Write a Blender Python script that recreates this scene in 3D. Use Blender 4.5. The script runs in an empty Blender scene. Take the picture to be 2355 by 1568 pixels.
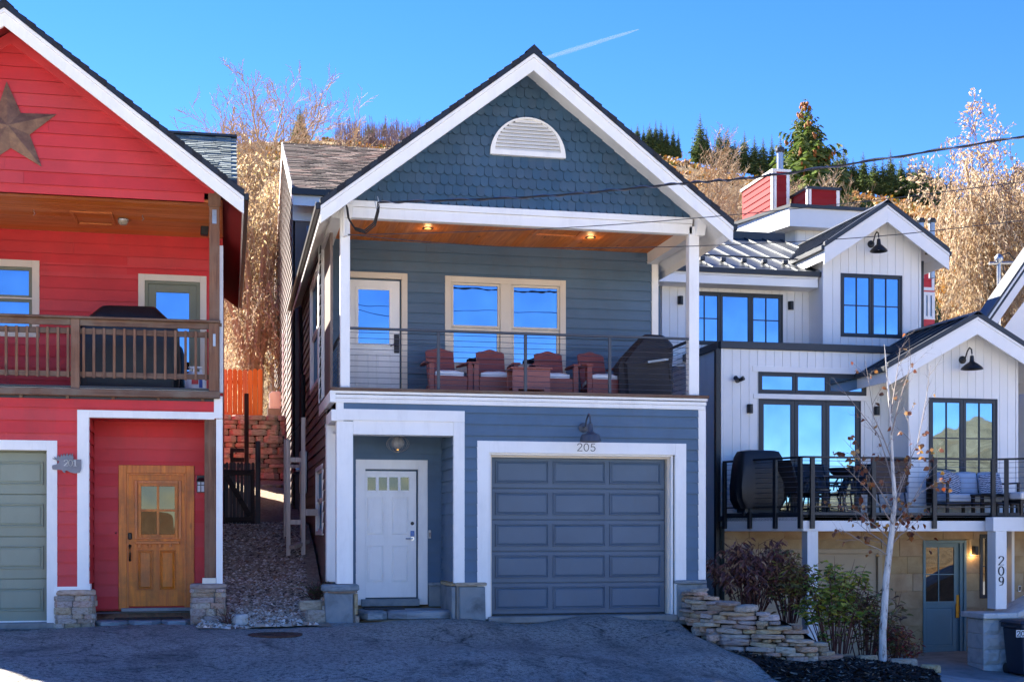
import bpy, bmesh, math, random
from mathutils import Vector, Matrix, noise as mnoise
scene = bpy.context.scene
COL = scene.collection
R = math.radians

# ------------------------------------------------------------------ camera, sky, sun, exposure
FPX, CX, HY, EZ = 3040.0, 1177.5, 1222.0, 1.225        # focal length and horizon measured on the photograph
TT = (CX - 525.0) / FPX                                 # tangent of the camera's yaw against the facades
TH = math.atan(TT); CT, ST = math.cos(TH), math.sin(TH)
cam_data = bpy.data.cameras.new("camera")
cam = bpy.data.objects.new("camera", cam_data); COL.objects.link(cam)
cam.location = (0, 0, EZ); cam.rotation_euler = (R(90), 0, -TH)
cam_data.sensor_width = 36.0; cam_data.lens = FPX / 2355.0 * 36.0
cam_data.shift_y = (HY - 784.0) / 2355.0
cam_data.clip_start = 0.05; cam_data.clip_end = 20000
scene.camera = cam

SUN_AZ, SUN_EL = R(-37.5), R(36.0)      # azimuth from +Y towards +X, elevation
SUN_DIR = Vector((math.sin(SUN_AZ) * math.cos(SUN_EL), math.cos(SUN_AZ) * math.cos(SUN_EL), math.sin(SUN_EL)))
world = bpy.data.worlds.new("World"); scene.world = world; world.use_nodes = True
wn, wl = world.node_tree.nodes, world.node_tree.links
wn.clear()
wo = wn.new("ShaderNodeOutputWorld"); wb = wn.new("ShaderNodeBackground"); ws = wn.new("ShaderNodeTexSky")
ws.sky_type = 'NISHITA'; ws.sun_disc = False; ws.sun_elevation = SUN_EL; ws.sun_rotation = SUN_AZ
ws.altitude = 2100; ws.air_density = 1.0; ws.dust_density = 0.0; ws.ozone_density = 3.0
wh = wn.new("ShaderNodeHueSaturation"); wh.inputs['Saturation'].default_value = 1.31; wh.inputs['Hue'].default_value = 0.517
wl.new(ws.outputs[0], wh.inputs['Color']); wl.new(wh.outputs[0], wb.inputs['Color'])
wb.inputs['Strength'].default_value = 0.064
wl.new(wb.outputs[0], wo.inputs['Surface'])
sun_l = bpy.data.lights.new("sun", 'SUN'); sun = bpy.data.objects.new("sun", sun_l); COL.objects.link(sun)
sun_l.energy = 5.0; sun_l.angle = R(0.53); sun_l.color = (1.0, 0.93, 0.82)
sun.rotation_euler = SUN_DIR.to_track_quat('Z', 'Y').to_euler()
scene.view_settings.view_transform = 'Standard'; scene.view_settings.look = 'None'
scene.view_settings.gamma = 1.0; scene.view_settings.use_curve_mapping = False
scene.view_settings.exposure = 2.46
scene.render.engine = 'CYCLES'
scene.cycles.max_bounces = 8; scene.cycles.diffuse_bounces = 4; scene.cycles.glossy_bounces = 3
scene.cycles.transparent_max_bounces = 12
scene.cycles.use_denoising = True
scene.cycles.caustics_reflective = False; scene.cycles.caustics_refractive = False

# ------------------------------------------------------------------ measuring: photograph pixel + depth plane -> metres
def tanx(px):
    a = (px - CX) / FPX
    return (TT + a) / (1 - TT * a)
def X(px, Y): return Y * tanx(px)
def dep(px, Y): return Y * CT + X(px, Y) * ST
def Z(px, py, Y): return EZ + (HY - py) / FPX * dep(px, Y)
def P(px, py, Y): return Vector((X(px, Y), Y, Z(px, py, Y)))
def YX(px, xc): return xc / tanx(px)

# ------------------------------------------------------------------ mesh helpers
WPOS = {}
def link(o, parent=None):
    COL.objects.link(o)
    if parent is not None: o.parent = parent
    return o
def thing(name, label, cat, loc=(0, 0, 0), group=None, kind=None):
    o = bpy.data.objects.new(name, None); o.empty_display_size = 0.2
    COL.objects.link(o); o.location = loc; WPOS[o] = Vector(loc)
    o["label"] = label; o["category"] = cat
    if group: o["group"] = group
    return o
def tag(o, label=None, cat=None, group=None, kind=None):
    if label: o["label"] = label
    if cat: o["category"] = cat
    if group: o["group"] = group
    if kind: o["kind"] = kind
    return o

class MB:
    def __init__(self): self.v = []; self.f = []; self.m = []
    def add(self, verts, faces, mi=0):
        b = len(self.v); self.v += [tuple(p) for p in verts]
        self.f += [[b + i for i in fc] for fc in faces]; self.m += [mi] * len(faces)
        return self
    def box(self, x0, x1, y0, y1, z0, z1, mi=0):
        v = [(x0,y0,z0),(x1,y0,z0),(x1,y1,z0),(x0,y1,z0),(x0,y0,z1),(x1,y0,z1),(x1,y1,z1),(x0,y1,z1)]
        return self.hexa(v, mi)
    def hexa(self, v, mi=0):
        return self.add(v, [(0,3,2,1),(4,5,6,7),(0,1,5,4),(1,2,6,5),(2,3,7,6),(3,0,4,7)], mi)
    def prism(self, poly, y0, y1, mi=0, fr=None):
        """poly of (x,z) extruded from y0 to y1 (fr maps (u,w,v) to xyz)"""
        n = len(poly); fr = fr or (lambda u, w, v: (u, w, v))
        v = [fr(x, y0, z) for x, z in poly] + [fr(x, y1, z) for x, z in poly]
        f = [list(range(n)), list(range(2*n-1, n-1, -1))] + [(i, i+n, (i+1) % n + n, (i+1) % n) for i in range(n)]
        return self.add(v, f, mi)
    def loft(self, rings, cap=True, mi=0, closed=True):
        n = len(rings[0]); v = [p for r in rings for p in r]; f = []
        for k in range(len(rings)-1):
            for i in range(n if closed else n-1):
                j = (i+1) % n
                f.append((k*n+i, k*n+j, (k+1)*n+j, (k+1)*n+i))
        if cap and closed: f += [list(range(n-1, -1, -1)), [(len(rings)-1)*n+i for i in range(n)]]
        return self.add(v, f, mi)
    def tube(self, pts, r, n=6, mi=0, cap=True):
        pts = [Vector(p) for p in pts]; rs = r if isinstance(r, (list, tuple)) else [r]*len(pts)
        rings = []; ref = None
        for i, p in enumerate(pts):
            d = (pts[min(i+1, len(pts)-1)] - pts[max(i-1, 0)])
            if d.length < 1e-9: d = Vector((0,0,1))
            d.normalize()
            if ref is None:
                ref = Vector((0,0,1)) if abs(d.z) < 0.9 else Vector((1,0,0))
            a = d.cross(ref)
            if a.length < 1e-6: a = d.cross(Vector((0.3,0.9,0.1)))
            a.normalize(); b = d.cross(a)
            ref = b.cross(d) * -1 if False else ref
            rings.append([p + (a*math.cos(2*math.pi*k/n) + b*math.sin(2*math.pi*k/n))*rs[i] for k in range(n)])
        return self.loft(rings, cap, mi)
    def bar(self, p, q, w, h, mi=0):
        """rectangular bar between two points, w horizontal, h vertical-ish"""
        p, q = Vector(p), Vector(q); d = (q-p).normalized()
        up = Vector((0,0,1)) if abs(d.z) < 0.95 else Vector((0,1,0))
        a = d.cross(up).normalized()*w/2; b = a.cross(d).normalized()*h/2
        r = lambda c: [c-a-b, c+a-b, c+a+b, c-a+b]
        return self.loft([r(p), r(q)], True, mi)
    def lathe(self, prof, c=(0,0,0), n=16, mi=0, cap=True, ax='z'):
        rings = []
        for r, z in prof:
            ring = []
            for k in range(n):
                t = 2*math.pi*k/n; x, y = r*math.cos(t), r*math.sin(t)
                ring.append((c[0]+x, c[1]+y, c[2]+z) if ax == 'z' else (c[0]+x, c[1]+z, c[2]+y) if ax == 'y' else (c[0]+z, c[1]+x, c[2]+y))
            rings.append(ring)
        return self.loft(rings, cap, mi)
    def build(self, name, mat, parent=None, bevel=0, smooth=False, recalc=True, segs=1):
        if not self.v: return None
        xs = list(zip(*self.v))
        c = Vector([(min(a)+max(a))/2 for a in xs])
        me = bpy.data.meshes.new(name)
        me.from_pydata([(p[0]-c.x, p[1]-c.y, p[2]-c.z) for p in self.v], [], self.f)
        if recalc and len(self.f) < 60000:
            bm = bmesh.new(); bm.from_mesh(me); bmesh.ops.recalc_face_normals(bm, faces=bm.faces); bm.to_mesh(me); bm.free()
        mats = mat if isinstance(mat, (list, tuple)) else [mat]
        for m in mats: me.materials.append(m)
        if len(mats) > 1: me.polygons.foreach_set("material_index", self.m)
        if smooth: me.polygons.foreach_set("use_smooth", [True]*len(me.polygons))
        o = bpy.data.objects.new(name, me)
        link(o, parent)
        o.location = c - (WPOS.get(parent, Vector((0,0,0))) if parent is not None else Vector((0,0,0)))
        WPOS[o] = c
        if smooth is True and len(me.polygons) < 20000:
            try: me.set_sharp_from_angle(angle=R(42))
            except Exception: pass
        if bevel:
            b = o.modifiers.new("bevel", 'BEVEL'); b.width = bevel; b.segments = segs; b.limit_method = 'ANGLE'; b.angle_limit = R(40)
        return o

def boxo(name, mat, parent, x0, x1, y0, y1, z0, z1, bevel=0.0):
    return MB().box(min(x0,x1), max(x0,x1), min(y0,y1), max(y0,y1), min(z0,z1), max(z0,z1)).build(name, mat, parent, bevel)

def copy_tree(o, parent=None):
    c = o.copy(); COL.objects.link(c); c.parent = parent
    for ch in o.children: copy_tree(ch, c)
    return c

# wall frames: (u along the wall, w outwards, v up) -> xyz
def front(y): return lambda u, w, v: (u, y - w, v)
def left(x): return lambda u, w, v: (x - w, u, v)
def slant(p, q):
    """wall from p to q (xy); outward is to the right of p->q turned towards the camera side"""
    d = Vector((q[0]-p[0], q[1]-p[1], 0)); L = d.length; d /= L; nrm = Vector((d.y, -d.x, 0))
    return (lambda u, w, v: (p[0]+d.x*u+nrm.x*w, p[1]+d.y*u+nrm.y*w, v)), L

# ------------------------------------------------------------------ materials
def lin(c): return tuple(((x/255)/12.92 if x/255 <= .04045 else ((x/255+.055)/1.055)**2.4) for x in c)
def s(r, g, b): return lin((r, g, b)) + (1.0,)
class NT:
    def __init__(self, name):
        self.mat = bpy.data.materials.new(name); self.mat.use_nodes = True
        self.t = self.mat.node_tree; self.n = self.t.nodes; self.n.clear()
        self.out = self.n.new("ShaderNodeOutputMaterial"); self.b = self.n.new("ShaderNodeBsdfPrincipled")
        self.t.links.new(self.b.outputs[0], self.out.inputs[0])
    def node(self, typ, **kw):
        x = self.n.new(typ)
        for k, v in kw.items():
            if k in x.inputs: x.inputs[k].default_value = v
            else: setattr(x, k, v)
        return x
    def link(self, a, b): self.t.links.new(a, b)
    def pos(self, scale=(1,1,1), obj=False, rand=False):
        if obj: src = self.node("ShaderNodeTexCoord").outputs['Object']
        else: src = self.node("ShaderNodeNewGeometry").outputs['Position']
        mp = self.node("ShaderNodeMapping"); mp.inputs['Scale'].default_value = scale
        if rand:
            oi = self.node("ShaderNodeObjectInfo"); ad = self.node("ShaderNodeVectorMath", operation='ADD')
            mu = self.node("ShaderNodeMath", operation='MULTIPLY'); mu.inputs[1].default_value = 37.0
            self.link(oi.outputs['Random'], mu.inputs[0]); self.link(src, ad.inputs[0]); self.link(mu.outputs[0], ad.inputs[1]); src = ad.outputs[0]
        self.link(src, mp.inputs['Vector']); return mp.outputs[0]
    def noise(self, vec, scale, detail=4, rough=.55, dist=0):
        x = self.node("ShaderNodeTexNoise"); x.inputs['Scale'].default_value = scale; x.inputs['Detail'].default_value = detail
        x.inputs['Roughness'].default_value = rough; x.inputs['Distortion'].default_value = dist
        if vec is not None: self.link(vec, x.inputs['Vector'])
        return x.outputs['Fac']
    def ramp(self, fac, stops):
        x = self.node("ShaderNodeValToRGB"); cr = x.color_ramp
        while len(cr.elements) < len(stops): cr.elements.new(0.5)
        for e, (p, c) in zip(cr.elements, stops): e.position = p; e.color = c if len(c) == 4 else tuple(c) + (1,)
        self.link(fac, x.inputs[0]); return x.outputs[0]
    def mix(self, a, b, fac, mode='MIX'):
        x = self.node("ShaderNodeMix", data_type='RGBA', blend_type=mode)
        for sock, val in ((x.inputs[0], fac), (x.inputs[6], a), (x.inputs[7], b)):
            if hasattr(val, 'is_linked') or hasattr(val, 'links'): self.link(val, sock)
            else: sock.default_value = val
        return x.outputs[2]
    def hsvrand(self, col, val=.1, sat=0.0, hue=0.0, island=False):
        h = self.node("ShaderNodeHueSaturation")
        rnd = self.node("ShaderNodeNewGeometry").outputs['Random Per Island'] if island else self.node("ShaderNodeObjectInfo").outputs['Random']
        mr = self.node("ShaderNodeMapRange"); mr.inputs[3].default_value = 1-val; mr.inputs[4].default_value = 1+val
        self.link(rnd, mr.inputs[0]); self.link(mr.outputs[0], h.inputs['Value'])
        if hue:
            wn_ = self.node("ShaderNodeTexWhiteNoise", noise_dimensions='1D'); self.link(rnd, wn_.inputs['W'])
            m2 = self.node("ShaderNodeMapRange"); m2.inputs[3].default_value = .5-hue; m2.inputs[4].default_value = .5+hue
            self.link(wn_.outputs[0], m2.inputs[0]); self.link(m2.outputs[0], h.inputs['Hue'])
        if sat:
            wn_ = self.node("ShaderNodeTexWhiteNoise", noise_dimensions='1D')
            ml = self.node("ShaderNodeMath", operation='ADD'); ml.inputs[1].default_value = 3.7; self.link(rnd, ml.inputs[0]); self.link(ml.outputs[0], wn_.inputs['W'])
            m2 = self.node("ShaderNodeMapRange"); m2.inputs[3].default_value = 1-sat; m2.inputs[4].default_value = 1+sat
            self.link(wn_.outputs[0], m2.inputs[0]); self.link(m2.outputs[0], h.inputs['Saturation'])
        self.link(col, h.inputs['Color']); return h.outputs[0]
    def bump(self, h, strength, dist=.01):
        x = self.node("ShaderNodeBump"); x.inputs['Strength'].default_value = strength; x.inputs['Distance'].default_value = dist
        self.link(h, x.inputs['Height']); self.link(x.outputs[0], self.b.inputs['Normal']); return x
    def fin(self, col, rough=.6, metal=0, spec=.5):
        if hasattr(col, 'links') or hasattr(col, 'is_linked'): self.link(col, self.b.inputs['Base Color'])
        else: self.b.inputs['Base Color'].default_value = col
        self.b.inputs['Roughness'].default_value = rough; self.b.inputs['Metallic'].default_value = metal
        self.b.inputs['Specular IOR Level'].default_value = spec
        return self.mat
def sc(c, k): return tuple(min(1, x*k) for x in c[:3]) + (1,)

def paint(name, c, rough=.5, var=.1, rnd=.03, bump=.15, dirt=0.0, grain=(1,1,1), bscale=60):
    t = NT(name); p = t.pos()
    col = t.ramp(t.noise(p, 1.7, 5, .6), [(.3, sc(c, 1-var)), (.7, sc(c, 1+var))])
    if dirt:
        d = t.ramp(t.noise(t.pos((1,1,.22)), 3.4, 9, .74), [(.50, (0,0,0,1)), (.78, (1,1,1,1))])
        m = t.node("ShaderNodeMath", operation='MULTIPLY'); m.inputs[1].default_value = dirt; t.link(d, m.inputs[0])
        col = t.mix(col, s(92, 80, 66), m.outputs[0])
    if rnd: col = t.hsvrand(col, rnd, rnd)
    t.bump(t.noise(t.pos(grain), bscale, 3), bump, .004)
    return t.fin(col, rough)
def wood(name, c0, c1, axis='x', rough=.6, sc_=9, rnd=.12, knots=True, bump=.35, weather=None):
    t = NT(name); k = {'x': (.06,1,1), 'y': (1,.06,1), 'z': (1,1,.06)}[axis]
    v = t.pos(k, obj=True, rand=True)
    n1 = t.noise(v, sc_*3, 6, .6, .6)
    col = t.ramp(n1, [(.3, c0), (.52, tuple((a+b)/2 for a, b in zip(c0, c1))), (.7, c1)])
    if knots:
        kk = {'x': (.35,1,1), 'y': (1,.35,1), 'z': (1,1,.35)}[axis]
        vo = t.node("ShaderNodeTexVoronoi"); vo.inputs['Scale'].default_value = 3.0; t.link(t.pos(kk, obj=True, rand=True), vo.inputs['Vector'])
        km = t.ramp(vo.outputs['Distance'], [(.03, (1,1,1,1)), (.09, (0,0,0,1))])
        col = t.mix(col, sc(c0, .45), km)
    if weather:
        wm = t.ramp(t.noise(t.pos(), 2.3, 6, .65), [(.45, (0,0,0,1)), (.7, (1,1,1,1))])
        col = t.mix(col, weather, wm)
    col = t.hsvrand(col, rnd, rnd*.5)
    t.bump(n1, bump, .004)
    return t.fin(col, rough)
def rock(name, cols, rough=.85, rnd=.18, scale=6, bump=.7, sat=.15, hue=.012, obj=True):
    t = NT(name); v = t.pos((1,1,1), obj=obj, rand=obj)
    n1 = t.noise(v, scale, 7, .65, .4)
    stops = [(.28 + .44*i/max(1, len(cols)-1), c) for i, c in enumerate(cols)]
    col = t.hsvrand(t.ramp(n1, stops), rnd, sat, hue)
    t.bump(t.noise(v, scale*4, 8, .7), bump, .02)
    return t.fin(col, rough, 0, .3)
def plain(name, c, rough=.5, metal=0, rnd=0, var=.06, bump=.0, spec=.5):
    t = NT(name); col = t.ramp(t.noise(t.pos(), 6, 4), [(.3, sc(c, 1-var)), (.7, sc(c, 1+var))])
    if rnd: col = t.hsvrand(col, rnd)
    if bump: t.bump(t.noise(t.pos(), 40, 4), bump, .004)
    return t.fin(col, rough, metal, spec)
def glass(name, refl=.75, tint=(.9,.95,1,1), back=(.02,.025,.03,1), wav=.09):
    t = NT(name)
    gl = t.node("ShaderNodeBsdfGlossy"); gl.inputs['Color'].default_value = tint; gl.inputs['Roughness'].default_value = .015
    df = t.node("ShaderNodeBsdfDiffuse"); df.inputs['Color'].default_value = back
    mx = t.node("ShaderNodeMixShader")
    mr = t.node("ShaderNodeMapRange"); mr.inputs[3].default_value = refl*.72; mr.inputs[4].default_value = min(1, refl*1.22); t.link(t.noise(t.pos((1,1,.6)), 1.9, 5, .6), mr.inputs[0]); t.link(mr.outputs[0], mx.inputs[0])
    bp = t.node("ShaderNodeBump"); bp.inputs['Strength'].default_value = wav; bp.inputs['Distance'].default_value = .05
    t.link(t.noise(t.pos(rand=False), 1.6, 1, .4), bp.inputs['Height']); t.link(bp.outputs[0], gl.inputs['Normal'])
    t.link(df.outputs[0], mx.inputs[1]); t.link(gl.outputs[0], mx.inputs[2]); t.link(mx.outputs[0], t.out.inputs[0])
    return t.mat
def leafmat(name, cols, rnd=.3, trans=.35, rough=.6, sat=.15, hue=.015):
    t = NT(name)
    g = t.node("ShaderNodeNewGeometry"); wn_ = t.node("ShaderNodeTexWhiteNoise", noise_dimensions='1D')
    t.link(g.outputs['Random Per Island'], wn_.inputs['W'])
    stops = [((i+.5)/len(cols), c) for i, c in enumerate(cols)]
    col = t.hsvrand(t.ramp(wn_.outputs[0], stops), rnd, sat, hue, island=True)
    t.link(col, t.b.inputs['Base Color']); t.b.inputs['Roughness'].default_value = rough; t.b.inputs['Specular IOR Level'].default_value = .25
    tr = t.node("ShaderNodeBsdfTranslucent"); t.link(col, tr.inputs['Color'])
    mx = t.node("ShaderNodeMixShader"); mx.inputs[0].default_value = trans
    t.link(t.b.outputs[0], mx.inputs[1]); t.link(tr.outputs[0], mx.inputs[2]); t.link(mx.outputs[0], t.out.inputs[0])
    return t.mat

m_white = paint("white_paint", s(241,239,234), .5, .035, .02, .15, dirt=.15)
m_whitecol = paint("white_wall_paint", s(238,237,234), .55, .03, .02, .15, dirt=.03)
m_blue = paint("slate_blue_paint", s(80,105,128), .6, .10, .03, .3, dirt=.22, grain=(.1,1,1))
m_blued = paint("deep_blue_shingle_paint", s(58,86,108), .6, .10, .08, .25, dirt=.03, grain=(1,1,.15))
m_garage = paint("garage_slate_paint", s(78,97,115), .45, .08, .02, .12, dirt=.18)
m_brownside = paint("side_brown_paint", s(116,102,96), .6, .12, .06, .25, dirt=.12, grain=(1,.1,1))
m_red = paint("red_paint", s(202,56,58), .6, .12, .025, .3, dirt=.20, grain=(.1,1,1))
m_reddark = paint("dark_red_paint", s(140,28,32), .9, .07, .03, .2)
m_cream = paint("cream_trim_paint", s(218,205,186), .5, .04, .02, .12, dirt=.10)
m_black = plain("black_metal", s(30,31,34), .42, 0, .04, .1)
m_char = plain("charcoal_cap_metal", s(44,49,56), .45, .0, .03, .1)
m_rail = plain("rail_grey_metal", s(62,66,74), .45, 0, .03)
m_cable = plain("steel_cable", s(150,150,155), .3, 1.0)
m_steel = plain("galvanized_steel", s(165,168,172), .4, .9, 0, .12)
m_oil = plain("oiled_bronze", s(38,32,30), .4, .4)
m_brass = plain("brass", s(190,140,60), .35, 1.0)
m_chrome = plain("satin_nickel", s(190,192,198), .25, 1.0)
m_green = paint("sage_green_paint", s(136,144,126), .5, .06, .02, .15, dirt=.12)
m_olive = paint("olive_door_paint", s(120,122,100), .5, .06, .02, .15)
m_cedar = wood("cedar_ceiling", s(190,98,36), s(232,142,66), 'y', .5, 7, .10, True, .15)
m_cedarx = wood("cedar_ceiling_boards", s(172,90,40), s(216,128,62), 'x', .5, 7, .10, True, .15)
m_deckwood = wood("weathered_deck_wood", s(84,58,44), s(128,94,72), 'x', .75, 8, .12, True, .5, s(120,104,88))
m_postwood = wood("weathered_post_wood", s(92,62,46), s(140,98,70), 'z', .75, 8, .10, True, .5, s(126,98,78))
m_door = wood("honey_pine_door", s(186,92,22), s(236,142,48), 'z', .45, 6, .08, True, .2, s(160,94,34))
m_doorh = wood("honey_pine_rail", s(186,92,22), s(236,142,48), 'x', .45, 6, .08, False, .2)
m_fence = wood("orange_cedar_fence", s(220,128,58), s(248,172,92), 'z', .65, 7, .14, True, .35)
m_gate = wood("old_grey_gate_wood", s(62,57,56), s(104,97,94), 'z', .85, 7, .12, True, .6)
m_rawwood = wood("pale_raw_timber", s(150,132,116), s(190,172,154), 'z', .7, 7, .06, True, .3)
m_glass = glass("window_glass", .62, (.30,.50,.74,1), (.015,.02,.03,1))
m_glassd = glass("dark_window_glass", .18, (.8,.85,.9,1), (.008,.008,.01,1))
m_glassm = glass("door_pane_glass", .10, (.80,.70,.58,1), (.012,.012,.012,1), .2)
m_stone = rock("ledge_stone", [s(112,92,78), s(168,146,126), s(192,176,160), s(150,112,92)], .9, .28, 5, .8, .45, .03)
m_stonewarm = rock("sandstone_block", [s(122,96,74), s(170,144,116), s(188,168,142)], .9, .22, 4, .8, .35, .02)
m_slab = rock("grey_flagstone", [s(98,104,108), s(132,140,144), s(148,152,150)], .75, .1, 3, .35, .1, .01)
m_limestone = rock("split_face_limestone", [s(186,184,178), s(212,210,204), s(222,218,210)], .85, .05, 6, 1.0, .05, .004)
m_tan = rock("tan_stone_veneer", [s(150,124,92), s(176,150,116), s(190,168,134)], .85, .06, 2.2, .35, .08, .006)
m_concrete = rock("concrete", [s(112,110,108), s(138,136,132), s(150,148,144)], .85, .05, 2.5, .25, .03, .003, obj=False)
# ------------------------------------------------------------------ the setting: ground, driveway, gravel, beds, hillside
rng = random.Random(7)
CP = [(-14,19.3,.05),(-10,19.4,.0),(-5,19.5,-.03),(-1,19.4,-.09),(.5,19.2,-.13),(1.3,19.3,-.10),(3,19.3,-.06),(5.5,19.3,-.04),(6.4,19.2,-.1),(6.5,18.6,-.2),
      (6.95,18.5,-.39),(7.45,18.1,-.55),(8.05,17.85,-.69),(8.75,18.0,-.70),(9.7,18.35,-.80),(10.8,18.6,-1.12),(10.6,21,-1.2),(12,20,-1.28),(14,20.5,-1.32),(12,23.6,-1.18),(9,24,-1.1),
      (0,13.5,-.42),(-8,13.5,-.34),(4,14,-.50),(7,16,-.74),(10,15,-1.2),(14,15,-1.45),(0,5,-.45),(10,5,-1.2),(-10,5,-.1),(20,15,-1.6),(20,24,-1.4),
      (3,16.5,-.28),(-3,16.5,-.22),(6,17,-.42),(-8,16.5,-.15),(0,-8,-.5),(12,-8,-1.2),(-12,-8,-.1),(8,20,-.6),(8,22,-1.0)]
ALLEY = [(18.9,-.15),(19.6,-.05),(20.4,.14),(21.6,.5),(23.0,1.0),(24.2,1.34),(26.2,1.48),(27.2,1.52),(31,2.4)]
def lerp_tab(t, x):
    if x <= t[0][0]: return t[0][1]
    for (a, b), (c, d) in zip(t, t[1:]):
        if x <= c: return b + (d-b)*(x-a)/(c-a)
    return t[-1][1]
def g(x, y):
    num = den = 0.0
    for a, b, z in CP:
        w = 1.0 / (((x-a)**2 + (y-b)**2)**1.5 + .02); num += w*z; den += w
    return num/den
def smooth(a, b, x):
    t = max(0, min(1, (x-a)/(b-a))); return t*t*(3-2*t)
SKY = [(-2500,400),(-400,380),(300,345),(700,325),(880,318),(1000,325),(1300,335),(1500,355),(1700,392),(1900,432),(2050,452),(2200,488),(2400,540),(3500,600),(9000,640)]
SKYA = [(math.atan(tanx(px)), (HY-py)/FPX) for px, py in SKY]
def hill(x, y):
    r = math.hypot(x, y); az = math.atan2(x, y)
    n = mnoise.noise(Vector((x*.02, y*.02, 3.1)))*2.2 + mnoise.noise(Vector((x*.07, y*.07, 1.7)))*.7
    if abs(az) < R(85):
        e = lerp_tab(SKYA, az) * max(.3, math.cos(az-TH))
        fade = 1 - smooth(R(60), R(85), abs(az))
        zr = EZ + e*330*fade
        if r < 330: z = 4.3 + (zr-4.3)*((r-38)/292)**1.06 if r > 38 else 4.3
        else: z = zr - (r-330)*.05
        return z*fade - .5*(1-fade) + n*smooth(45, 120, r)*fade
    k = smooth(R(85), R(120), abs(az))
    e = .016 + .085*math.exp(-((abs(az) - R(145))/R(6))**2)*(1 if az > 0 else .3) + .012*mnoise.noise(Vector((az*9, 0, 4)))
    return -.6 + k*(max(0, r-70)/400)**1.1*e*430*smooth(60, 140, r) if r < 470 else -.6 + k*e*430
def ground_z(x, y):
    r = math.hypot(x, y)
    local = g(x, y)
    if y > 18.6 and x < 6.9:
        local = local*(1-smooth(18.6, 19.6, y)) + (lerp_tab(ALLEY, y)-.03)*smooth(18.6, 19.6, y)
    if y > 19: local += smooth(31.55, 32.6, y)*(4.0-local) if y > 31.5 else 0
    t = smooth(36, 52, r)
    return local*(1-t) + hill(x, y)*t
rs = [0.01] + [1+.9*i for i in range(56)] + [52*1.06**i for i in range(54)]
NA = 300
mb = MB(); V = []; Fc = []
for r in rs:
    for k in range(NA):
        a = 2*math.pi*k/NA; x, y = r*math.sin(a), r*math.cos(a)
        V.append((x, y, ground_z(x, y) - .07))
for i in range(len(rs)-1):
    for k in range(NA):
        j = (k+1) % NA; Fc.append((i*NA+k, i*NA+j, (i+1)*NA+j, (i+1)*NA+k))
mb.add(V, Fc)
t = NT("dry_hillside_soil"); pz = t.pos()
c1 = t.ramp(t.noise(pz, .09, 8, .65), [(.3, s(112,92,64)), (.5, s(150,126,92)), (.68, s(172,148,112))])
c2 = t.ramp(t.noise(pz, .6, 6, .7), [(.5, (0,0,0,1)), (.66, (1,1,1,1))])
c1 = t.mix(c1, s(166,118,66), t.ramp(t.noise(pz, .035, 5, .6), [(.55, (0,0,0,1)), (.62, (.55,.55,.55,1))]))
c1 = t.mix(c1, s(74,66,44), c2)
t.bump(t.noise(pz, 1.3, 8, .7), .8, .5)
m_hill = t.fin(c1, .95, 0, .1)
ground = mb.build("ground", m_hill, recalc=False, smooth='all'); ground["kind"] = "structure"

# asphalt driveway and street
def xe(y): return lerp_tab([(0,30),(12.9,30),(13.6,8.6),(14.2,7.5),(15.9,7.1),(17,7.05),(18,6.95),(18.8,6.76),(19.4,6.66)], y)
t = NT("old_asphalt"); pz = t.pos()
base = t.ramp(t.noise(pz, .55, 6, .6), [(.32, s(158,152,142)), (.5, s(176,169,157)), (.68, s(192,184,171))])
fine = t.noise(pz, 75, 3, .8)
base = t.mix(base, s(66,65,66), t.ramp(fine, [(.52, (0,0,0,1)), (.60, (.9,.9,.9,1))]))
base = t.mix(base, s(168,166,160), t.ramp(t.noise(pz, 26, 3, .7), [(.62, (0,0,0,1)), (.66, (.9,.9,.9,1))]))
base = t.mix(base, s(66,65,66), t.ramp(t.noise(pz, 17, 6, .8), [(.50, (0,0,0,1)), (.58, (.85,.85,.85,1))]))
base = t.mix(base, s(168,165,160), t.ramp(t.noise(t.pos((1,.5,1)), 4.3, 6, .7), [(.52, (0,0,0,1)), (.7, (.45,.45,.45,1))]))
stain = t.ramp(t.noise(t.pos((1,.6,1)), 1.35, 9, .72, .5), [(.52, (0,0,0,1)), (.68, (.8,.8,.8,1))])
base = t.mix(base, s(58,57,58), stain)
sx_n = t.node("ShaderNodeSeparateXYZ"); t.link(pz, sx_n.inputs[0]); nzt = t.noise(pz, 1.1, 4, .6)
def mth(op, a, b=None):
    q = t.node("ShaderNodeMath", operation=op)
    for k_, v_ in enumerate((a, b)):
        if v_ is None: continue
        if hasattr(v_, 'links'): t.link(v_, q.inputs[k_])
        else: q.inputs[k_].default_value = v_
    return q.outputs[0]
xw = mth('ADD', sx_n.outputs[0], mth('MULTIPLY', nzt, .5))
for cx_ in (3.95, 5.45):
    tm = mth('SUBTRACT', 1.0, mth('DIVIDE', mth('ABSOLUTE', mth('SUBTRACT', xw, cx_)), .30)); tm = mth('MAXIMUM', tm, 0.0)
    tm = mth('MULTIPLY', mth('MULTIPLY', tm, t.ramp(t.noise(t.pos((1,.3,1)), 2.2, 6, .7), [(.40, (0,0,0,1)), (.62, (1,1,1,1))])), .55)
    base = t.mix(base, s(62,60,60), tm)
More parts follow.
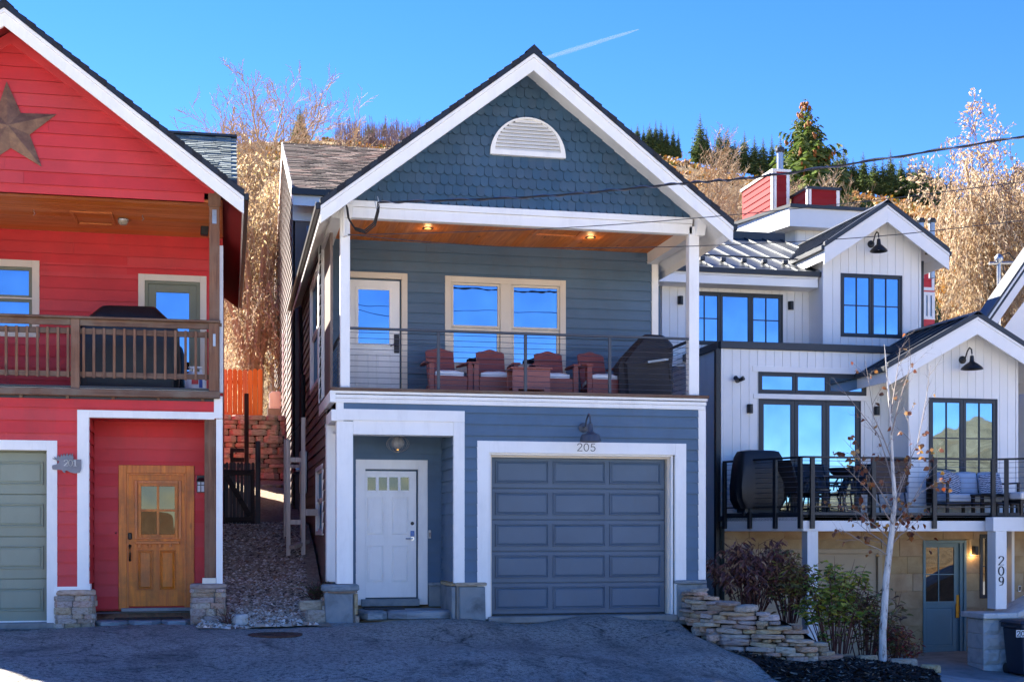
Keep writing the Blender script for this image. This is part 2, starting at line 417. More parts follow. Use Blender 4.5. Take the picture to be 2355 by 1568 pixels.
for cx_, cy_, cr_ in ((4.6,16.2,.42),(2.6,15.4,.28),(-1.6,15.6,.35),(5.2,17.6,.22)):
    ds = mth('ADD', mth('POWER', mth('DIVIDE', mth('SUBTRACT', sx_n.outputs[0], cx_), cr_*1.5), 2.0), mth('POWER', mth('DIVIDE', mth('SUBTRACT', sx_n.outputs[1], cy_), cr_), 2.0))
    sp = mth('MAXIMUM', mth('SUBTRACT', mth('SUBTRACT', mth('MULTIPLY', t.noise(pz, 2.6, 8, .75), 4.2), 1.5), ds), 0.0); sp = mth('MINIMUM', mth('MULTIPLY', sp, .5), .38)
    base = t.mix(base, s(48,46,46), sp)
vo = t.node("ShaderNodeTexVoronoi", feature='DISTANCE_TO_EDGE'); vo.inputs['Scale'].default_value = .42
dm = t.node("ShaderNodeVectorMath", operation='ADD'); nz = t.node("ShaderNodeTexNoise"); nz.inputs['Scale'].default_value = 1.4; nz.inputs['Detail'].default_value = 8
sm = t.node("ShaderNodeVectorMath", operation='SCALE'); sm.inputs['Scale'].default_value = 1.1
t.link(pz, nz.inputs['Vector']); t.link(nz.outputs['Color'], sm.inputs[0]); t.link(pz, dm.inputs[0]); t.link(sm.outputs[0], dm.inputs[1]); t.link(dm.outputs[0], vo.inputs['Vector'])
crk = t.ramp(vo.outputs['Distance'], [(.0, (1,1,1,1)), (.014, (0,0,0,1))])
brk = t.ramp(t.noise(pz, .8, 3), [(.5, (0,0,0,1)), (.58, (.85,.85,.85,1))])
mm = t.node("ShaderNodeMath", operation='MULTIPLY'); t.link(crk, mm.inputs[0]); t.link(brk, mm.inputs[1])
base = t.mix(base, s(34,34,34), mm.outputs[0])
hh = t.node("ShaderNodeMath", operation='SUBTRACT'); t.link(fine, hh.inputs[0]); t.link(mm.outputs[0], hh.inputs[1])
t.bump(hh.outputs[0], 1.0, .02)
m_asph = t.fin(base, .82, 0, .35)
mb = MB(); V = []; Fc = []
ys = [12.38,12.9] + [13.2 + .155*i for i in range(40)]
ys = [y for y in ys if y < 19.3] + [19.32]
nx = 90
def asph_z(x, y): return g(x, y) + .012*mnoise.noise(Vector((x*.9, y*.9, 0)))
for y in ys:
    x1 = xe(y) if y > 0 else 30
    for k in range(nx+1):
        x = -16 + (x1+16)*k/nx
        V.append((x, y, asph_z(x, y)))
for i in range(len(ys)-1):
    for k in range(nx):
        a = i*(nx+1)+k; Fc.append((a, a+1, a+nx+2, a+nx+1))
mb.add(V, Fc); drive = mb.build("asphalt_driveway", m_asph, recalc=False, smooth='all'); drive["kind"] = "structure"

# unseen street behind the camera, made pale to bounce sunlight onto the facades
mb = MB(); V = []; Fc = []
for i in range(20):
    y = -18 + 30.4*i/19
    for k in range(41):
        x = -45 + 90*k/40; V.append((x, y, g(max(-16, min(20, x)), max(-8, y))+.002))
for i in range(19):
    for k in range(40):
        a = i*41+k; Fc.append((a, a+1, a+42, a+41))
m_street = rock("pale_bounce_street", [s(176,172,166), s(186,182,176), s(194,190,184)], .85, 0, .6, .2, 0, 0, obj=False)
mb.add(V, Fc); o = mb.build("street", m_street, recalc=False, smooth='all'); o["kind"] = "structure"

# concrete forecourt of the white house
mb = MB(); V = []; Fc = []
for i in range(25):
    y = 13.7 + 10.2*i/24
    xl = lerp_tab([(13.7,8.9),(16,9.3),(17.5,10.0),(18.2,10.45),(19,10.5),(23.9,9.9)], y)
    for k in range(31):
        x = xl + (22-xl)*k/30; V.append((x, y, g(x, y)+.004))
for i in range(24):
    for k in range(30):
        a = i*31+k; Fc.append((a, a+1, a+32, a+31))
mb.add(V, Fc); o = mb.build("concrete_forecourt", m_concrete, recalc=False, smooth='all'); o["kind"] = "structure"

# gravel alley between the houses, loose stones on top
m_gravelbase = rock("gravel_soil", [s(120,104,86), s(158,138,116), s(182,162,138)], .95, 0, 14, .8, 0, 0, obj=False)
AX0, AX1 = -.42, 1.42
def alley_z(x, y):
    z = lerp_tab(ALLEY, y)
    if y < 19.6:
        k = smooth(18.75, 19.6, y); z = (g(x, y)+.012)*(1-k) + z*k
    return z + .10*smooth(.55, 1.3, x)*smooth(19.6, 21, y)*(1-smooth(22,24,y)) + .025*mnoise.noise(Vector((x*2, y*2, 5)))
mb = MB(); V = []; Fc = []
NY = 60
for i in range(NY+1):
    y = 18.72 + (31-18.72)*i/NY
    for k in range(17):
        x = AX0 + (AX1-AX0)*k/16
        yy = y + (.16*math.sin(x*2.3+.6) if i == 0 else 0)
        V.append((x, yy, alley_z(x, yy)+.004))
for i in range(NY):
    for k in range(16):
        a = i*17+k; Fc.append((a, a+1, a+18, a+17))
mb.add(V, Fc); o = mb.build("gravel_path", m_gravelbase, recalc=False, smooth='all'); o["kind"] = "structure"
t = NT("gravel_stone"); gcol = t.node("ShaderNodeNewGeometry")
wn_ = t.node("ShaderNodeTexWhiteNoise", noise_dimensions='1D'); t.link(gcol.outputs['Random Per Island'], wn_.inputs['W'])
gc = t.ramp(wn_.outputs[0], [(.05, s(92,76,66)), (.3, s(164,144,122)), (.6, s(194,178,160)), (.85, s(218,206,192)), (.97, s(160,112,82))])
m_gravel = t.fin(t.hsvrand(gc, .25, .2, .01, island=True), .9, 0, .3)
def pebble(mb, c, r, rg, flat=.55):
    n = 5; a0 = rg.random()*6.28; rad = [r*(.7+.6*rg.random()) for _ in range(n)]
    V = [(c[0]+rad[k]*math.cos(a0+k*1.2566), c[1]+rad[k]*math.sin(a0+k*1.2566), c[2]+r*.2*rg.random()) for k in range(n)]
    V.append((c[0]+r*.2*(rg.random()-.5), c[1]+r*.2*(rg.random()-.5), c[2]+r*flat*(1+rg.random()*.6)))
    mb.add(V, [(k, (k+1) % n, n) for k in range(n)])
mb = MB()
for i in range(9500):
    y = 18.8 + 6.0*rng.random()**1.25; x = -.4 + 1.62*rng.random()
    if y < 19.5 and rng.random() < .25: continue
    pebble(mb, (x, y, alley_z(x, y)), .016+.026*rng.random()**2 + (.014 if y < 20 else 0), rng)
o = mb.build("gravel", m_gravel, recalc=False); tag(o, "pale loose gravel covering the sloping alley between the houses", "gravel", kind="stuff")

# planting bed and mulch beside the driveway
WPX = [(1580,1422,1352,19.35),(1600,1440,1356,18.95),(1640,1470,1372,18.6),(1685,1487,1388,18.35),(1730,1501,1398,18.15),(1780,1515,1412,18.0),(1835,1526,1440,17.95),(1905,1524,1492,18.1)]
WALL = [(X(a, Y), Y, Z(a, b, Y), Z(a, c, Y)) for a, b, c, Y in WPX]
def wall_at(q):
    q = max(0, min(.9999, q))*(len(WALL)-1); i = int(q); f = q-i
    return [a+(b-a)*f for a, b in zip(WALL[i], WALL[i+1])]
mb = MB(); V = []; Fc = []
for i in range(25):
    a = wall_at(i/24)
    bx, by, bz = 6.98 + 3.0*i/24, 23.85, -.2 - .9*i/24
    for k in range(17):
        f = k/16; x = a[0]+.1+(bx-a[0]-.1)*f; y = a[1]+.08+(by-a[1]-.08)*f
        V.append((x, y, (a[3]-.07)*(1-f)+bz*f + .03*mnoise.noise(Vector((x*3, y*3, 2)))))
for i in range(24):
    for k in range(16):
        q = i*17+k; Fc.append((q, q+1, q+18, q+17))
m_mulch = rock("dark_mulch", [s(18,15,13), s(34,27,22), s(52,40,32)], .95, 0, 30, 1.0, 0, 0, obj=False)
mb.add(V, Fc); bed = mb.build("planting_bed", m_mulch, recalc=False, smooth='all'); bed["kind"] = "structure"
def mulch_z(x, y): return g(x, y) + .05*math.exp(-((x-9.4)**2+(y-18.1)**2)/.4) + .02*mnoise.noise(Vector((x*3, y*3, 9)))
def mulch_x(y): return xe(y)-.03, lerp_tab([(13.7,8.9),(16,9.3),(17.5,10.0),(18.2,10.45),(19,10.55),(20,10.4)], y)+.03
mb = MB(); V = []; Fc = []
for i in range(31):
    y = 13.9 + 6.0*i/30; a, b = mulch_x(min(y, 19.2))
    if y > 17.6: a = max(a, lerp_tab([(17.6,7.5),(18.1,8.5),(19.9,8.7)], y))
    for k in range(21):
        x = a+(b-a)*k/20; V.append((x, y, mulch_z(x, y)+.012))
for i in range(30):
    for k in range(20):
        q = i*21+k; Fc.append((q, q+1, q+22, q+21))
mb.add(V, Fc); o = mb.build("mulch_bed", m_mulch, recalc=False, smooth='all'); o["kind"] = "structure"
mb = MB()
t = NT("bark_chip"); gcol = t.node("ShaderNodeNewGeometry")
wn_ = t.node("ShaderNodeTexWhiteNoise", noise_dimensions='1D'); t.link(gcol.outputs['Random Per Island'], wn_.inputs['W'])
m_chip = t.fin(t.ramp(wn_.outputs[0], [(.0, s(14,12,11)), (.55, s(36,30,27)), (.8, s(60,47,38)), (.93, s(110,92,74)), (1, s(160,148,132))]), .9, 0, .3)
for i in range(5200):
    y = 14.6+4.9*rng.random(); a, b = mulch_x(y); x = a+(b-a)*rng.random()
    if y > 17.7 and x < 8.5: continue
    z = mulch_z(x, y)+.02; an = rng.random()*6.28; L = .02+.035*rng.random(); w = .006+.012*rng.random(); ti = (rng.random()-.4)*.03
    d = Vector((math.cos(an)*L, math.sin(an)*L, ti)); e = Vector((-math.sin(an)*w, math.cos(an)*w, .01*rng.random()))
    c = Vector((x, y, z+.008)); mb.add([c-d-e, c+d-e, c+d+e, c-d+e], [(0,1,2,3)])
o = mb.build("bark_chips", m_chip, recalc=False); tag(o, "dark bark mulch chips strewn round the birch trunk", "mulch", kind="stuff")

# stones
def stone_mesh(L, D, H, rg, jag=.18):
    """an irregular flat stone, about 45 triangles"""
    n = 8; mb = MB(); rings = []
    base = []
    for k in range(n):
        an = 2*math.pi*(k+.5)/n; c, s_ = math.cos(an), math.sin(an)
        x = math.copysign(min(1, abs(c)*1.35), c)*L/2; y = math.copysign(min(1, abs(s_)*1.35), s_)*D/2
        base.append((x*(1-jag*.5*rg.random()), y*(1-jag*rg.random())))
    tilt = (rg.random()-.5)*.15*H
    for z, q in ((-.5, .93), (-.32, 1.0), (.30, .99), (.5, .90)):
        rings.append([(x*q*(1+.03*(rg.random()-.5)), y*q*(1+.05*(rg.random()-.5)), z*H + tilt*x/L + .06*H*(rg.random()-.5)) for x, y in base])
    mb.loft(rings); return mb
STONES = [stone_mesh(1, 1, 1, random.Random(100+i)) for i in range(9)]
STMESH = {}
def stone(parent, c, L, D, H, rz, mat, name="stone", rg=rng, tilt=(0,0)):
    key = (rg.randrange(9), mat.name)
    if key not in STMESH:
        o = STONES[key[0]].build(name, mat, None); STMESH[key] = o.data; bpy.data.objects.remove(o)
    o = bpy.data.objects.new(name, STMESH[key]); link(o, parent)
    o.location = Vector(c) - WPOS.get(parent, Vector((0,0,0))); o.scale = (L*(-1 if rg.random() < .5 else 1), D, H); o.rotation_euler = (tilt[0], tilt[1], rz); return o
rw = thing("retaining_wall", "dry-stacked flagstone retaining wall curving beside the driveway and shrubs", "wall", (7.4, 18.2, -.6))
rg = random.Random(21)
m_ledge = rock("dry_stack_sandstone", [s(122,98,82), s(172,148,126), s(198,180,160), s(156,116,94)], .9, .26, 4, .7, .4, .025)
zc = -.78; n_st = 0
PL = [0]
for i in range(200): 
    a, b = wall_at(i/200), wall_at((i+1)/200); PL.append(PL[-1]+math.hypot(b[0]-a[0], b[1]-a[1]))
def q_of(d):
    for i, l in enumerate(PL):
        if l >= d: return i/200
    return 1.0
row = 0
while zc < .40:
    H = .042+.05*rg.random(); d = -.05 - .2*rg.random()
    while d < PL[-1]:
        L = .12+.42*rg.random()**1.4; q = q_of(max(0, d+L/2)); w = wall_at(q)
        top = w[3]+.03*math.sin(d*7); bot = w[2]-.05
        if bot - H*.3 < zc and zc + H < top + .03:
            a, b = wall_at(q-.02), wall_at(q+.02); an = math.atan2(b[1]-a[1], b[0]-a[0])
            out = Vector((math.sin(an), -math.cos(an)))*(-1 if math.sin(an)*-1 < -2 else 1)
            pr = (rg.random()-.5)*.11 - (zc-bot)*.10
            stone(rw, (w[0]+out.x*pr, w[1]+out.y*pr, zc+H/2+(rg.random()-.5)*.012), L*1.02, .20+.12*rg.random(), H*(.82+.3*rg.random()), an+(rg.random()-.5)*.3, m_ledge, rg=rg, tilt=((rg.random()-.5)*.16, (rg.random()-.5)*.14)); n_st += 1
        d += L + .008
    zc += H + .004; row += 1
# backing earth so that the joints stay dark
mb = MB(); rings = []
for i in range(25):
    w = wall_at(i/24); a, b = wall_at(i/24-.02), wall_at(i/24+.02); an = math.atan2(b[1]-a[1], b[0]-a[0]); ox, oy = math.sin(an), -math.cos(an)
    rings.append([(w[0]-ox*.03, w[1]-oy*.03, w[2]-.3), (w[0]-ox*.03, w[1]-oy*.03, w[3]-.07), (w[0]-ox*.25, w[1]-oy*.25, w[3]-.07), (w[0]-ox*.25, w[1]-oy*.25, w[2]-.3)])
mb.loft(rings).build("earth_fill", m_mulch, rw)
# edging stones along the mulch and fallen stones at the foot of the wall
eg = 0
LBL = ["low sandstone edging stone between mulch and grey concrete, nearest the birch", "low sandstone edging stone between mulch and concrete, second from the birch", "low sandstone edging stone between mulch and concrete, farthest towards the street"]
for (px, py, L), lb in zip(((1995,1512,.34),(2078,1535,.42),(2140,1556,.30)), LBL):
    Y = 18.6 - eg*.35; p = P(px, py, Y); o = stone(None, (p.x, p.y, mulch_z(p.x, p.y)+.05), L, .18, .12, .2-eg*.25, m_ledge, "edging_stone", rg)
    tag(o, lb, "stone", "edging stones at the mulch bed"); eg += 1
for k, (px, L, lb) in enumerate(((1606,.22,"small loose stone at the foot of the retaining wall nearest the garage"),(1640,.20,"small loose stone lying on the driveway edge below the retaining wall"))):
    Y = 18.75-.35*k; x = X(px, Y); o = stone(None, (x, Y, g(x, Y)+.05), L, .15, .09, .4, m_ledge, "loose_stone", rg); tag(o, lb, "stone", "loose stones below the wall")
for k, (px, Y, L, lb, m_) in enumerate(((720,19.55,.42,"rust brown flat boulder beside the grey stone pillar base in the alley",m_stonewarm),(728,19.4,.34,"pale squarish boulder under the rust brown one in the alley",m_stone),(552,19.25,.2,"small white boulder at the gravel edge beside the red house pillar",m_limestone))):
    x = X(px, Y); o = stone(None, (x, Y, alley_z(x, Y)+(.22 if k == 0 else .08)), L, .26, .14 if k != 1 else .2, .3*k, m_, "boulder", rg); tag(o, lb, "boulder", "boulders at the alley mouth")
stp = thing("timber_plank", "short pale broken timber plank lying on the alley gravel", "plank", P(690,1250,22.3))
MB().bar(P(672,1258,22.2), P(706,1244,22.5), .12, .06).build("board", m_rawwood, stp)
# manhole cover
mc = P(633,1467,17.9); mc.z = asph_z(mc.x, mc.y)
mh = thing("manhole_cover", "round rusty brown manhole cover set in the asphalt", "manhole cover", mc)
m_rust = rock("rusty_iron", [s(58,40,34), s(84,56,46), s(104,76,62)], .8, 0, 12, .5, 0, 0, obj=False)
MB().lathe([(.36,-.02),(.36,.008),(.33,.012),(.33,.003),(.32,.003)], mc, 32).build("ring", m_rust, mh)
MB().lathe([(.318,-.02),(.318,.009),(.30,.012)], mc, 32).build("lid", m_rust, mh)
for k in range(6):
    a = k*math.pi/6; MB().bar(mc+Vector((-.27*math.cos(a),-.27*math.sin(a),.014)), mc+Vector((.27*math.cos(a),.27*math.sin(a),.014)), .018, .008).build("rib", m_rust, mh)
# ------------------------------------------------------------------ builders for house pieces
def fbox(mb, fr, u0, u1, w0, w1, v0, v1, mi=0):
    c = [fr(u, w, v) for v in (v0, v1) for (u, w) in ((u0,w0),(u1,w0),(u1,w1),(u0,w1))]
    return mb.hexa(c, mi)
def fpart(name, mat, parent, fr, u0, u1, w0, w1, v0, v1, bevel=0.0):
    return fbox(MB(), fr, min(u0,u1), max(u0,u1), w0, w1, min(v0,v1), max(v0,v1)).build(name, mat, parent, bevel)
def segs_minus(u0, u1, cuts):
    out = [(u0, u1)]
    for a, b in cuts:
        nxt = []
        for p, q in out:
            if b <= p or a >= q: nxt.append((p, q)); continue
            if a > p: nxt.append((p, a))
            if b < q: nxt.append((b, q))
        out = nxt
    return [(p, q) for p, q in out if q-p > .012]
def clap(parent, fr, u0, u1, v0, v1, expo, mat, holes=(), lim=None, name="siding_board", rg=None, thick=.026, thin=.003, jmin=2.4):
    """lapped boards, one object each, cut round openings; lim(v) gives the slanted ends"""
    rg = rg or rng; v = v0
    while v < v1 - .01:
        vt = min(v+expo, v1); jit = (rg.random()-.5)*.003
        cuts = sorted({v, vt} | {h[k] for h in holes for k in (2, 3) if v < h[k] < vt})
        for a, b in zip(cuts, cuts[1:]):
            if b-a < .004: continue
            mid = (a+b)/2
            lo, hi = (lim(mid) if lim else (u0, u1)); lo = max(lo, u0); hi = min(hi, u1)
            for p, q in segs_minus(lo, hi, [(h[0], h[1]) for h in holes if h[2] < mid < h[3]]):
                ends = [p, q]
                if q-p > jmin: j = p + (q-p)*(.25+.5*rg.random()); ends = [p, j-.0012, j+.0012, q]
                for e0, e1 in zip(ends[::2], ends[1::2]):
                    l0 = r0 = 0
                    if lim:
                        (la, ra), (lb, rb) = lim(a), lim(b)
                        pl = [max(la, u0), min(ra, u1), min(rb, u1), max(lb, u0)] if abs(e0-lo) < .01 or abs(e1-hi) < .01 else [e0, e1, e1, e0]
                        if abs(e0-lo) > .01: pl[0] = pl[3] = e0
                        if abs(e1-hi) > .01: pl[1] = pl[2] = e1
                    else: pl = [e0, e1, e1, e0]
                    th = lambda z: thin + (thick-thin)*(1-(z-v)/expo)
                    ta, tb = th(a)+jit, th(b)+jit
                    if pl[1]-pl[0] < .01: continue
                    if pl[2]-pl[3] < .005: pl[2] = pl[3]+.005
                    V = [fr(pl[0],-.012,min(a+.02,b)), fr(pl[1],-.012,min(a+.02,b)), fr(pl[1],ta,a), fr(pl[0],ta,a), fr(pl[3],-.012,b), fr(pl[2],-.012,b), fr(pl[2],tb,b), fr(pl[3],tb,b)]
                    MB().hexa(V).build(name, mat, parent)
        v = vt
def vboards(parent, fr, u0, u1, v0, v1, wd, mat, holes=(), top=None, name="siding_board", gap=.007, thick=.014):
    """upright boards with a shadow groove between them; top(u) gives a slanted upper end"""
    n = max(1, round((u1-u0)/wd)); wd = (u1-u0)/n
    for k in range(n):
        a, b = u0+k*wd+gap/2, u0+(k+1)*wd-gap/2
        cs = sorted({a, b} | {h[i] for h in holes for i in (0, 1) if a < h[i] < b})
        for p, q in zip(cs, cs[1:]):
            if q-p < .004: continue
            mid = (p+q)/2; hi = max(v0+.01, top(mid)) if top else v1; hi = min(hi, v1)
            for lo_, hi_ in segs_minus(v0, hi, [(h[2], h[3]) for h in holes if h[0] < mid < h[1]]):
                tp, tq = (min(top(p), v1), min(top(q), v1)) if (top and abs(hi_-hi) < 1e-6) else (hi_, hi_)
                tp = max(tp, lo_+.004); tq = max(tq, lo_+.004)
                V = [fr(p,-.01,lo_), fr(q,-.01,lo_), fr(q,thick,lo_), fr(p,thick,lo_), fr(p,-.01,tp), fr(q,-.01,tq), fr(q,thick,tq), fr(p,thick,tp)]
                MB().hexa(V).build(name, mat, parent)
def backing(parent, fr, u0, u1, v0, v1, mat, holes=(), w0=-.10, w1=-.06, top=None, name="wall"):
    """sheathing behind the boards: one mesh with its openings left out"""
    mb = MB()
    us = sorted({u0, u1} | {h[i] for h in holes for i in (0, 1) if u0 < h[i] < u1})
    for a, b in zip(us, us[1:]):
        mid = (a+b)/2
        for p, q in segs_minus(v0, v1, [(h[2], h[3]) for h in holes if h[0] < mid < h[1]]): fbox(mb, fr, a, b, w0, w1, p, q)
    return mb.build(name, mat, parent)
def ring(mb, fr, u0, u1, v0, v1, t, w0, w1, tb=None, mi=0):
    tb = t if tb is None else tb
    fbox(mb, fr, u0, u0+t, w0, w1, v0, v1, mi); fbox(mb, fr, u1-t, u1, w0, w1, v0, v1, mi)
    fbox(mb, fr, u0+t, u1-t, w0, w1, v1-t, v1, mi)
    if tb > 0: fbox(mb, fr, u0+t, u1-t, w0, w1, v0, v0+tb, mi)
    return mb
def sash(parent, fr, u0, u1, v0, v1, t, mat, gmat, cols=1, rows=1, mt=.022, w=0.0, d=.04, name="sash"):
    sh = ring(MB(), fr, u0, u1, v0, v1, t, w-d, w).build(name, mat, parent, .003)
    iu0, iu1, iv0, iv1 = u0+t, u1-t, v0+t, v1-t
    pw, ph = (iu1-iu0)/cols, (iv1-iv0)/rows
    for c in range(cols):
        for r in range(rows):
            fbox(MB(), fr, iu0+c*pw, iu0+(c+1)*pw, w-d*.75, w-d*.6, iv0+r*ph, iv0+(r+1)*ph).build("pane", gmat, sh)
    if cols*rows > 1:
        mb = MB()
        for c in range(1, cols): fbox(mb, fr, iu0+c*pw-mt/2, iu0+c*pw+mt/2, w-d*.55, w-d*.12, iv0, iv1)
        for r in range(1, rows):
            for c in range(cols): fbox(mb, fr, iu0+c*pw+(mt/2 if c else 0), iu0+(c+1)*pw-(mt/2 if c < cols-1 else 0), w-d*.55, w-d*.15, iv0+r*ph-mt/2, iv0+r*ph+mt/2)
        mb.build("muntin", mat, sh)
    return sh
def raised_panel(parent, fr, u0, u1, v0, v1, w, mat, rim=.025, depth=.010, name="panel"):
    """a framed field panel: proud moulding, sunk quirk, raised centre"""
    V = []; m = depth*.9
    for du, ww in ((0, w), (.004, w+m), (rim*.5, w+m), (rim*.8, w+.0015), (rim, w+.0015), (rim+.022, w+m*.7)):
        V += [fr(u0+du, ww, v0+du), fr(u1-du, ww, v0+du), fr(u1-du, ww, v1-du), fr(u0+du, ww, v1-du)]
    F = [(k*4+i, k*4+(i+1) % 4, k*4+4+(i+1) % 4, k*4+4+i) for k in range(5) for i in range(4)] + [(20,21,22,23)]
    return MB().add(V, F).build(name, mat, parent)
def trimring(parent, fr, u0, u1, v0, v1, t, mat, w0=-.10, w1=.03, tb=0, name="trim", bevel=.004):
    mb = ring(MB(), fr, u0, u1, v0, v1, t, w0, w1, tb); return mb.build(name, mat, parent, bevel)
def stone_pillar(parent, x0, x1, y0, y1, z0, z1, mat, capmat, rg, rowh=.085, cap=.08, over=.04, name="stone_base"):
    b = boxo(name, m_concrete, parent, x0+.05, x1-.05, y0+.05, y1-.05, z0, z1-cap)
    z = z0
    while z < z1-cap-.02:
        h = min(rowh*(.7+.7*rg.random()), z1-cap-z)
        for face in (0, 1, 2):
            lo, hi = ((x0, x1), (y0, y1), (y0, y1))[face]; u = lo
            while u < hi-.04:
                L = min(.12+.26*rg.random(), hi-u); c = u+L/2; pj = (rg.random()-.5)*.02
                if face == 0: stone(b, (c, y0+.05-pj, z+h/2), L*1.0, .13, h, 0, mat, rg=rg)
                elif face == 1: stone(b, (x0+.05-pj, c, z+h/2), L, .13, h, math.pi/2, mat, rg=rg)
                else: stone(b, (x1-.05+pj, c, z+h/2), L, .13, h, math.pi/2, mat, rg=rg)
                u += L+.004
        z += h+.003
    return stone(b, ((x0+x1)/2, (y0+y1)/2, z1-cap/2), (x1-x0)+2*over, (y1-y0)+2*over, cap, 0, capmat, "cap_stone", rg=rg)
DIG = {'2': [[(.08,.78),(.14,.92),(.3,1),(.5,1),(.68,.92),(.74,.76),(.66,.58),(.05,.02)],[(.05,.02),(.78,.02)]],
       '0': [[(.4+.36*math.sin(t*math.pi/10), .5+.5*math.cos(t*math.pi/10)) for t in range(21)]],
       '5': [[(.7,.98),(.22,.98),(.14,.56),(.36,.62),(.58,.58),(.72,.44),(.74,.28),(.64,.1),(.42,0),(.2,.03),(.06,.16)]],
       '1': [[(.2,.82),(.45,1),(.45,0)],[(.22,.0),(.68,.0)]],
       '9': [[(.7,.68)]+[(.42+.3*math.cos(t*math.pi/8), .70+.3*math.sin(t*math.pi/8)) for t in range(1,17)]+[(.72,.5),(.66,.25),(.5,.06),(.2,.0)]]}
def numerals(parent, text, fr, u, v, h, w, mat, th=.012, dep_=.006, name="numeral", adv=.88, vertical=False, pen=None):
    for i, ch in enumerate(text):
        mb = MB()
        for st in DIG[ch]:
            pts = [(u+(0 if vertical else i*h*adv)+a*h*.9, v-(i*h*1.18 if vertical else 0)+b*h) for a, b in st]
            for (a, b), (c, d) in zip(pts, pts[1:]):
                dx, dz = c-a, d-b; L = math.hypot(dx, dz) or 1
                k = th/2*(1 if not pen else (.45+.9*abs(dz)/L)); nx_, nz_ = -dz/L*k, dx/L*k; ex, ez = dx/L*th*.3, dz/L*th*.3
                mb.prism([(a-ex+nx_, b-ez+nz_), (a-ex-nx_, b-ez-nz_), (c+ex-nx_, d+ez-nz_), (c+ex+nx_, d+ez+nz_)], w, w+dep_, fr=fr)
        mb.build(name, mat, parent)

# ------------------------------------------------------------------ the slate blue house in the middle
BF, BR, BB, BD = 19.4, 18.8, 21.8, 20.5
rb = random.Random(5)
XL, XR = X(763, BF), X(1622, BF)
blue = thing("blue_house", "slate blue gabled house with white trim, scalloped gable and single garage", "house", ((XL+XR)/2, BF, -.1))
fB, fD, fP = front(BF), front(BD), front(BB)
zb = lambda px, py, Y=BF: Z(px, py, Y)
XC = (X(737, BR)+X(1685, BR))/2; zE = (Z(737,455,BR)+Z(1685,515,BR))/2; zA = Z(1227,115,BR)+.02
HW = (X(1685, BR)-X(737, BR))/2; SL = (zA-zE)/HW; AN = math.atan(SL)
DK = zb(808, 892)                       # top of the deck edge
z_trim0, z_trim1 = zb(808, 926), zb(808, 897)
BEAM0, BEAM1 = zb(808, 500), zb(808, 463)
CEIL = Z(808, 551, BB)
gx0, gx1, gz1 = X(1124, BF), X(1549, BF), zb(1300, 1042)
ax0, ax1, az1 = X(775, BF), X(1043, BF), zb(920, 1000)
# lower front wall
holes = [(X(1097, BF)+.02, X(1577, BF)-.02, -1, zb(1300, 1016)-.02)]
lw = backing(blue, fB, ax1+.03, XR-.03, -.05, z_trim0, m_blue, [(gx0-.02, gx1+.02, -1, gz1+.02)])
clap(lw, fB, X(1066, BF), X(1607, BF), zb(1080, 1340), z_trim0+.01, .169, m_blue, holes, rg=rb)
# strip above the entrance
st = backing(blue, fB, ax0, ax1+.03, az1+.1, z_trim0, m_blue, name="wall")
clap(st, fB, X(788, BF), X(1066, BF), zb(900, 942)-.02, z_trim0+.01, .169, m_blue, rg=rb)
# corner boards, entrance trim, garage trim
tr = .028
fpart("corner_board", m_white, blue, fB, X(1605, BF), XR, -.1, tr, zb(1600, 1332), z_trim0, .004)
fpart("corner_board", m_white, blue, fB, X(773, BF), X(790, BF), -.1, tr, zb(800, 942), z_trim0, .004)
fpart("entry_header", m_white, blue, fB, X(773, BF), X(1068, BF), -.12, tr+.004, zb(900, 968), zb(900, 942), .004)
fpart("entry_trim", m_white, blue, fB, X(1043, BF), X(1068, BF), -.06, tr, zb(1055, 1340), zb(900, 968), .004)
fpart("entry_beam", m_white, blue, fB, X(812, BF), X(1043, BF), -.28, .010, az1, zb(900, 967), .004)
trimring(blue, fB, X(1097, BF), X(1577, BF), -.08, zb(1300, 1016), X(1124, BF)-X(1097, BF), m_white, -.06, tr, 0, "garage_trim")
ring(MB(), fB, gx0, gx1, -.07, gz1, .035, -.26, -.02, 0).build("garage_jamb", m_white, blue, .004)
ring(MB(), fB, gx0+.035, gx1-.035, -.07, gz1-.035, .03, -.23, -.10, 0).build("garage_stop", m_cream, blue, .003)
# garage door
gd = fpart("garage_door", m_garage, blue, fB, gx0+.05, gx1-.05, -.30, -.225, -.03, gz1-.045, .003)
du0, du1, dz0, dz1 = gx0+.075, gx1-.075, -.03, gz1-.05
gfr = front(BF+.2)
secs = 5; sh_ = (dz1-dz0)/secs
for r in range(secs):
    a = dz0+r*sh_; sec = fpart("door_section", m_garage, gd, gfr, du0, du1, -.03, .0, a+.006, a+sh_-.006, .006)
    cw = (du1-du0-.06)/3
    for c in range(3):
        p0 = du0+.03+c*cw+.035; p1 = p0+cw-.07
        raised_panel(gd, gfr, p0, p1, a+.075, a+sh_-.06, .0012, m_garage, .026, .022)
fpart("weather_strip", m_black, gd, gfr, du0, du1, -.02, .004, -.05, -.032)
fpart("threshold", m_concrete, blue, fB, gx0-.02, gx1+.03, -.25, .10, -.14, -.045, .01)
numerals(blue, "205", fB, X(1326, BF), zb(1345, 1037), .112, tr+.001, m_black, .009, .006, adv=.93)
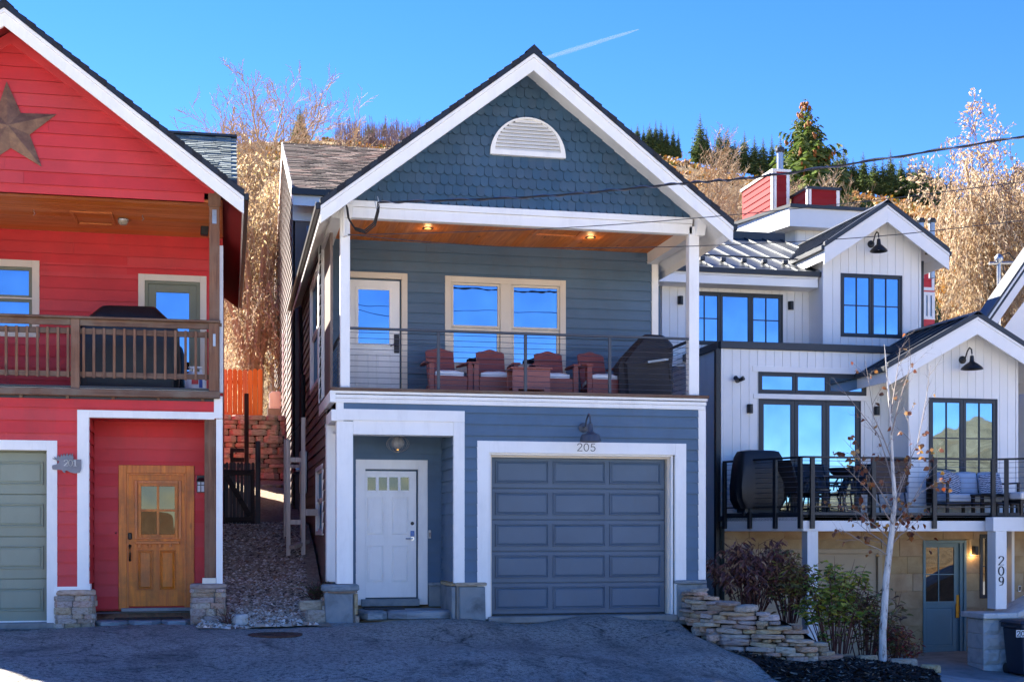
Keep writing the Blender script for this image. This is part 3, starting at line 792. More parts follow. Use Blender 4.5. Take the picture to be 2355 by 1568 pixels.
# entrance alcove
aw = backing(blue, fD, ax0+.02, ax1+.05, -.05, az1+.2, m_blue, w0=-.12, w1=-.06)
dx0, dx1, dzt, dzb = X(818, BD), X(983, BD), Z(900, 1057, BD), Z(900, 1390, BD)
clap(aw, fD, ax0+.05, X(1019, BD), Z(1000,1342,BD), az1+.15, .169, m_blue, [(dx0+.02, dx1-.02, dzb-.1, dzt-.02)], rg=rb)
sfr = left(X(1043, BF)+.005)
sw = MB().box(X(1043,BF)+.05, X(1043,BF)+.1, BF+.02, BD+.05, -.05, az1+.2).build("wall", m_blue, blue)
clap(sw, sfr, BF+.06, BD-.01, Z(1043,1338,BF), az1+.15, .169, m_blue, rg=rb)
fpart("corner_board", m_blue, blue, sfr, BD-.06, BD-.012, 0, .022, Z(1043,1338,BF), az1+.15)
boxo("alcove_ceiling", m_white, blue, ax0, ax1, BF+.05, BD, az1+.06, az1+.09)
trimring(blue, fD, dx0, dx1, dzb, dzt, dx1-X(960,BD)-.01, m_white, -.05, .03, 0, "door_trim")
sx0, sx1, sz0, sz1 = X(832, BD), X(957, BD), Z(895, 1373, BD), Z(895, 1083, BD)
fd = fpart("front_door", m_white, blue, fD, sx0, sx1, -.04, .008, sz0, sz1, .004)
def wbox(pxa, pya, pxb, pyb, Y): return X(pxa, Y), X(pxb, Y), Z((pxa+pxb)/2, pyb, Y), Z((pxa+pxb)/2, pya, Y)
for pa, pb in ((845,864),(871,890),(895,915),(921,940)):
    a, b, c, d = wbox(pa, 1097, pb, 1127, BD)
    ln = ring(MB(), fD, a-.012, b+.012, c-.012, d+.012, .012, .008, .014).build("lite_frame", m_white, fd)
    fbox(MB(), fD, a, b, .008, .010, c, d).build("pane", m_glassm, fd)
for bx in ((845,1143,881,1228),(901,1143,938,1228),(845,1254,881,1337),(901,1254,938,1337)):
    a, b, c, d = wbox(*bx, BD); raised_panel(fd, fD, a, b, c, d, .010, m_white, .012, .014)
hx = X(948, BD)
MB().lathe([(.028,0),(.028,-.012),(.018,-.02)], (hx, BD-.008, Z(948,1203,BD)), 14, ax='y').build("deadbolt", m_black, fd)
m_keypad = plain("blue_keypad", s(60,110,180), .3)
fpart("keypad", m_keypad, fd, fD, hx-.03, hx+.03, .008, .03, Z(948,1233,BD), Z(948,1220,BD), .006)
MB().tube([(hx, BD-.01, Z(948,1238,BD)), (hx, BD-.055, Z(948,1238,BD)), (hx-.11, BD-.06, Z(948,1238,BD))], .011, 8).build("lever_handle", m_chrome, fd)
MB().lathe([(.03,0),(.03,-.01)], (hx, BD-.008, Z(948,1238,BD)), 14, ax='y').build("rosette", m_chrome, fd)
fpart("door_sill", m_slab, blue, fD, X(830,BD), X(962,BD), -.02, .14, Z(895,1392,BD), Z(895,1376,BD), .004)
bell = fpart("doorbell", m_steel, blue, fD, X(983,BD)+.01, X(983,BD)+.055, .0, .035, Z(987,1238,BD), Z(987,1218,BD), .008)
fpart("bell_button", m_stonewarm, bell, fD, X(983,BD)+.02, X(983,BD)+.045, .035, .04, Z(987,1234,BD), Z(987,1224,BD))
# post and stone bases at the entrance
pz0, pz1 = zb(795, 1342), zb(795, 968)
fpart("entry_post", m_white, blue, fB, X(774, BF), X(812, BF), -.245, .006, pz0, pz1, .006)
fpart("entry_pilaster", m_white, blue, left(XL+.002), BD-.28, BD-.05, -.12, .02, zb(795,1342), zb(795,968), .004)
fpart("side_header", m_white, blue, left(XL+.01), BF-.028, BD+.2, -.16, .018, zb(795,968), zb(795,942), .004)
bx0, bx1 = X(745, BF-.1), X(824, BF-.1)
sb = boxo("stone_base", m_concrete, blue, bx0+.03, bx1-.03, BF-.06, BF+.42, -.16, zb(785,1358))
zc0 = zb(785, 1358)
MB().loft([[(bx0+.03,BF-.10,-.15),(bx1-.08,BF-.105,-.17),(bx1-.075,BF-.06,-.17),(bx0+.03,BF-.05,-.15)], [(bx0+.005,BF-.10,zc0-.03),(bx1-.075,BF-.10,zc0-.035),(bx1-.075,BF-.055,zc0-.03),(bx0+.005,BF-.05,zc0-.03)]]).build("facing_stone", m_slab, sb, .012)
for (a, b, c, d) in ((bx1-.065, bx1+.0, .02, zc0-.04), (bx1-.055, bx1+.02, -.17, .0)):
    stone(sb, ((a+b)/2, BF-.04, (c+d)/2), b-a, .16, d-c, 0, m_stone, rg=rb)
stone(sb, ((bx0+bx1)/2, BF+.1, zc0-.015), bx1-bx0, .5, .035, 0, m_stonewarm, rg=rb)
stone(sb, ((bx0+bx1)/2, BF+.12, zc0+.045), bx1-bx0+.05, .60, .10, 0, m_slab, "cap_stone", rg=rb)
for k in range(4): stone(sb, (bx0+.03, BF+.05+.11*k, .05+.1*(k % 2)), .16, .1, .2, 1.57, m_stone, rg=rb)
rx0, rx1 = X(1048, BF-.06), X(1117, BF-.06); rz1 = zb(1080, 1340)
sb2 = boxo("stone_base", m_concrete, blue, rx0+.02, rx1-.01, BF-.02, BF+.3, -.12, rz1-.03)
MB().loft([[(rx0+.06,BF-.07,-.13),(rx1,BF-.075,-.12),(rx1,BF-.02,-.12),(rx0+.06,BF-.02,-.13)], [(rx0+.055,BF-.07,rz1-.05),(rx1-.01,BF-.07,rz1-.05),(rx1-.01,BF-.02,rz1-.05),(rx0+.055,BF-.02,rz1-.05)]]).build("facing_stone", m_slab, sb2, .012)
MB().box(X(1043,BF)-.03, X(1043,BF)+.03, BF-.02, BD-.02, -.1, rz1-.05).build("facing_stone", m_slab, sb2, .01)
fpart("facing_stone", m_slab, sb2, fD, X(985,BD), X(1043,BD), .01, .05, -.05, Z(1000,1345,BD), .01)
stone(sb2, ((rx0+rx1)/2+.01, BF-.02, rz1-.015), rx1-rx0+.04, .16, .05, 0, m_stonewarm, "cap_stone", rg=rb)
stone(sb2, (X(1043,BF)-.0, (BF+BD)/2, rz1-.02), BD-BF, .12, .05, math.pi/2, m_stone, "cap_stone", rg=rb)
stone(sb2, (X(1002,BD), BD-.03, Z(1000,1342,BD)), .26, .12, .05, 0, m_slab, "cap_stone", rg=rb)
sb3 = boxo("stone_base", m_slab, blue, X(1553,BF)+.01, XR+.01, BF-.06, BF+.2, -.2, zb(1590,1342), .012)
stone(sb3, ((X(1553,BF)+XR)/2, BF+.04, zb(1590,1337)), XR-X(1553,BF)+.06, .3, .06, 0, m_slab, "cap_stone", rg=rb)
stp_ = thing("entry_step", "low grey flagstone step in front of the white entry door", "step", (X(940,BF), BF+.2, -.1))
ex0, ex1 = X(829, BF-.05), X(1052, BF-.05)
for a, b in ((ex0, ex0+.42), (ex0+.43, ex1)):
    stone(stp_, ((a+b)/2, BF+.42, -.015), b-a+.02, .96, .13, 0, m_slab, rg=rb)
stone(stp_, ((ex0+ex1)/2, BF+.4, -.11), ex1-ex0, .95, .07, 0, m_stonewarm, rg=rb)
dm_ = MB().box(X(835,BD-.3), X(925,BD-.3), BD-.62, BD-.22, .052, .066).build("door_mat", plain("dark_mat", s(52,56,62), .95, bump=1), None)
tag(dm_, "thin dark doormat on the step before the white door", "doormat")
# deck edge
dk = boxo("deck_floor", m_deckwood, blue, XL-.02, XR+.03, BF-.10, BB+.05, DK-.045, DK, .006)
fpart("deck_trim", m_white, blue, fB, XL-.02, XR+.01, -.05, .075, z_trim1-.055, DK-.047, .004)
fpart("deck_trim", m_white, blue, fB, XL-.005, XR, -.05, .055, z_trim0+.065, z_trim1-.068, .004)
fpart("deck_trim", m_white, blue, fB, XL+.005, XR-.01, -.05, .042, z_trim0-.002, z_trim0+.062, .004)
lt = left(XL)
fpart("deck_trim", m_white, blue, lt, BF-.07, BB, -.05, .03, z_trim0, DK-.047, .004)
fpart("deck_fascia", m_black, blue, fB, XL, XR-.02, -.05, .03, z_trim0+.05, DK-.05)
boxo("deck_soffit", m_white, blue, XL+.03, XR-.03, BF+.06, BB, az1+.25, az1+.28)
# porch: posts, beams, ceiling
for pa, pb in ((783,805),(1585,1608)):
    fpart("porch_post", m_white, blue, fB, X(pa, BF), X(pb, BF), -.145, .0, DK, BEAM0+.12, .005)
fpart("porch_beam", m_white, blue, fB, X(806, BF), X(1592, BF), -.14, .0, BEAM0, BEAM0+.155, .004)
fpart("porch_beam_cap", m_white, blue, fB, X(806, BF), X(1592, BF), -.14, .022, BEAM0+.158, BEAM1+.015, .004)
for px, sgn in ((799,-1),(1608,1)):
    xc_ = X(px, BF); hb = (.075 if sgn > 0 else .07)
    mb = MB(); mb.prism([(BF+.12, BEAM1+.04), (BF-.12, BEAM1+.04), (BF-.14, BEAM1-.08), (BF-.05, BEAM0-.02), (BF+.12, BEAM0-.02)], xc_-hb, xc_+hb, fr=lambda u, w, v: (w, u, v))
    mb.build("beam_end", m_white, blue, .006)
sbx = X(1488, BB)
for x0_, x1_ in ((sbx, sbx+.17), (2*XC-sbx-.17, 2*XC-sbx)):
    boxo("side_beam", m_white, blue, x0_, x1_, BF+.14, BB+.06, Z(1488,608,BB), CEIL+.05, .005)
cl = boxo("porch_ceiling", m_cedar, blue, XL+.05, XR-.05, BF+.05, BB+.02, CEIL+.03, CEIL+.06)
cx0, cx1 = 2*XC-sbx, sbx; nb = 40
for k in range(nb):
    a = cx0+(cx1-cx0)*k/nb; MB().box(a+.0015, a+(cx1-cx0)/nb-.0015, BF+.14, BB, CEIL, CEIL+.03).build("ceiling_board", m_cedar, cl)
hp0, hp1 = P(1232,552,BB-1.15), P(1345,552,BB-1.15)
hy0, hy1 = BB-1.75, BB-1.0
ring(MB(), lambda u, w, v: (u, v, CEIL-w), X(1232,20.5), X(1342,20.5), hy0, hy1, .06, -.01, .018).build("ceiling_hatch", m_cedar, cl, .003)
# porch back wall
pw_ = backing(blue, fP, XL+.02, XR-.05, DK, CEIL+.02, m_blue, [(X(1030,BB), X(1293,BB), Z(1150,855,BB), Z(1150,648,BB))])
hl = [(X(783,BB)+.02, X(936,BB)-.02, 0, Z(870,628,BB)-.02), (X(1023,BB)+.02, X(1300,BB)-.02, Z(1160,856,BB)+.02, Z(1160,640,BB)-.02)]
clap(pw_, fP, XL+.14, X(1499,BB), DK+.01, CEIL, .169, m_blue, hl, rg=rb)
fpart("corner_board", m_white, blue, fP, X(1498,BB), X(1513,BB), -.1, .03, DK, CEIL, .004)
fpart("corner_board", m_white, blue, fP, XL+.01, XL+.14, -.1, .03, DK, CEIL, .004)
trimring(blue, fP, X(783,BB), X(936.6,BB), DK-.01, Z(870,627,BB), X(936.6,BB)-X(923,BB), m_cream, -.05, .028, 0, "door_trim")
ud = fpart("porch_door", m_white, blue, fP, X(800,BB), X(919,BB), -.05, .004, DK+.01, Z(870,645,BB), .004)
a, b, c, d = wbox(824,667,895,790,BB)
ring(MB(), fP, a-.045, b+.045, c-.045, d+.045, .045, .004, .018).build("lite_frame", m_white, ud, .004)
fbox(MB(), fP, a, b, .004, .007, c, d).build("pane", m_glass, ud)
for bx in ((818,812,848,888),(866,812,898,888)):
    a, b, c, d = wbox(*bx, BB); raised_panel(ud, fP, a, b, c, d, .006, m_white, .016, .016)
a, b, c, d = wbox(906,769,918,812,BB); hp = fpart("lock_plate", m_oil, ud, fP, a, b, .004, .02, c, d, .004)
zz = (c+d)/2-.03; MB().tube([((a+b)/2, BB-.01, zz), ((a+b)/2, BB-.06, zz), ((a+b)/2-.05, BB-.065, zz+.01), ((a+b)/2-.11, BB-.06, zz-.015)], .009, 8).build("lever_handle", m_oil, hp)
# double window on the porch
wn0 = thing_part = MB(); 
wu0, wu1, wv0, wv1 = X(1023,BB), X(1300.5,BB), Z(1160,856,BB), Z(1160,640,BB)
tt = X(1037,BB)-X(1023,BB)
wnd = trimring(blue, fP, wu0, wu1, wv0, wv1, tt, m_cream, -.08, .028, tt, "porch_window")
mx0, mx1 = X(1150,BB), X(1176,BB)
fpart("mullion", m_cream, wnd, fP, mx0, mx1, -.08, .027, wv0+tt, wv1-tt, .004)
vmid = Z(1095,751,BB)
for a, b in ((wu0+tt, mx0), (mx1, wu1-tt)):
    sash(wnd, fP, a+.004, b-.004, vmid-.02, wv1-tt-.004, .038, m_cream, m_glass, 1, 1, w=.008, name="upper_sash")
    sash(wnd, fP, a+.004, b-.004, wv0+tt+.004, vmid-.024, .045, m_cream, m_glass, 1, 1, w=-.012, name="lower_sash")
fpart("window_sill", m_cream, wnd, fP, wu0-.02, wu1+.02, .0, .05, wv0-.03, wv0-.002, .004)
# porch railing with steel cables
rl = MB(); ry = BF-.0; rz = zb(806, 751)
rail = fpart("railing", m_rail, blue, front(BF+.03), X(805,BF), X(1586,BF), -.025, .025, rz-.035, rz, .004)
for px in (1009, 1209.5, 1403.5):
    fpart("rail_post", m_rail, rail, front(BF+.03), X(px,BF)-.022, X(px,BF)+.022, -.02, .02, DK, rz-.036, .003)
for k in range(10):
    zc_ = DK+.075+(rz-.06-DK-.075)*k/9.2
    MB().tube([(X(805,BF), BF+.03, zc_), (X(1586,BF), BF+.03, zc_)], .0042, 5).build("cable", m_cable, rail)
for sx in (X(794,BF), X(1597,BF)):
    boxo("side_rail", m_rail, rail, sx-.025, sx+.025, BF+.15, BB-.02, rz-.035, rz, .004)
    boxo("rail_post", m_rail, rail, sx-.02, sx+.02, BF+1.15, BF+1.19, DK, rz-.036, .003)
    for k in range(10):
        zc_ = DK+.075+(rz-.06-DK-.075)*k/9.2
        MB().tube([(sx, BF+.14, zc_), (sx, BB-.02, zc_)], .0042, 5).build("cable", m_cable, rail)
# gable with scalloped shingles
gzb = BEAM1+.01
def under(u): return zA-.20 - abs(u-XC)*SL
mb = MB(); gl_ = lambda z: (XC-(zA-.14-z)/SL, XC+(zA-.14-z)/SL)
a, b = gl_(gzb)
gw = mb.prism([(a, gzb), (b, gzb), (XC, zA-.14)], BF+.03, BF+.06).build("gable_wall", m_blued, blue)
sw_, sh2 = .122, .152
mb = MB(); n = 7; prof = [(sw_*.49, .12), (sw_*.49, -.015)] + [(sw_*.49*math.cos(math.pi*k/n), -.015-sw_*.42*math.sin(math.pi*k/n)) for k in range(1, n)] + [(-sw_*.49, -.015), (-sw_*.49, .12)]
Vs = [(x, -.006-.030*(1-(z+.07)/.19), z) for x, z in prof] + [(x, .004, z) for x, z in prof]
nn = len(prof); mb.add(Vs, [list(range(nn)), list(range(2*nn-1, nn-1, -1))] + [(i, i+nn, (i+1) % nn+nn, (i+1) % nn) for i in range(nn)])
so = mb.build("shingle", m_blued, None); sme = so.data; soff = WPOS[so].copy(); bpy.data.objects.remove(so)
vx, vz0, vr = X(1213.5,BF), zb(1213,361), (X(1300,BF)-X(1127,BF))/2
row = 0; z = gzb+.07; ns = 0
while z < zA-.3:
    k = -30
    while k < 31:
        x = XC+(k+(.5 if row % 2 else 0))*sw_ + (rb.random()-.5)*.006; k += 1
        if z+.10 > under(x+math.copysign(sw_*.3, x-XC))+.17: continue
        if z > vz0-.0 and math.hypot(x-vx, max(0, z-vz0)) < vr-.05: continue
        o = bpy.data.objects.new("shingle", sme); link(o, gw); o.location = Vector((x, BF+.03, z+(rb.random()-.5)*.006))+soff-WPOS[gw]; ns += 1
        o.rotation_euler = ((rb.random()-.5)*.02, (rb.random()-.5)*.02, 0)
    z += sh2; row += 1
# half-round louvred vent
vt = MB(); n = 28
outer = [(vx+vr*math.cos(math.pi*k/n), vz0+vr*1.0*math.sin(math.pi*k/n)) for k in range(n+1)]
ri = vr-.075; inner = [(vx+ri*math.cos(math.pi*k/n), vz0+.07+(ri-.0)*math.sin(math.pi*k/n)*.97) for k in range(n+1)]
V = [(x, BF-.05, z) for x, z in outer]+[(x, BF-.05, z) for x, z in inner]+[(x, BF+.03, z) for x, z in outer]+[(x, BF+.03, z) for x, z in inner]
m_ = n+1; F = []
for k in range(n): F += [(k, k+1, m_+k+1, m_+k), (2*m_+k, 2*m_+k+1, k+1, k), (m_+k, m_+k+1, 3*m_+k+1, 3*m_+k)]
F += [(0, m_, 2*m_-1, m_-1), (0, m_-1, 3*m_-1, 2*m_), (m_, 2*m_-1, 4*m_-1, 3*m_)]
vent = vt.add(V, F).build("gable_vent", m_white, blue)
MB().prism([(x, z) for x, z in inner], BF+.012, BF+.02).build("vent_back", m_oil, vent)
for k in range(9):
    z0_ = vz0+.075+k*(ri*.97)/9.2; hw_ = math.sqrt(max(0, 1-((z0_+.02-vz0-.07)/(ri*.97))**2))*ri
    if hw_ < .06: continue
    MB().hexa([(vx-hw_, BF-.042, z0_), (vx+hw_, BF-.042, z0_), (vx+hw_, BF+.0, z0_+.052), (vx-hw_, BF+.0, z0_+.052), (vx-hw_, BF-.034, z0_-.006), (vx+hw_, BF-.034, z0_-.006), (vx+hw_, BF+.008, z0_+.046), (vx-hw_, BF+.008, z0_+.046)]).build("louvre_slat", m_white, vent)
# roof: two slopes with soffit, fascia and shingle courses
m_roof = rock("dark_asphalt_shingle", [s(34,36,40), s(46,48,54), s(58,60,66)], .9, .12, 30, .6, .05, .004)
m_roofb = rock("brown_asphalt_shingle", [s(82,68,60), s(110,94,84), s(134,116,104)], .9, .0, 2, .4, .05, .004, obj=False)
def gable_roof(parent, xc, hw, za, y0, y1, sl, th=.05, soff=None, roofm=None, fas=None, fh=.19, drip=.085, courses=True, name="roof", edge=None, expo=.145):
    """ridge along y; za = top of the roof edge at the ridge"""
    soff = soff or m_white; roofm = roofm or m_roof; fas = fas or m_white; edge = edge or m_black
    c = math.cos(math.atan(sl)); tv = th/c
    rf = MB(); 
    for sg in (-1, 1):
        e = xc+sg*hw; ze = za-hw*sl
        rf.hexa([(xc,y0,za-drip-tv),(e,y0,ze-drip-tv),(e,y1,ze-drip-tv),(xc,y1,za-drip-tv),(xc,y0,za-drip),(e,y0,ze-drip),(e,y1,ze-drip),(xc,y1,za-drip)])
    rf = rf.build(name, soff, parent)
    fv = fh/c
    for sg in (-1, 1):
        e = xc+sg*(hw-.0); ze = za-hw*sl
        # rake board, its thin upper moulding, black drip edge
        def rake(nm, m__, a, b, yy0, yy1, bev=.003, q=0):
            MB().hexa([(xc,yy0,za-b),(e,yy0,ze-b),(e,yy1,ze-b),(xc,yy1,za-b),(xc,yy0,za-a),(e,yy0,ze-a),(e,yy1,ze-a),(xc,yy1,za-a)]).build(nm, m__, rf, bev)
        rake("rake_board", fas, drip+.055, drip+fv, y0-.022, y0+.02)
        rake("rake_moulding", fas, drip-.002, drip+.053, y0-.04, y0+.02)
        rake("drip_edge", edge, .0, drip-.004, y0-.052, y0+.03, 0)
        MB().box(min(e, e-sg*.02), max(e, e-sg*.02), y0+.022, y1, ze-drip-.16, ze-drip-.002).build("eave_fascia", fas, rf, .003)
        MB().box(min(e+sg*.07, e), max(e+sg*.07, e), y0-.03, y1, ze-drip-.05, ze-drip+.05).build("gutter", edge, rf, .01)
        if courses:
            L = hw/c; nr = int(L/expo); mbc = MB()
            for k in range(nr+1):
                d0 = k*expo; d1 = min(L, d0+expo+.01)
                p = lambda d, h: (xc+sg*(hw-d*c), ze+d*c*sl+h)
                (xa, za_), (xb, zb_) = p(d0, -drip+.004), p(d1, -drip+.004)
                (xa2, za2), (xb2, zb2) = p(d0-.01, drip*.25), p(d1, drip*.25-.018-drip*.0)
                jx = .012*math.sin(k*2.3)
                mbc.hexa([(xa,y0-.05+jx,za_),(xb,y0-.05+jx,zb_),(xb,y1,zb_),(xa,y1,za_),(xa2,y0-.05+jx,za2),(xb2,y0-.05+jx,zb2),(xb2,y1,zb2),(xa2,y1,za2)])
            mbc.build("shingle_courses", roofm, rf)
    MB().loft([[(xc-.13, yy, za-.13*sl+.03), (xc, yy, za+.045), (xc+.13, yy, za-.13*sl+.03), (xc, yy, za-.02)] for yy in (y0-.05, y1)]).build("ridge_cap", roofm, rf)
    return rf
broof = gable_roof(blue, XC, HW, zA, BR, 27.6, SL)
# downspout on the left
dsx = XL-.05; dsy = YX(704, dsx)
dsp = MB().tube([(X(740,BR)+.1, 26.4, zE-.25), (dsx, 26.7, zE-.9), (dsx, 26.7, 1.6)], .04, 8).build("downspout", m_black, blue)
# side walls and rear of the main block
YB = 27.5
lw2 = MB().box(XL+.06, XL+.1, BD, YB, -.3, zE+.2).build("side_wall", m_brownside, blue)
fL = left(XL)
so1 = [(YX(745, XL)-.0, YX(729, XL), Z(735,1230,22.0), Z(735,1072,22.0)), (YX(735, XL), YX(716, XL), Z(726,900,23.6), Z(726,645,23.6)), (BD-1, BB, DK-.1, 20)]
clap(lw2, fL, BD-.05, YB, .35, zE+.1, .169, m_brownside, so1, rg=rb, jmin=9)
for h_, r_ in ((so1[0], 2), (so1[1], 2)):
    w_ = trimring(blue, fL, h_[0], h_[1], h_[2], h_[3], .07, m_white, -.06, .03, .07, "side_window")
    mid = (h_[2]+h_[3])/2
    sash(w_, fL, h_[0]+.07, h_[1]-.07, mid, h_[3]-.07, .04, m_white, m_glass, w=.0); sash(w_, fL, h_[0]+.07, h_[1]-.07, h_[2]+.07, mid-.003, .04, m_white, m_glass, w=-.015)
fpart("corner_board", m_white, blue, fL, BB-.0, BB+.12, -.05, .03, DK, zE+.1, .004)
MB().box(XL+.03, XL+.09, BD, YB, -.4, .348).build("foundation", m_concrete, blue)
boxo("side_wall", m_blue, blue, XR-.08, XR-.02, BF+.1, YB, -.3, DK-.1); boxo("side_wall", m_blue, blue, XR-.08, XR-.02, BB+.02, YB, DK-.1, zE+.1)
boxo("rear_wall", m_blue, blue, XL+.1, XR-.1, YB-.1, YB, -.3, zE+1.6)
# rear addition with the brown roof
AXL, AY0, AY1 = XL-.16, 28.0, 38.0
rr = P(650, 325, 33.0); re0 = P(676, 418, 27.45); re1 = P(632, 668, 38.55)
zr_, ze_ = rr.z, (re0.z+re1.z)/2; xr0 = rr.x; xr1 = 7.6; yr = 33.0
add = boxo("addition_wall", m_brownside, blue, AXL+.05, 7.2, AY0, AY1, -.3, ze_-.1)
fA = left(AXL)
def alim(v): 
    k = (zr_-.25-v)/((zr_-ze_)/5.55); return (yr-k, yr+k)
clap(add, fA, AY0-.02, AY1-.14, 1.3, zr_-.4, .169, m_brownside, [(30.0,30.35,4.2,6.2),(32.3,32.6,4.2,6.0)], lim=lambda v: (max(AY0-.02, alim(v)[0]), min(AY1-.14, alim(v)[1])), rg=rb, jmin=20)
MB().prism([(AY0, ze_-.1), (AY1, ze_-.1), (yr, zr_-.2)], AXL+.05, AXL+.1, fr=lambda u, w, v: (w, u, v)).build("gable_wall", m_brownside, blue)
fpart("corner_board", m_white, blue, fA, AY1-.14, AY1, -.05, .03, 1.0, ze_-.1, .004)
for yy in (30.0, 32.3): 
    w_ = trimring(blue, fA, yy, yy+.33, 4.2, 6.1, .06, m_white, -.05, .03, .06, "side_window"); fpart("pane", m_glass, w_, fA, yy+.06, yy+.27, -.02, -.01, 4.26, 6.04)
fpart("addition_front", m_white, blue, front(AY0-.02), AXL, 4.0, -.02, .02, ze_-.55, ze_-.12)
sl2 = (zr_-ze_)/5.55
rf = MB()
for sg, ye in ((-1, yr-5.55), (1, yr+5.55)):
    rf.hexa([(xr0,ye,ze_-.16),(xr1,ye,ze_-.16),(xr1,yr,zr_-.16),(xr0,yr,zr_-.16),(xr0,ye,ze_-.05),(xr1,ye,ze_-.05),(xr1,yr,zr_-.05),(xr0,yr,zr_-.05)])
rf = rf.build("addition_roof", m_cream, blue)
for sg, ye in ((-1, yr-5.55), (1, yr+5.55)):
    MB().hexa([(xr0-.02,ye,ze_-.34),(xr0+.02,ye,ze_-.34),(xr0+.02,yr,zr_-.34),(xr0-.02,yr,zr_-.34),(xr0-.02,ye,ze_-.02),(xr0+.02,ye,ze_-.02),(xr0+.02,yr,zr_-.02),(xr0-.02,yr,zr_-.02)]).build("rake_board", m_white, rf)
MB().box(xr0, xr1, yr-5.58, yr-5.54, ze_-.36, ze_-.05).build("eave_fascia", m_white, rf)
MB().box(xr0-.05, xr1, yr-5.68, yr-5.58, ze_-.15, ze_-.03).build("gutter", m_black, rf)
Ls = math.hypot(5.55, zr_-ze_); mb = MB(); k = 0; cs, sn = 5.55/Ls, (zr_-ze_)/Ls
while k*.15 < Ls:
    d0, d1 = k*.15, min(Ls, k*.15+.16); x = xr0-.02+(k % 3)*.1
    lo = True
    xx = [xr0-.02]+[x+.3*i for i in range(1, 26) if x+.3*i < xr1]
    for p, q in zip(xx, xx[1:]):
        h = .012+.014*rb.random(); j = (rb.random()-.5)*.03
        A = lambda d, hh: (yr-5.6+d*cs-hh*sn, ze_-.05+d*sn+hh*cs)
        (ya, za_), (yb_, zb_) = A(d0+j, h), A(d1, h*.2); (yc, zc_), _ = A(d0+j, 0), 0
        mb.add([(p+.006,ya,za_),(q-.006,ya,za_),(q-.006,yb_,zb_),(p+.006,yb_,zb_),(p+.006,yc,zc_),(q-.006,yc,zc_)], [(0,1,2,3),(4,5,1,0)])
    k += 1
t = NT("brown_shingle_tabs"); gcol = t.node("ShaderNodeNewGeometry"); wn_ = t.node("ShaderNodeTexWhiteNoise", noise_dimensions='1D'); t.link(gcol.outputs['Random Per Island'], wn_.inputs['W'])
cc = t.ramp(wn_.outputs[0], [(.05, s(70,58,54)), (.4, s(104,88,80)), (.75, s(128,110,100)), (.97, s(150,118,104))])
t.bump(t.noise(t.pos(), 60, 4), .5, .01); m_tabs = t.fin(cc, .9, 0, .3)
o = mb.build("shingle_tabs", m_tabs, rf, recalc=False); o["kind"] = "stuff"
# conduit post frame in the alley beside the house
m_paletimber = wood("weathered_white_timber", s(184,170,156), s(222,210,196), "z", .7, 7, .05, True, .2)
fr_ = thing("alley_trellis", "tall pale ladder-like timber trellis standing in the alley beside the house wall", "trellis", (X(672,22.6), 22.6, .7))
fx = [X(663,22.4), X(697,22.4)]
for k, (x_, yy, zt) in enumerate(((fx[0],22.4,Z(667,1010,22.4)), (fx[1],22.35,Z(703,960,22.35)), (X(657,23.4),23.4,Z(660,1010,23.4)), (X(694,23.4),23.4,Z(694,1075,23.4)))):
    boxo("post", m_paletimber, fr_, x_-.035, x_+.035, yy-.035, yy+.035, alley_z(x_, yy)-.1, zt, .004)
for zz in (Z(680,1057,22.4), Z(680,1200,22.4)):
    boxo("rung", m_paletimber, fr_, fx[0]+.036, fx[1]-.036, 22.38, 22.44, zz-.04, zz+.04, .004)
boxo("rung", m_paletimber, fr_, X(657,23.4)+.036, X(694,23.4)-.036, 23.38, 23.43, Z(680,1072,23.4)-.03, Z(680,1072,23.4)+.03, .004)
boxo("rung", m_paletimber, fr_, fx[1]+.036, XL-.01, 22.31, 22.36, Z(710,1177,22.4)-.06, Z(710,1177,22.4)+.05, .004)
MB().tube([(fx[0], 22.4, Z(667,1010,22.4)), (fx[1]+.02, 22.35, Z(703,960,22.35))], .008, 5).build("wire", m_black, fr_)
et = thing("electric_meter", "round glass electric meter on a black conduit beside the alley frame", "meter", (XL-.1, 25.4, 2.0))
MB().tube([(XL-.09, 25.4, 1.2), (XL-.09, 25.4, 4.2)], .05, 8).build("conduit", m_black, et)
MB().box(XL-.15, XL-.02, 25.25, 25.55, 1.95, 2.75).build("meter_box", m_steel, et, .01)
MB().lathe([(.1,0),(.1,-.08),(.07,-.12)], (XL-.15, 25.4, 2.4), 16, ax='x').build("dial", m_chrome, et)
# ------------------------------------------------------------------ the red house on the left
RF, RR, RB, RD = 19.6, 19.0, 22.0, 20.35
rr_ = random.Random(11)
RXR = X(512, RF); RXC = X(10, RR); RHW = X(561, RR)-RXC; rzA = Z(12, 6, RR); rzE = Z(561, 440, RR); RSL = (rzA-rzE)/RHW
RXL = 2*RXC-RXR
red = thing("red_house", "red clapboard house with brown balcony, green garage door and pine front door", "house", (RXC, RF, -.1))
fR, fRD, fRB = front(RF), front(RD), front(RB)
zr = lambda px, py, Y=RF: Z(px, py, Y)
RDK = zr(250, 893)
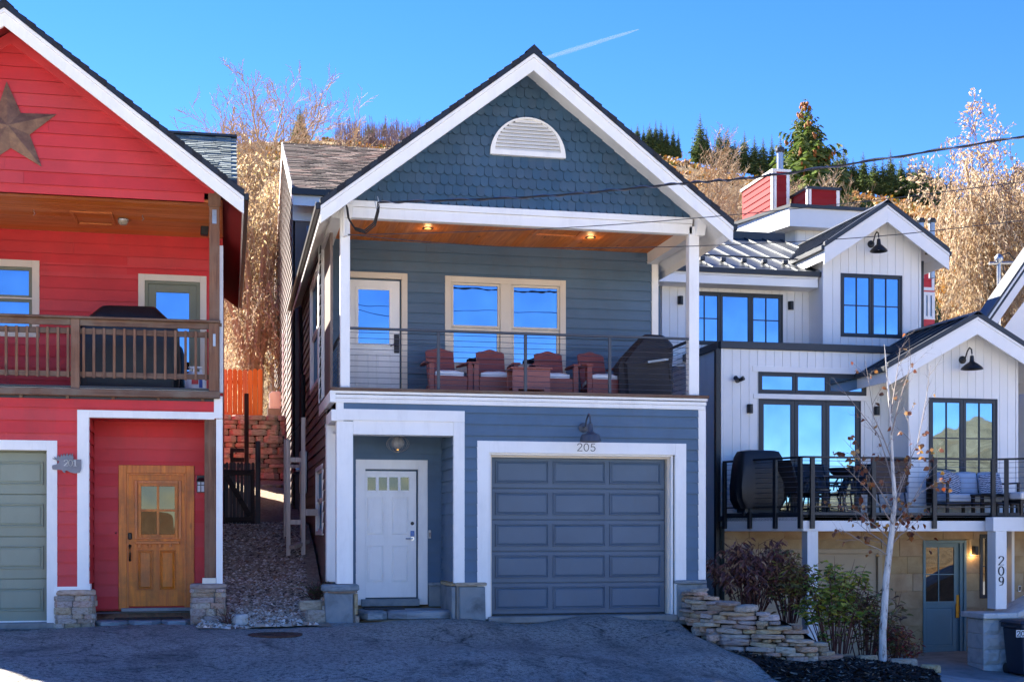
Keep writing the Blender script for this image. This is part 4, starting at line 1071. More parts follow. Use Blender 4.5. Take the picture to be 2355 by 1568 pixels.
# gable wall
gz0 = Z(240, 433, RF)
rlim = lambda v: (RXC-(rzA-.22-v)/RSL, RXC+(rzA-.22-v)/RSL)
mb = MB(); a, b = rlim(gz0-.0)
rg_w = mb.prism([(a-.1, gz0+.01), (b+.1, gz0+.01), (RXC, rzA-.15)], RF+.03, RF+.07).build("gable_wall", m_red, red)
clap(rg_w, fR, a, b, gz0, rzA-.3, .182, m_red, lim=rlim, rg=rr_, jmin=3.0)
for sg in (-1, 1):
    e = RXC+sg*(b-RXC); V = []
    zt = rzA-.185
    MB().hexa([(RXC,RF-.03,zt-.17),(e,RF-.03,gz0-.0),(e,RF+.02,gz0-.0),(RXC,RF+.02,zt-.17),(RXC,RF-.03,zt),(e,RF-.03,gz0+.17),(e,RF+.02,gz0+.17),(RXC,RF+.02,zt)]).build("frieze_board", m_red, rg_w, .003)
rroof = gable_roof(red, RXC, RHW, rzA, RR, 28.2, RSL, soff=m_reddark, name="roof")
# porch ceiling: back edge at the wall, boards along x
RC = Z(240, 537, RB)
cl = boxo("porch_ceiling", m_cedarx, red, RXL+.05, RXR+.0, RF+.08, RB+.02, RC+.03, RC+.06)
for k in range(20):
    y0_ = RF+.02+(RB-RF)*k/20; MB().box(RXL+.1, RXR-.02, y0_+.002, y0_+(RB-RF)/20-.002, RC, RC+.03).build("ceiling_board", m_cedarx, cl)
ring(MB(), lambda u, w, v: (u, v, RC-w), X(166,20.9), X(262,20.9), 20.55, 21.35, .05, -.01, .02).build("ceiling_hatch", m_cedarx, cl, .003)
fpart("porch_beam", m_red, red, front(RF+.0), RXL, X(470, RF), -.08, .0, RC-.0, gz0+.005, .003)
for px, py in ((78,497),(328,520)):
    Yc = 20.6; MB().tube([(X(px,Yc), Yc, RC), (X(px,Yc), Yc, RC-.03), (X(px,Yc)+.02, Yc, RC-.06), (X(px,Yc)-.01, Yc, RC-.08)], .006, 5).build("ceiling_hook", m_steel, red)
# upper wall behind the balcony
uw = backing(red, fRB, RXL, RXR-.02, RDK, RC+.02, m_red)
wu0, wu1, wv0, wv1 = X(-60,RB), X(91,RB), Z(40,775,RB), Z(40,598,RB)
du0, du1, dv1 = X(318,RB), X(475,RB), Z(400,633,RB)
clap(uw, fRB, RXL, RXR-.05, RDK, RC, .182, m_red, [(wu0+.02,wu1-.02,wv0+.02,wv1-.02),(du0+.02,du1-.02,0,dv1-.02)], rg=rr_)
tw = X(91,RB)-X(74,RB)
w_ = trimring(red, fRB, wu0, wu1, wv0, wv1, tw, m_cream, -.05, .03, tw, "balcony_window")
vm = Z(40,686,RB)
sash(w_, fRB, wu0+tw, wu1-tw, vm, wv1-tw, .05, m_olive, m_glass, w=.004, name="upper_sash"); sash(w_, fRB, wu0+tw, wu1-tw, wv0+tw, vm-.003, .05, m_olive, m_glass, w=-.012, name="lower_sash")
fpart("meeting_rail", m_cream, w_, fRB, wu0+tw, wu1-tw, .006, .018, vm-.012, vm+.015)
tw = X(333,RB)-X(318,RB)
trimring(red, fRB, du0, du1, RDK, dv1, tw, m_cream, -.05, .03, 0, "door_trim")
bd = ring(MB(), fRB, du0+tw, du1-tw, RDK, dv1-tw, .05, -.05, .012, 0).build("balcony_door", m_olive, red, .003)
sash(bd, fRB, du0+tw+.05, du1-tw-.05, RDK+.02, dv1-tw-.05, .125, m_olive, m_glass, w=-.012, name="door_leaf")
# lower front wall
ax0_, ax1_, aztop = X(178,RF), X(497,RF), zr(330,945)
gu1, gvt = X(132,RF), zr(60,1012)
zt0, zt1 = zr(250,909), zr(250,899)
lw = backing(red, fR, RXL, RXR-.02, -.1, zt0, m_red, [(X(205,RF)-.02, RXR-.1, -1, zr(330,962)), (RXL+.3, X(108,RF), -1, gvt-.1)])
clap(lw, fR, RXL+.05, X(492,RF)+.01, zr(150,1352), zt0+.01, .182, m_red, [(ax0_+.02, ax1_+.1, -1, aztop-.02), (RXL+.2, gu1-.02, -1, gvt-.02)], rg=rr_)
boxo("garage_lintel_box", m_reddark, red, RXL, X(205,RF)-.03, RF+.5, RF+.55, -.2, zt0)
# balcony edge
fpart("balcony_trim", m_white, red, fR, RXL, X(493,RF), -.04, .03, zt0, zt1+.035, .004)
fpart("balcony_flashing", m_char, red, fR, RXL, X(503,RF), -.04, .06, zt1+.037, zt1+.062, .003)
fpart("corner_board", m_white, red, fR, X(492,RF), RXR, -.1, .034, zr(500,962), RDK-.08, .004)
boxo("balcony_floor", m_deckwood, red, RXL, X(506,RF), RF-.12, RB+.05, RDK-.12, RDK-.02, .008)
for k in range(9):
    x_ = X(512,RF)-.28-.62*k; boxo("joist_end", m_deckwood, red, x_-.02, x_+.02, RF-.06, RF+.05, RDK-.16, RDK-.121)
boxo("balcony_gap", m_black, red, RXL, X(500,RF), RF-.01, RF+.04, RDK-.16, RDK-.122)
# entrance trim
fpart("entry_trim", m_white, red, fR, ax0_, X(205,RF), -.1, .032, zr(190,1352), aztop, .004)
fpart("entry_header", m_white, red, fR, X(205,RF), X(493,RF), -.1, .032, zr(330,962), aztop, .004)
fpart("entry_base_trim", m_white, red, fR, X(124,RF), X(205,RF), -.06, .034, zr(160,1362), zr(160,1348), .004)
fpart("entry_base_trim", m_white, red, left(X(205,RF)), RF-.032, RF+.15, -.02, .012, zr(160,1362), zr(160,1342), .004)
fpart("corner_trim", m_white, red, fR, X(497,RF), RXR+.0, -.24, .0, zr(505,1342), zr(505,963), .004)
# garage door (sage green)
trimring(red, fR, RXL+.2, gu1, -.08, gvt, gu1-X(108,RF), m_white, -.05, .03, 0, "garage_trim")
gfr2 = front(RF+.16); g0, g1 = RXL+.4, X(112,RF); gt = zr(60,1038)
gd2 = fpart("garage_door", m_green, red, gfr2, g0, g1, -.06, -.03, -.04, gt+.05)
hs = (gt+.04)/4
for r in range(4):
    a = -.04+r*hs; fpart("door_section", m_green, gd2, gfr2, g0, g1, -.03, 0, a+.004, a+hs-.004, .005)
    for c in range(5):
        w_p = .62; p1 = g1-.09-c*(w_p+.09)
        if p1-w_p > g0: raised_panel(gd2, gfr2, p1-w_p, p1, a+.14, a+hs-.13, .0015, m_green, .03, .02)
fpart("weather_strip", m_white, gd2, gfr2, g0, g1, -.02, .008, -.06, -.035)
fpart("latch", m_white, gd2, gfr2, g1-.02, g1+.03, .0, .02, zr(108,1195), zr(108,1160))
fpart("threshold", m_concrete, red, fR, RXL, X(125,RF), -.3, .05, -.16, -.055, .01)
# alcove with the pine door
X205 = X(205,RF)
aw = backing(red, fRD, X205-.1, RXR, -.1, zr(330,962)+.2, m_red, w0=-.1, w1=-.05)
clap(aw, fRD, X205+.0, RXR-.03, Z(240,1400,RD), zr(330,962)+.1, .182, m_red, [(X(272,RD)+.02, X(447,RD)-.02, -1, Z(360,1070,RD)-.02)], rg=rr_)
lw3 = MB().box(X205-.1, X205-.04, RF+.02, RD, -.1, zr(330,962)+.2).build("wall", m_red, red)
clap(lw3, lambda u, w, v: (X205-.02+w, u, v), RF+.04, RD-.02, zr(190,1342), zr(330,962)+.1, .182, m_red, rg=rr_)
boxo("alcove_ceiling", m_red, red, X205-.05, RXR-.05, RF+.02, RD+.05, zr(330,960), zr(330,960)+.05)
boxo("alcove_side", m_red, red, RXR-.05, RXR-.02, RF+.28, RD+.1, -.1, zt0)
tw = X(292,RD)-X(273,RD)
fr3 = trimring(red, fRD, X(273,RD), X(447,RD), Z(360,1400,RD), Z(360,1070,RD), tw, m_door, -.05, .035, 0, "door_frame")
ring(MB(), fRD, X(273,RD)+tw, X(447,RD)-tw, Z(360,1398,RD), Z(360,1070,RD)-tw, .025, -.05, .018, 0).build("door_stop", m_door, fr3, .003)
e0, e1, e2, e3 = X(294,RD), X(428,RD), Z(360,1393,RD), Z(360,1092,RD)
pd = fpart("pine_door", m_door, red, fRD, e0, e1, -.05, .002, e2, e3, .003)
a, b, c, d = wbox(325,1118,402,1232,RD)
ring(MB(), fRD, a-.10, b+.10, c-.045, d+.09, .05, .002, .018).build("lite_moulding", m_door, pd, .005)
sash(pd, fRD, a-.045, b+.045, c-.02, d+.045, .045, m_door, m_glassm, 2, 2, .035, w=.034, d=.03, name="lite_frame")
fpart("shelf", m_doorh, pd, fRD, X(312,RD), X(413,RD), .002, .06, Z(360,1250,RD), Z(360,1244,RD), .004)
for px in (321,345,368,392): fpart("dentil", m_doorh, pd, fRD, X(px,RD)-.02, X(px,RD)+.02, .002, .045, Z(360,1258,RD), Z(360,1250,RD)-.001, .004)
for bx in ((316,1264,352,1356),(367,1264,404,1356)):
    a, b, c, d = wbox(*bx, RD); raised_panel(pd, fRD, a, b, c, d, .004, m_door, .025, .02)
hz = Z(300,1232,RD); hx = X(299,RD)
fpart("deadbolt", m_oil, pd, fRD, hx-.03, hx+.03, .002, .03, hz-.05, hz+.05, .012)
MB().tube([(hx, RD-.01, Z(298,1254,RD)), (hx, RD-.05, Z(298,1258,RD)), (hx+.005, RD-.055, Z(298,1272,RD)), (hx, RD-.03, Z(298,1286,RD)), (hx, RD-.005, Z(298,1288,RD))], [.022,.014,.012,.014,.02], 8).build("pull_handle", m_oil, pd, smooth=True)
fpart("door_sill", m_slab, red, fRD, X(280,RD), X(440,RD), -.02, .10, Z(360,1404,RD), Z(360,1396,RD)-.002, .004)
fpart("sill_stone", m_slab, red, fRD, X(220,RD), X(470,RD), -.04, .06, Z(360,1420,RD), Z(360,1406,RD), .01)
# stone bases
stone_pillar(red, X(124,RF-.08), X(216,RF-.08), RF-.08, RF+.3, -.14, zr(170,1356,RF-.08), m_stone, m_stone, rr_, .075, .08, .03)
stone_pillar(red, X(440,RF-.1), X(517,RF-.1), RF-.1, RF+.3, -.16, zr(480,1342,RF-.1), m_stone, m_stonewarm, rr_, .08, .075, .03)
# timber post: upper and lower
fpart("porch_post", m_postwood, red, front(RF+.06), X(481,RF), X(505,RF), -.1, .05, RDK-.05, zr(490,432), .006)
fpart("post_bracket", m_postwood, red, front(RF+.01), X(479,RF), X(508,RF), .0, .025, zr(490,475), zr(490,432), .004)
sp_ = fpart("strap_plate", m_steel, red, front(RF+.01), X(488,RF), X(498,RF), .0, .004, zr(490,514), zr(490,482))
for py in (492, 505): MB().lathe([(.012,0),(.012,-.01)], (X(493,RF), RF+.004, zr(493,py)), 8, ax='y').build("bolt", m_steel, sp_)
fpart("corner_board", m_white, red, front(RF+.25), X(503,RF), X(513,RF), -.1, .0, RDK, zr(505,556), .004)
fpart("lower_post", m_postwood, red, front(RF+.06), X(470,RF), X(496,RF), -.1, .05, zr(480,1334), zr(480,963), .006)
fpart("post_shoe", m_steel, red, front(RF), X(465,RF), X(499,RF), -.16, .0, zr(480,1343), zr(480,1328), .004)
# balcony railing
rzt = zr(250,731); RY = RF-.03
rail2 = fpart("railing", m_deckwood, red, front(RY), RXL, X(507,RF), -.06, .08, rzt-.035, rzt, .006)
fpart("top_rail", m_deckwood, rail2, front(RY), RXL, X(486,RF), -.02, .02, rzt-.125, rzt-.037, .004)
zu, zl_ = zr(250,764), zr(250,862)
fpart("upper_rail", m_deckwood, rail2, front(RY), RXL, X(486,RF), -.06, -.02, zu-.035, zu+.045, .004)
fpart("lower_rail", m_deckwood, rail2, front(RY), RXL, X(486,RF), -.06, -.02, zl_-.035, zl_+.04, .004)
fpart("rail_post", m_postwood, rail2, front(RY), X(164,RF), X(184,RF), -.06, .045, RDK-.08, rzt-.036, .005)
fpart("rail_post", m_postwood, rail2, front(RY), X(480,RF), X(503,RF), -.04, .05, RDK-.12, rzt-.036, .005)
sx_ = [x for x in [15,39,63,87,110,134,157] ] + [193+23.4*k for k in range(13)] + [-9-23.4*k for k in range(14)]
for px in sx_:
    x_ = X(px, RF); fpart("baluster", m_postwood, rail2, front(RY), x_-.018, x_+.018, -.0195, .0165, zl_-.05, zu+.05, .003)
boxo("side_rail", m_deckwood, rail2, X(497,RF)-.02, X(497,RF)+.08, RF+.15, RB, rzt-.035, rzt, .004)
hk = fpart("hasp", m_steel, rail2, front(RY-.05), X(490,RF), X(496,RF), .0, .012, zr(492,798), zr(492,770))
# side wall and dormer
boxo("side_wall", m_red, red, RXR-.07, RXR-.01, RF+.3, RB+.1, -.3, RDK-.1); boxo("side_wall", m_red, red, RXR-.07, RXR-.01, RB, 27.9, -.3, rzE+.1)
boxo("rear_wall", m_red, red, RXL, RXR, 27.8, 27.9, -.3, rzE+1); boxo("side_wall", m_red, red, RXL, RXL+.06, RF, 27.9, -.3, rzE+.1)
# slate roofed rear wing
dr1 = P(543, 318, 29.2); de = P(543, 412, 26.6)
m_slate = rock("green_grey_slate_tab", [s(92,104,102), s(122,134,130), s(140,150,146)], .85, .0, 3, .4, .05, .004, obj=False)
wx0 = RXC-3; wx1 = dr1.x
wing = MB().hexa([(wx0,de.y,de.z-.12),(wx1,de.y,de.z-.12),(wx1,29.2,dr1.z-.12),(wx0,29.2,dr1.z-.12),(wx0,de.y,de.z),(wx1,de.y,de.z),(wx1,29.2,dr1.z),(wx0,29.2,dr1.z)]).build("wing_roof", m_slate, red)
MB().hexa([(wx0,30.6,de.z+.9),(wx1,30.6,de.z+.9),(wx1,29.2,dr1.z-.12),(wx0,29.2,dr1.z-.12),(wx0,30.6,de.z+1.02),(wx1,30.6,de.z+1.02),(wx1,29.2,dr1.z),(wx0,29.2,dr1.z)]).build("wing_roof", m_slate, red)
boxo("wing_wall", m_reddark, red, wx0, wx1-.3, 26.9, 30.3, -.3, de.z-.13)
boxo("wing_fascia", m_char, red, wx0, wx1+.01, de.y-.03, de.y, de.z-.16, de.z-.02)
Ls = math.hypot(29.2-de.y, dr1.z-de.z); cs, sn = (29.2-de.y)/Ls, (dr1.z-de.z)/Ls; mb = MB(); k = 0
while k*.14 < Ls:
    x = wx1+.01-(k % 2)*.12; 
    while x > -4.2:
        w2 = .18+.16*rr_.random(); h = .014+.016*rr_.random(); j = (rr_.random()-.5)*.05; d0, d1 = k*.14+j, min(Ls, k*.14+.16)
        A = lambda d, hh: (de.y+d*cs-hh*sn, de.z+d*sn+hh*cs)
        (ya, za_), (yb_, zb_), (yc, zc_) = A(d0, h), A(d1, .003), A(d0, 0)
        p, q = x-w2+.006, x; mb.add([(p,ya,za_),(q,ya,za_),(q,yb_,zb_),(p,yb_,zb_),(p,yc,zc_),(q,yc,zc_)], [(0,1,2,3),(4,5,1,0)]); x -= w2
    k += 1
t = NT("slate_tabs"); gcol = t.node("ShaderNodeNewGeometry"); wn_ = t.node("ShaderNodeTexWhiteNoise", noise_dimensions='1D'); t.link(gcol.outputs['Random Per Island'], wn_.inputs['W'])
cc = t.ramp(wn_.outputs[0], [(.05, s(86,98,98)), (.5, s(118,130,126)), (.95, s(140,150,146))]); t.bump(t.noise(t.pos(), 50, 4), .5, .01)
o = mb.build("slate_tabs", t.fin(cc, .85, 0, .3), wing, recalc=False); o["kind"] = "stuff"
boxo("ridge_cap", m_char, wing, wx0, wx1+.02, 29.1, 29.3, dr1.z, dr1.z+.05)

# ------------------------------------------------------------------ things on and by the red house
# barn star
sc_ = P(23, 298, RF); star = thing("barn_star", "large rusty metal barn star mounted on the red gable", "star", (sc_.x, RF-.03, sc_.z))
m_star = rock("rusty_bronze", [s(92,70,62), s(120,94,80), s(146,116,92)], .55, 0, 7, .3, 0, 0, obj=False)
pts = []; Ro, Ri = .66, .27
for k in range(10):
    r_ = Ro if k % 2 == 0 else Ri; an = math.pi/2 + k*math.pi/5 + .06
    pts.append((sc_.x+r_*math.cos(an)*1.02, RF-.035, sc_.z+r_*math.sin(an)))
for k in range(5):
    c = (sc_.x, RF-.20, sc_.z); A = pts[(2*k-1) % 10]; B = pts[2*k]; C_ = pts[(2*k+1) % 10]; bk = (sc_.x, RF-.034, sc_.z)
    MB().add([c, A, B, C_, bk], [(0,1,2),(0,2,3),(1,4,2),(2,4,3)]).build("star_point", m_star, star)
# moose head plaque with the number 201
pq = P(153, 1065, RF-.05); plq = thing("address_plaque", "grey metal moose-head plaque with house number beside the green garage door", "plaque", (pq.x, RF-.04, pq.z))
def zq(x, y): return (X((0+x*.5216)/1.389, RF-.05), Z(150, (1360+y*.5216)/1.389, RF-.05))
outl = [(318,250),(322,240),(345,236),(358,228),(362,215),(350,212),(332,205),(318,198),(336,200),(330,186),(344,198),(352,192),(358,180),(368,195),(375,172),(385,188),(392,168),(400,186),(412,166),(418,184),(432,168),(434,184),(446,166),(446,184),(452,190),(448,202),(462,204),(497,204),(497,262),(488,284),(462,290),(430,284),(410,272),(398,276),(402,288),(388,284),(378,270),(345,268),(322,266)]
MB().prism([zq(*p) for p in outl], RF-.055, RF-.04).build("plate", plain("grey_steel_plate", s(118,118,124), .5, .5, 0, .15, .3), plq)
u_, v_ = zq(391, 244); numerals(plq, "201", front(RF-.055), u_, v_, zq(0,208)[1]-zq(0,244)[1], .0, plain("pale_numeral", s(196,194,188), .4, .3), .010, .004, adv=.72, pen=True)
# covered grill on the red balcony
m_cover = plain("black_vinyl_cover", s(26,27,30), .45, 0, 0, .25, .4)
def cover(parent, prof, mat, rg, wr=.02, name="cover", xs=1):
    """draped cover: list of (z, halfwidth x, halfdepth y, cx, cy)"""
    rings = []; n = 28
    for z, hx_, hy_, cx_, cy_ in prof:
        rg_ = []
        for k in range(n):
            an = 2*math.pi*k/n; c, s_ = math.cos(an), math.sin(an); e = .35
            x = math.copysign(abs(c)**e, c)*hx_; y = math.copysign(abs(s_)**e, s_)*hy_
            w = wr*mnoise.noise(Vector((x*4, y*4, z*2.0+rg.random()*.2))) + wr*.55*math.sin(an*9+z*3+math.sin(an*4))*max(0, 1-abs((z-prof[0][0])/(prof[-1][0]-prof[0][0])-.35)*1.3)
            rg_.append((cx_+x+w, cy_+y+w, z+w*.4))
        rings.append(rg_)
    return MB().loft(rings).build(name, mat, parent, smooth=True)
gy = 20.9; gc = X(298, gy); gr1 = thing("covered_grill", "large barbecue under a black cover on the red house balcony", "grill", (gc, gy, RDK))
hw_ = (X(415,gy)-X(185,gy))/2
top_ = Z(300, 708, gy); mid_ = Z(300,752,gy)
cover(gr1, [(RDK+.12,hw_*.98,.33,gc,gy),(RDK+.4,hw_*1.0,.34,gc,gy),(mid_-.12,hw_*1.0,.34,gc,gy),(mid_,hw_*.96,.33,gc,gy),(mid_+.10,hw_*.82,.30,gc,gy),(top_-.04,hw_*.58,.22,gc,gy),(top_,hw_*.52,.18,gc,gy)], m_cover, rr_, .035)
for sg in (-1, 1):
    for q in (-.25, .25): MB().lathe([(.05,-.02),(.05,.02)], (gc+sg*hw_*.8, gy+q, RDK+.05), 12, ax='x').build("wheel", m_black, gr1)
MB().box(gc-hw_*.85, gc+hw_*.85, gy-.28, gy+.28, RDK+.02, RDK+.13).build("base", m_black, gr1)
# propane tank
ty = 20.6; tx = X(449, ty); tz = RDK-.02
tk = thing("propane_tank", "white propane tank standing at the right end of the red balcony", "gas tank", (tx, ty, tz))
m_tank = paint("tank_white", s(214,216,220), .4, .05, .0, .1, dirt=.2)
MB().lathe([(.13,.0),(.13,.03)], (tx,ty,tz), 20).build("foot_ring", m_tank, tk)
MB().lathe([(.10,.03),(.148,.07),(.155,.12),(.155,.30),(.14,.36),(.09,.395),(.04,.405)], (tx,ty,tz), 24).build("body", m_tank, tk, smooth=True)
for k in range(3):
    an = k*2.09+.4; MB().box(tx+.09*math.cos(an)-.02, tx+.09*math.cos(an)+.02, ty+.09*math.sin(an)-.02, ty+.09*math.sin(an)+.02, tz+.37, tz+.47).build("collar_strut", m_tank, tk)
MB().lathe([(.105,.455),(.105,.475),(.085,.475),(.085,.455)], (tx,ty,tz), 20, cap=False).build("collar", m_tank, tk)
MB().lathe([(.02,.40),(.02,.45),(.035,.45),(.035,.47)], (tx,ty,tz), 10).build("valve", m_black, tk)
m_lab = plain("tank_label", s(196,60,56), .5); 
MB().box(tx-.05, tx+.05, ty-.158, ty-.150, tz+.2, tz+.27).build("label", m_lab, tk)
MB().box(tx+.06, tx+.11, ty-.147, ty-.13, tz+.15, tz+.28).build("label", plain("tank_label_blue", s(50,80,150), .5), tk)
# speaker, ceiling lamp, lantern
sy = 21.2; p_ = P(470, 528, sy); spk = thing("outdoor_speaker", "small black speaker hung under the red porch ceiling by the post", "speaker", p_)
MB().prism([(-.06,-.09),(.055,-.10),(.07,.10),(-.05,.11)], -.06, .07, fr=lambda u, w, v: (p_.x+u, p_.y+w, p_.z+v)).build("cabinet", m_black, spk, .01)
MB().bar(p_+Vector((0,.05,.08)), p_+Vector((0,.05,RC-p_.z)), .02, .02).build("bracket", m_black, spk)
p_ = P(283, 497, 20.9); p_.z = RC; cl_ = thing("ceiling_lamp", "small frosted dome lamp on the red house porch ceiling", "lamp", p_)
MB().lathe([(.075,0),(.085,-.02),(.08,-.035)], p_, 20).build("base_ring", m_steel, cl_, smooth=True)
MB().lathe([(.078,-.035),(.075,-.06),(.055,-.09),(.02,-.10)], p_, 20).build("dome", plain("frosted_glass", s(150,140,126), .4), cl_, smooth=True)
p_ = P(462, 1117, RD-.06); ln = thing("wall_lantern", "small black mission lantern beside the pine door", "lamp", p_)
m_lglass = plain("milky_glass", s(190,200,214), .3)
MB().box(p_.x-.06, p_.x+.06, RD-.02, RD+.0, p_.z-.0, p_.z+.16).build("back_plate", m_black, ln, .004)
MB().box(p_.x-.055, p_.x+.055, RD-.13, RD-.03, p_.z-.09, p_.z+.07).build("glass_body", m_lglass, ln)
MB().loft([[(p_.x-.07,RD-.145,p_.z+.07),(p_.x+.07,RD-.145,p_.z+.07),(p_.x+.07,RD-.015,p_.z+.07),(p_.x-.07,RD-.015,p_.z+.07)],[(p_.x-.03,RD-.10,p_.z+.12),(p_.x+.03,RD-.10,p_.z+.12),(p_.x+.03,RD-.06,p_.z+.12),(p_.x-.03,RD-.06,p_.z+.12)]]).build("lid", m_black, ln)
mb = MB(); fl = front(RD-.131)
ring(mb, fl, p_.x-.06, p_.x+.06, p_.z-.10, p_.z+.07, .012, -.01, .006); fbox(mb, fl, p_.x-.006, p_.x+.006, -.0, .005, p_.z-.088, p_.z+.058); fbox(mb, fl, p_.x-.048, p_.x-.007, 0, .004, p_.z+.005, p_.z+.017); fbox(mb, fl, p_.x+.007, p_.x+.048, 0, .004, p_.z+.005, p_.z+.017)
mb.build("cage", m_black, ln)
dm_ = MB().box(X(265,RD-.3), X(420,RD-.3), RD-.5, RD-.12, -.045, -.028).build("door_mat", plain("brown_coir", s(62,50,42), 1, 0, 0, .3, 1), None); tag(dm_, "worn brown doormat before the pine door", "doormat")
pv = thing("stone_threshold", "flagstone paving in the red house entrance under the doormat", "paving", (X(330,RF), RF+.2, -.1))
for k in range(3):
    a = X(215,RF)+k*.46; stone(pv, (a+.23, RF+.35, -.085), .48, .85, .07, 0, m_slab, rg=rr_)
p_ = P(266, 1224, RD-.02); hk = MB().tube([p_, p_+Vector((.0,-.03,-.01)), p_+Vector((.015,-.05,0))], .008, 6).build("hose_tap", m_oil, None); tag(hk, "tiny dark metal peg on the wall left of the pine door", "hook")
# ------------------------------------------------------------------ the white modern farmhouse on the right
WD, WW, WG, WU, WUB, WE, WT = 21.7, 23.9, 23.15, 25.9, 25.25, 23.7, 29.5
rw_ = random.Random(17)
q5 = lambda x, y: ((2150+.476*x)/1.389, (600+.476*y)/1.389)
q6 = lambda x, y: ((2250+.4336*x)/1.389, (1100+.4336*y)/1.389)
q7 = lambda x, y: ((2150+.476*x)/1.389, (1600+.476*y)/1.389)
def rect(q, x0, y0, x1, y1, Y):
    (a, b), (c, d) = q(x0, y0), q(x1, y1)
    return X(a, Y), X(c, Y), Z((a+c)/2, d, Y), Z((a+c)/2, b, Y)
wh_ = thing("white_house", "white modern farmhouse with black windows, metal roofs and a balcony", "house", (11.5, 23, -1.2))
fW, fG, fU, fUB, fE = front(WW), front(WG), front(WU), front(WUB), front(WE)
WXL = X(1657, WW); WDK = Z(2000, 1184, WD)
m_wb = m_whitecol
zpar = Z(1800, 806, WW); zcap = Z(1800, 789, WW)
# main storey wall
tr_ = rect(q6, 395, 212, 1190, 370, WW); sl_ = rect(q6, 397, 408, 1150, 1240, WW)
hol = [(tr_[0], tr_[1], tr_[2], tr_[3]), (sl_[0], sl_[1], WDK-.1, sl_[3])]
wl_ = backing(wh_, fW, WXL+.02, X(2100,WW), WDK-.3, zpar+.05, m_wb, hol)
vboards(wl_, fW, WXL+.06, X(2098,WW), WDK, zpar+.02, .172, m_wb, hol)
fpart("corner_board", m_wb, wh_, fW, WXL, WXL+.055, -.1, .03, WDK-.2, zpar, .003)
fpart("parapet_cap", m_char, wh_, fW, WXL-.02, X(2060,WW), -.30, .07, zpar, zcap, .006)
fpart("downspout", m_black, wh_, fW, WXL-.11, WXL-.015, -.06, .04, -1.0, zpar, .008)
# left side wall (upright boards, bluish in the shade)
fWL = left(WXL-.005)
lsw = boxo("side_wall", m_wb, wh_, WXL+.02, WXL+.06, WW-.0, 31, -1.3, zpar)
vboards(lsw, fWL, WW+.02, 30, -.2, zpar, .2, m_wb)
boxo("side_foundation", m_tan, wh_, WXL-.02, WXL+.02, WW-.02, 30, -1.3, -.21)
boxo("parapet_cap", m_char, wh_, WXL-.06, WXL+.2, WW+.05, 31, zpar, zcap, .006)
boxo("terrace_floor", m_char, wh_, WXL, 13, WW+.1, 31, zpar-.15, zpar-.05)
# transom windows and sliding doors
def blackwin(nm, fr, r, panes, t=.055, cols=1, rows=1, w=.03, gm=None, outer=.03):
    """r = (u0,u1,v0,v1); panes = relative u splits"""
    wn = ring(MB(), fr, r[0], r[1], r[2], r[3], outer, -.07, w).build(nm, m_char, wh_, .004)
    us = [r[0]+outer+(r[1]-r[0]-2*outer)*k for k in panes]
    for a, b in zip(us, us[1:]): sash(wn, fr, a+.003, b-.003, r[2]+outer, r[3]-outer, t, m_char, gm or m_glass, cols, rows, .02, w=w-.012)
    return wn
blackwin("transom_window", fW, tr_, [0, .335, .645, 1], .05)
blackwin("sliding_door", fW, (sl_[0], sl_[1], WDK, sl_[3]), [0, .345, .66, 1], .075)
fpart("head_trim", m_wb, wh_, fW, tr_[0]-.12, tr_[1]+.12, 0, .03, tr_[3]+.002, tr_[3]+.11, .003)
fpart("mid_trim", m_wb, wh_, fW, tr_[0]-.1, tr_[1]+.1, 0, .03, sl_[3]+.003, tr_[2]-.003, .003)
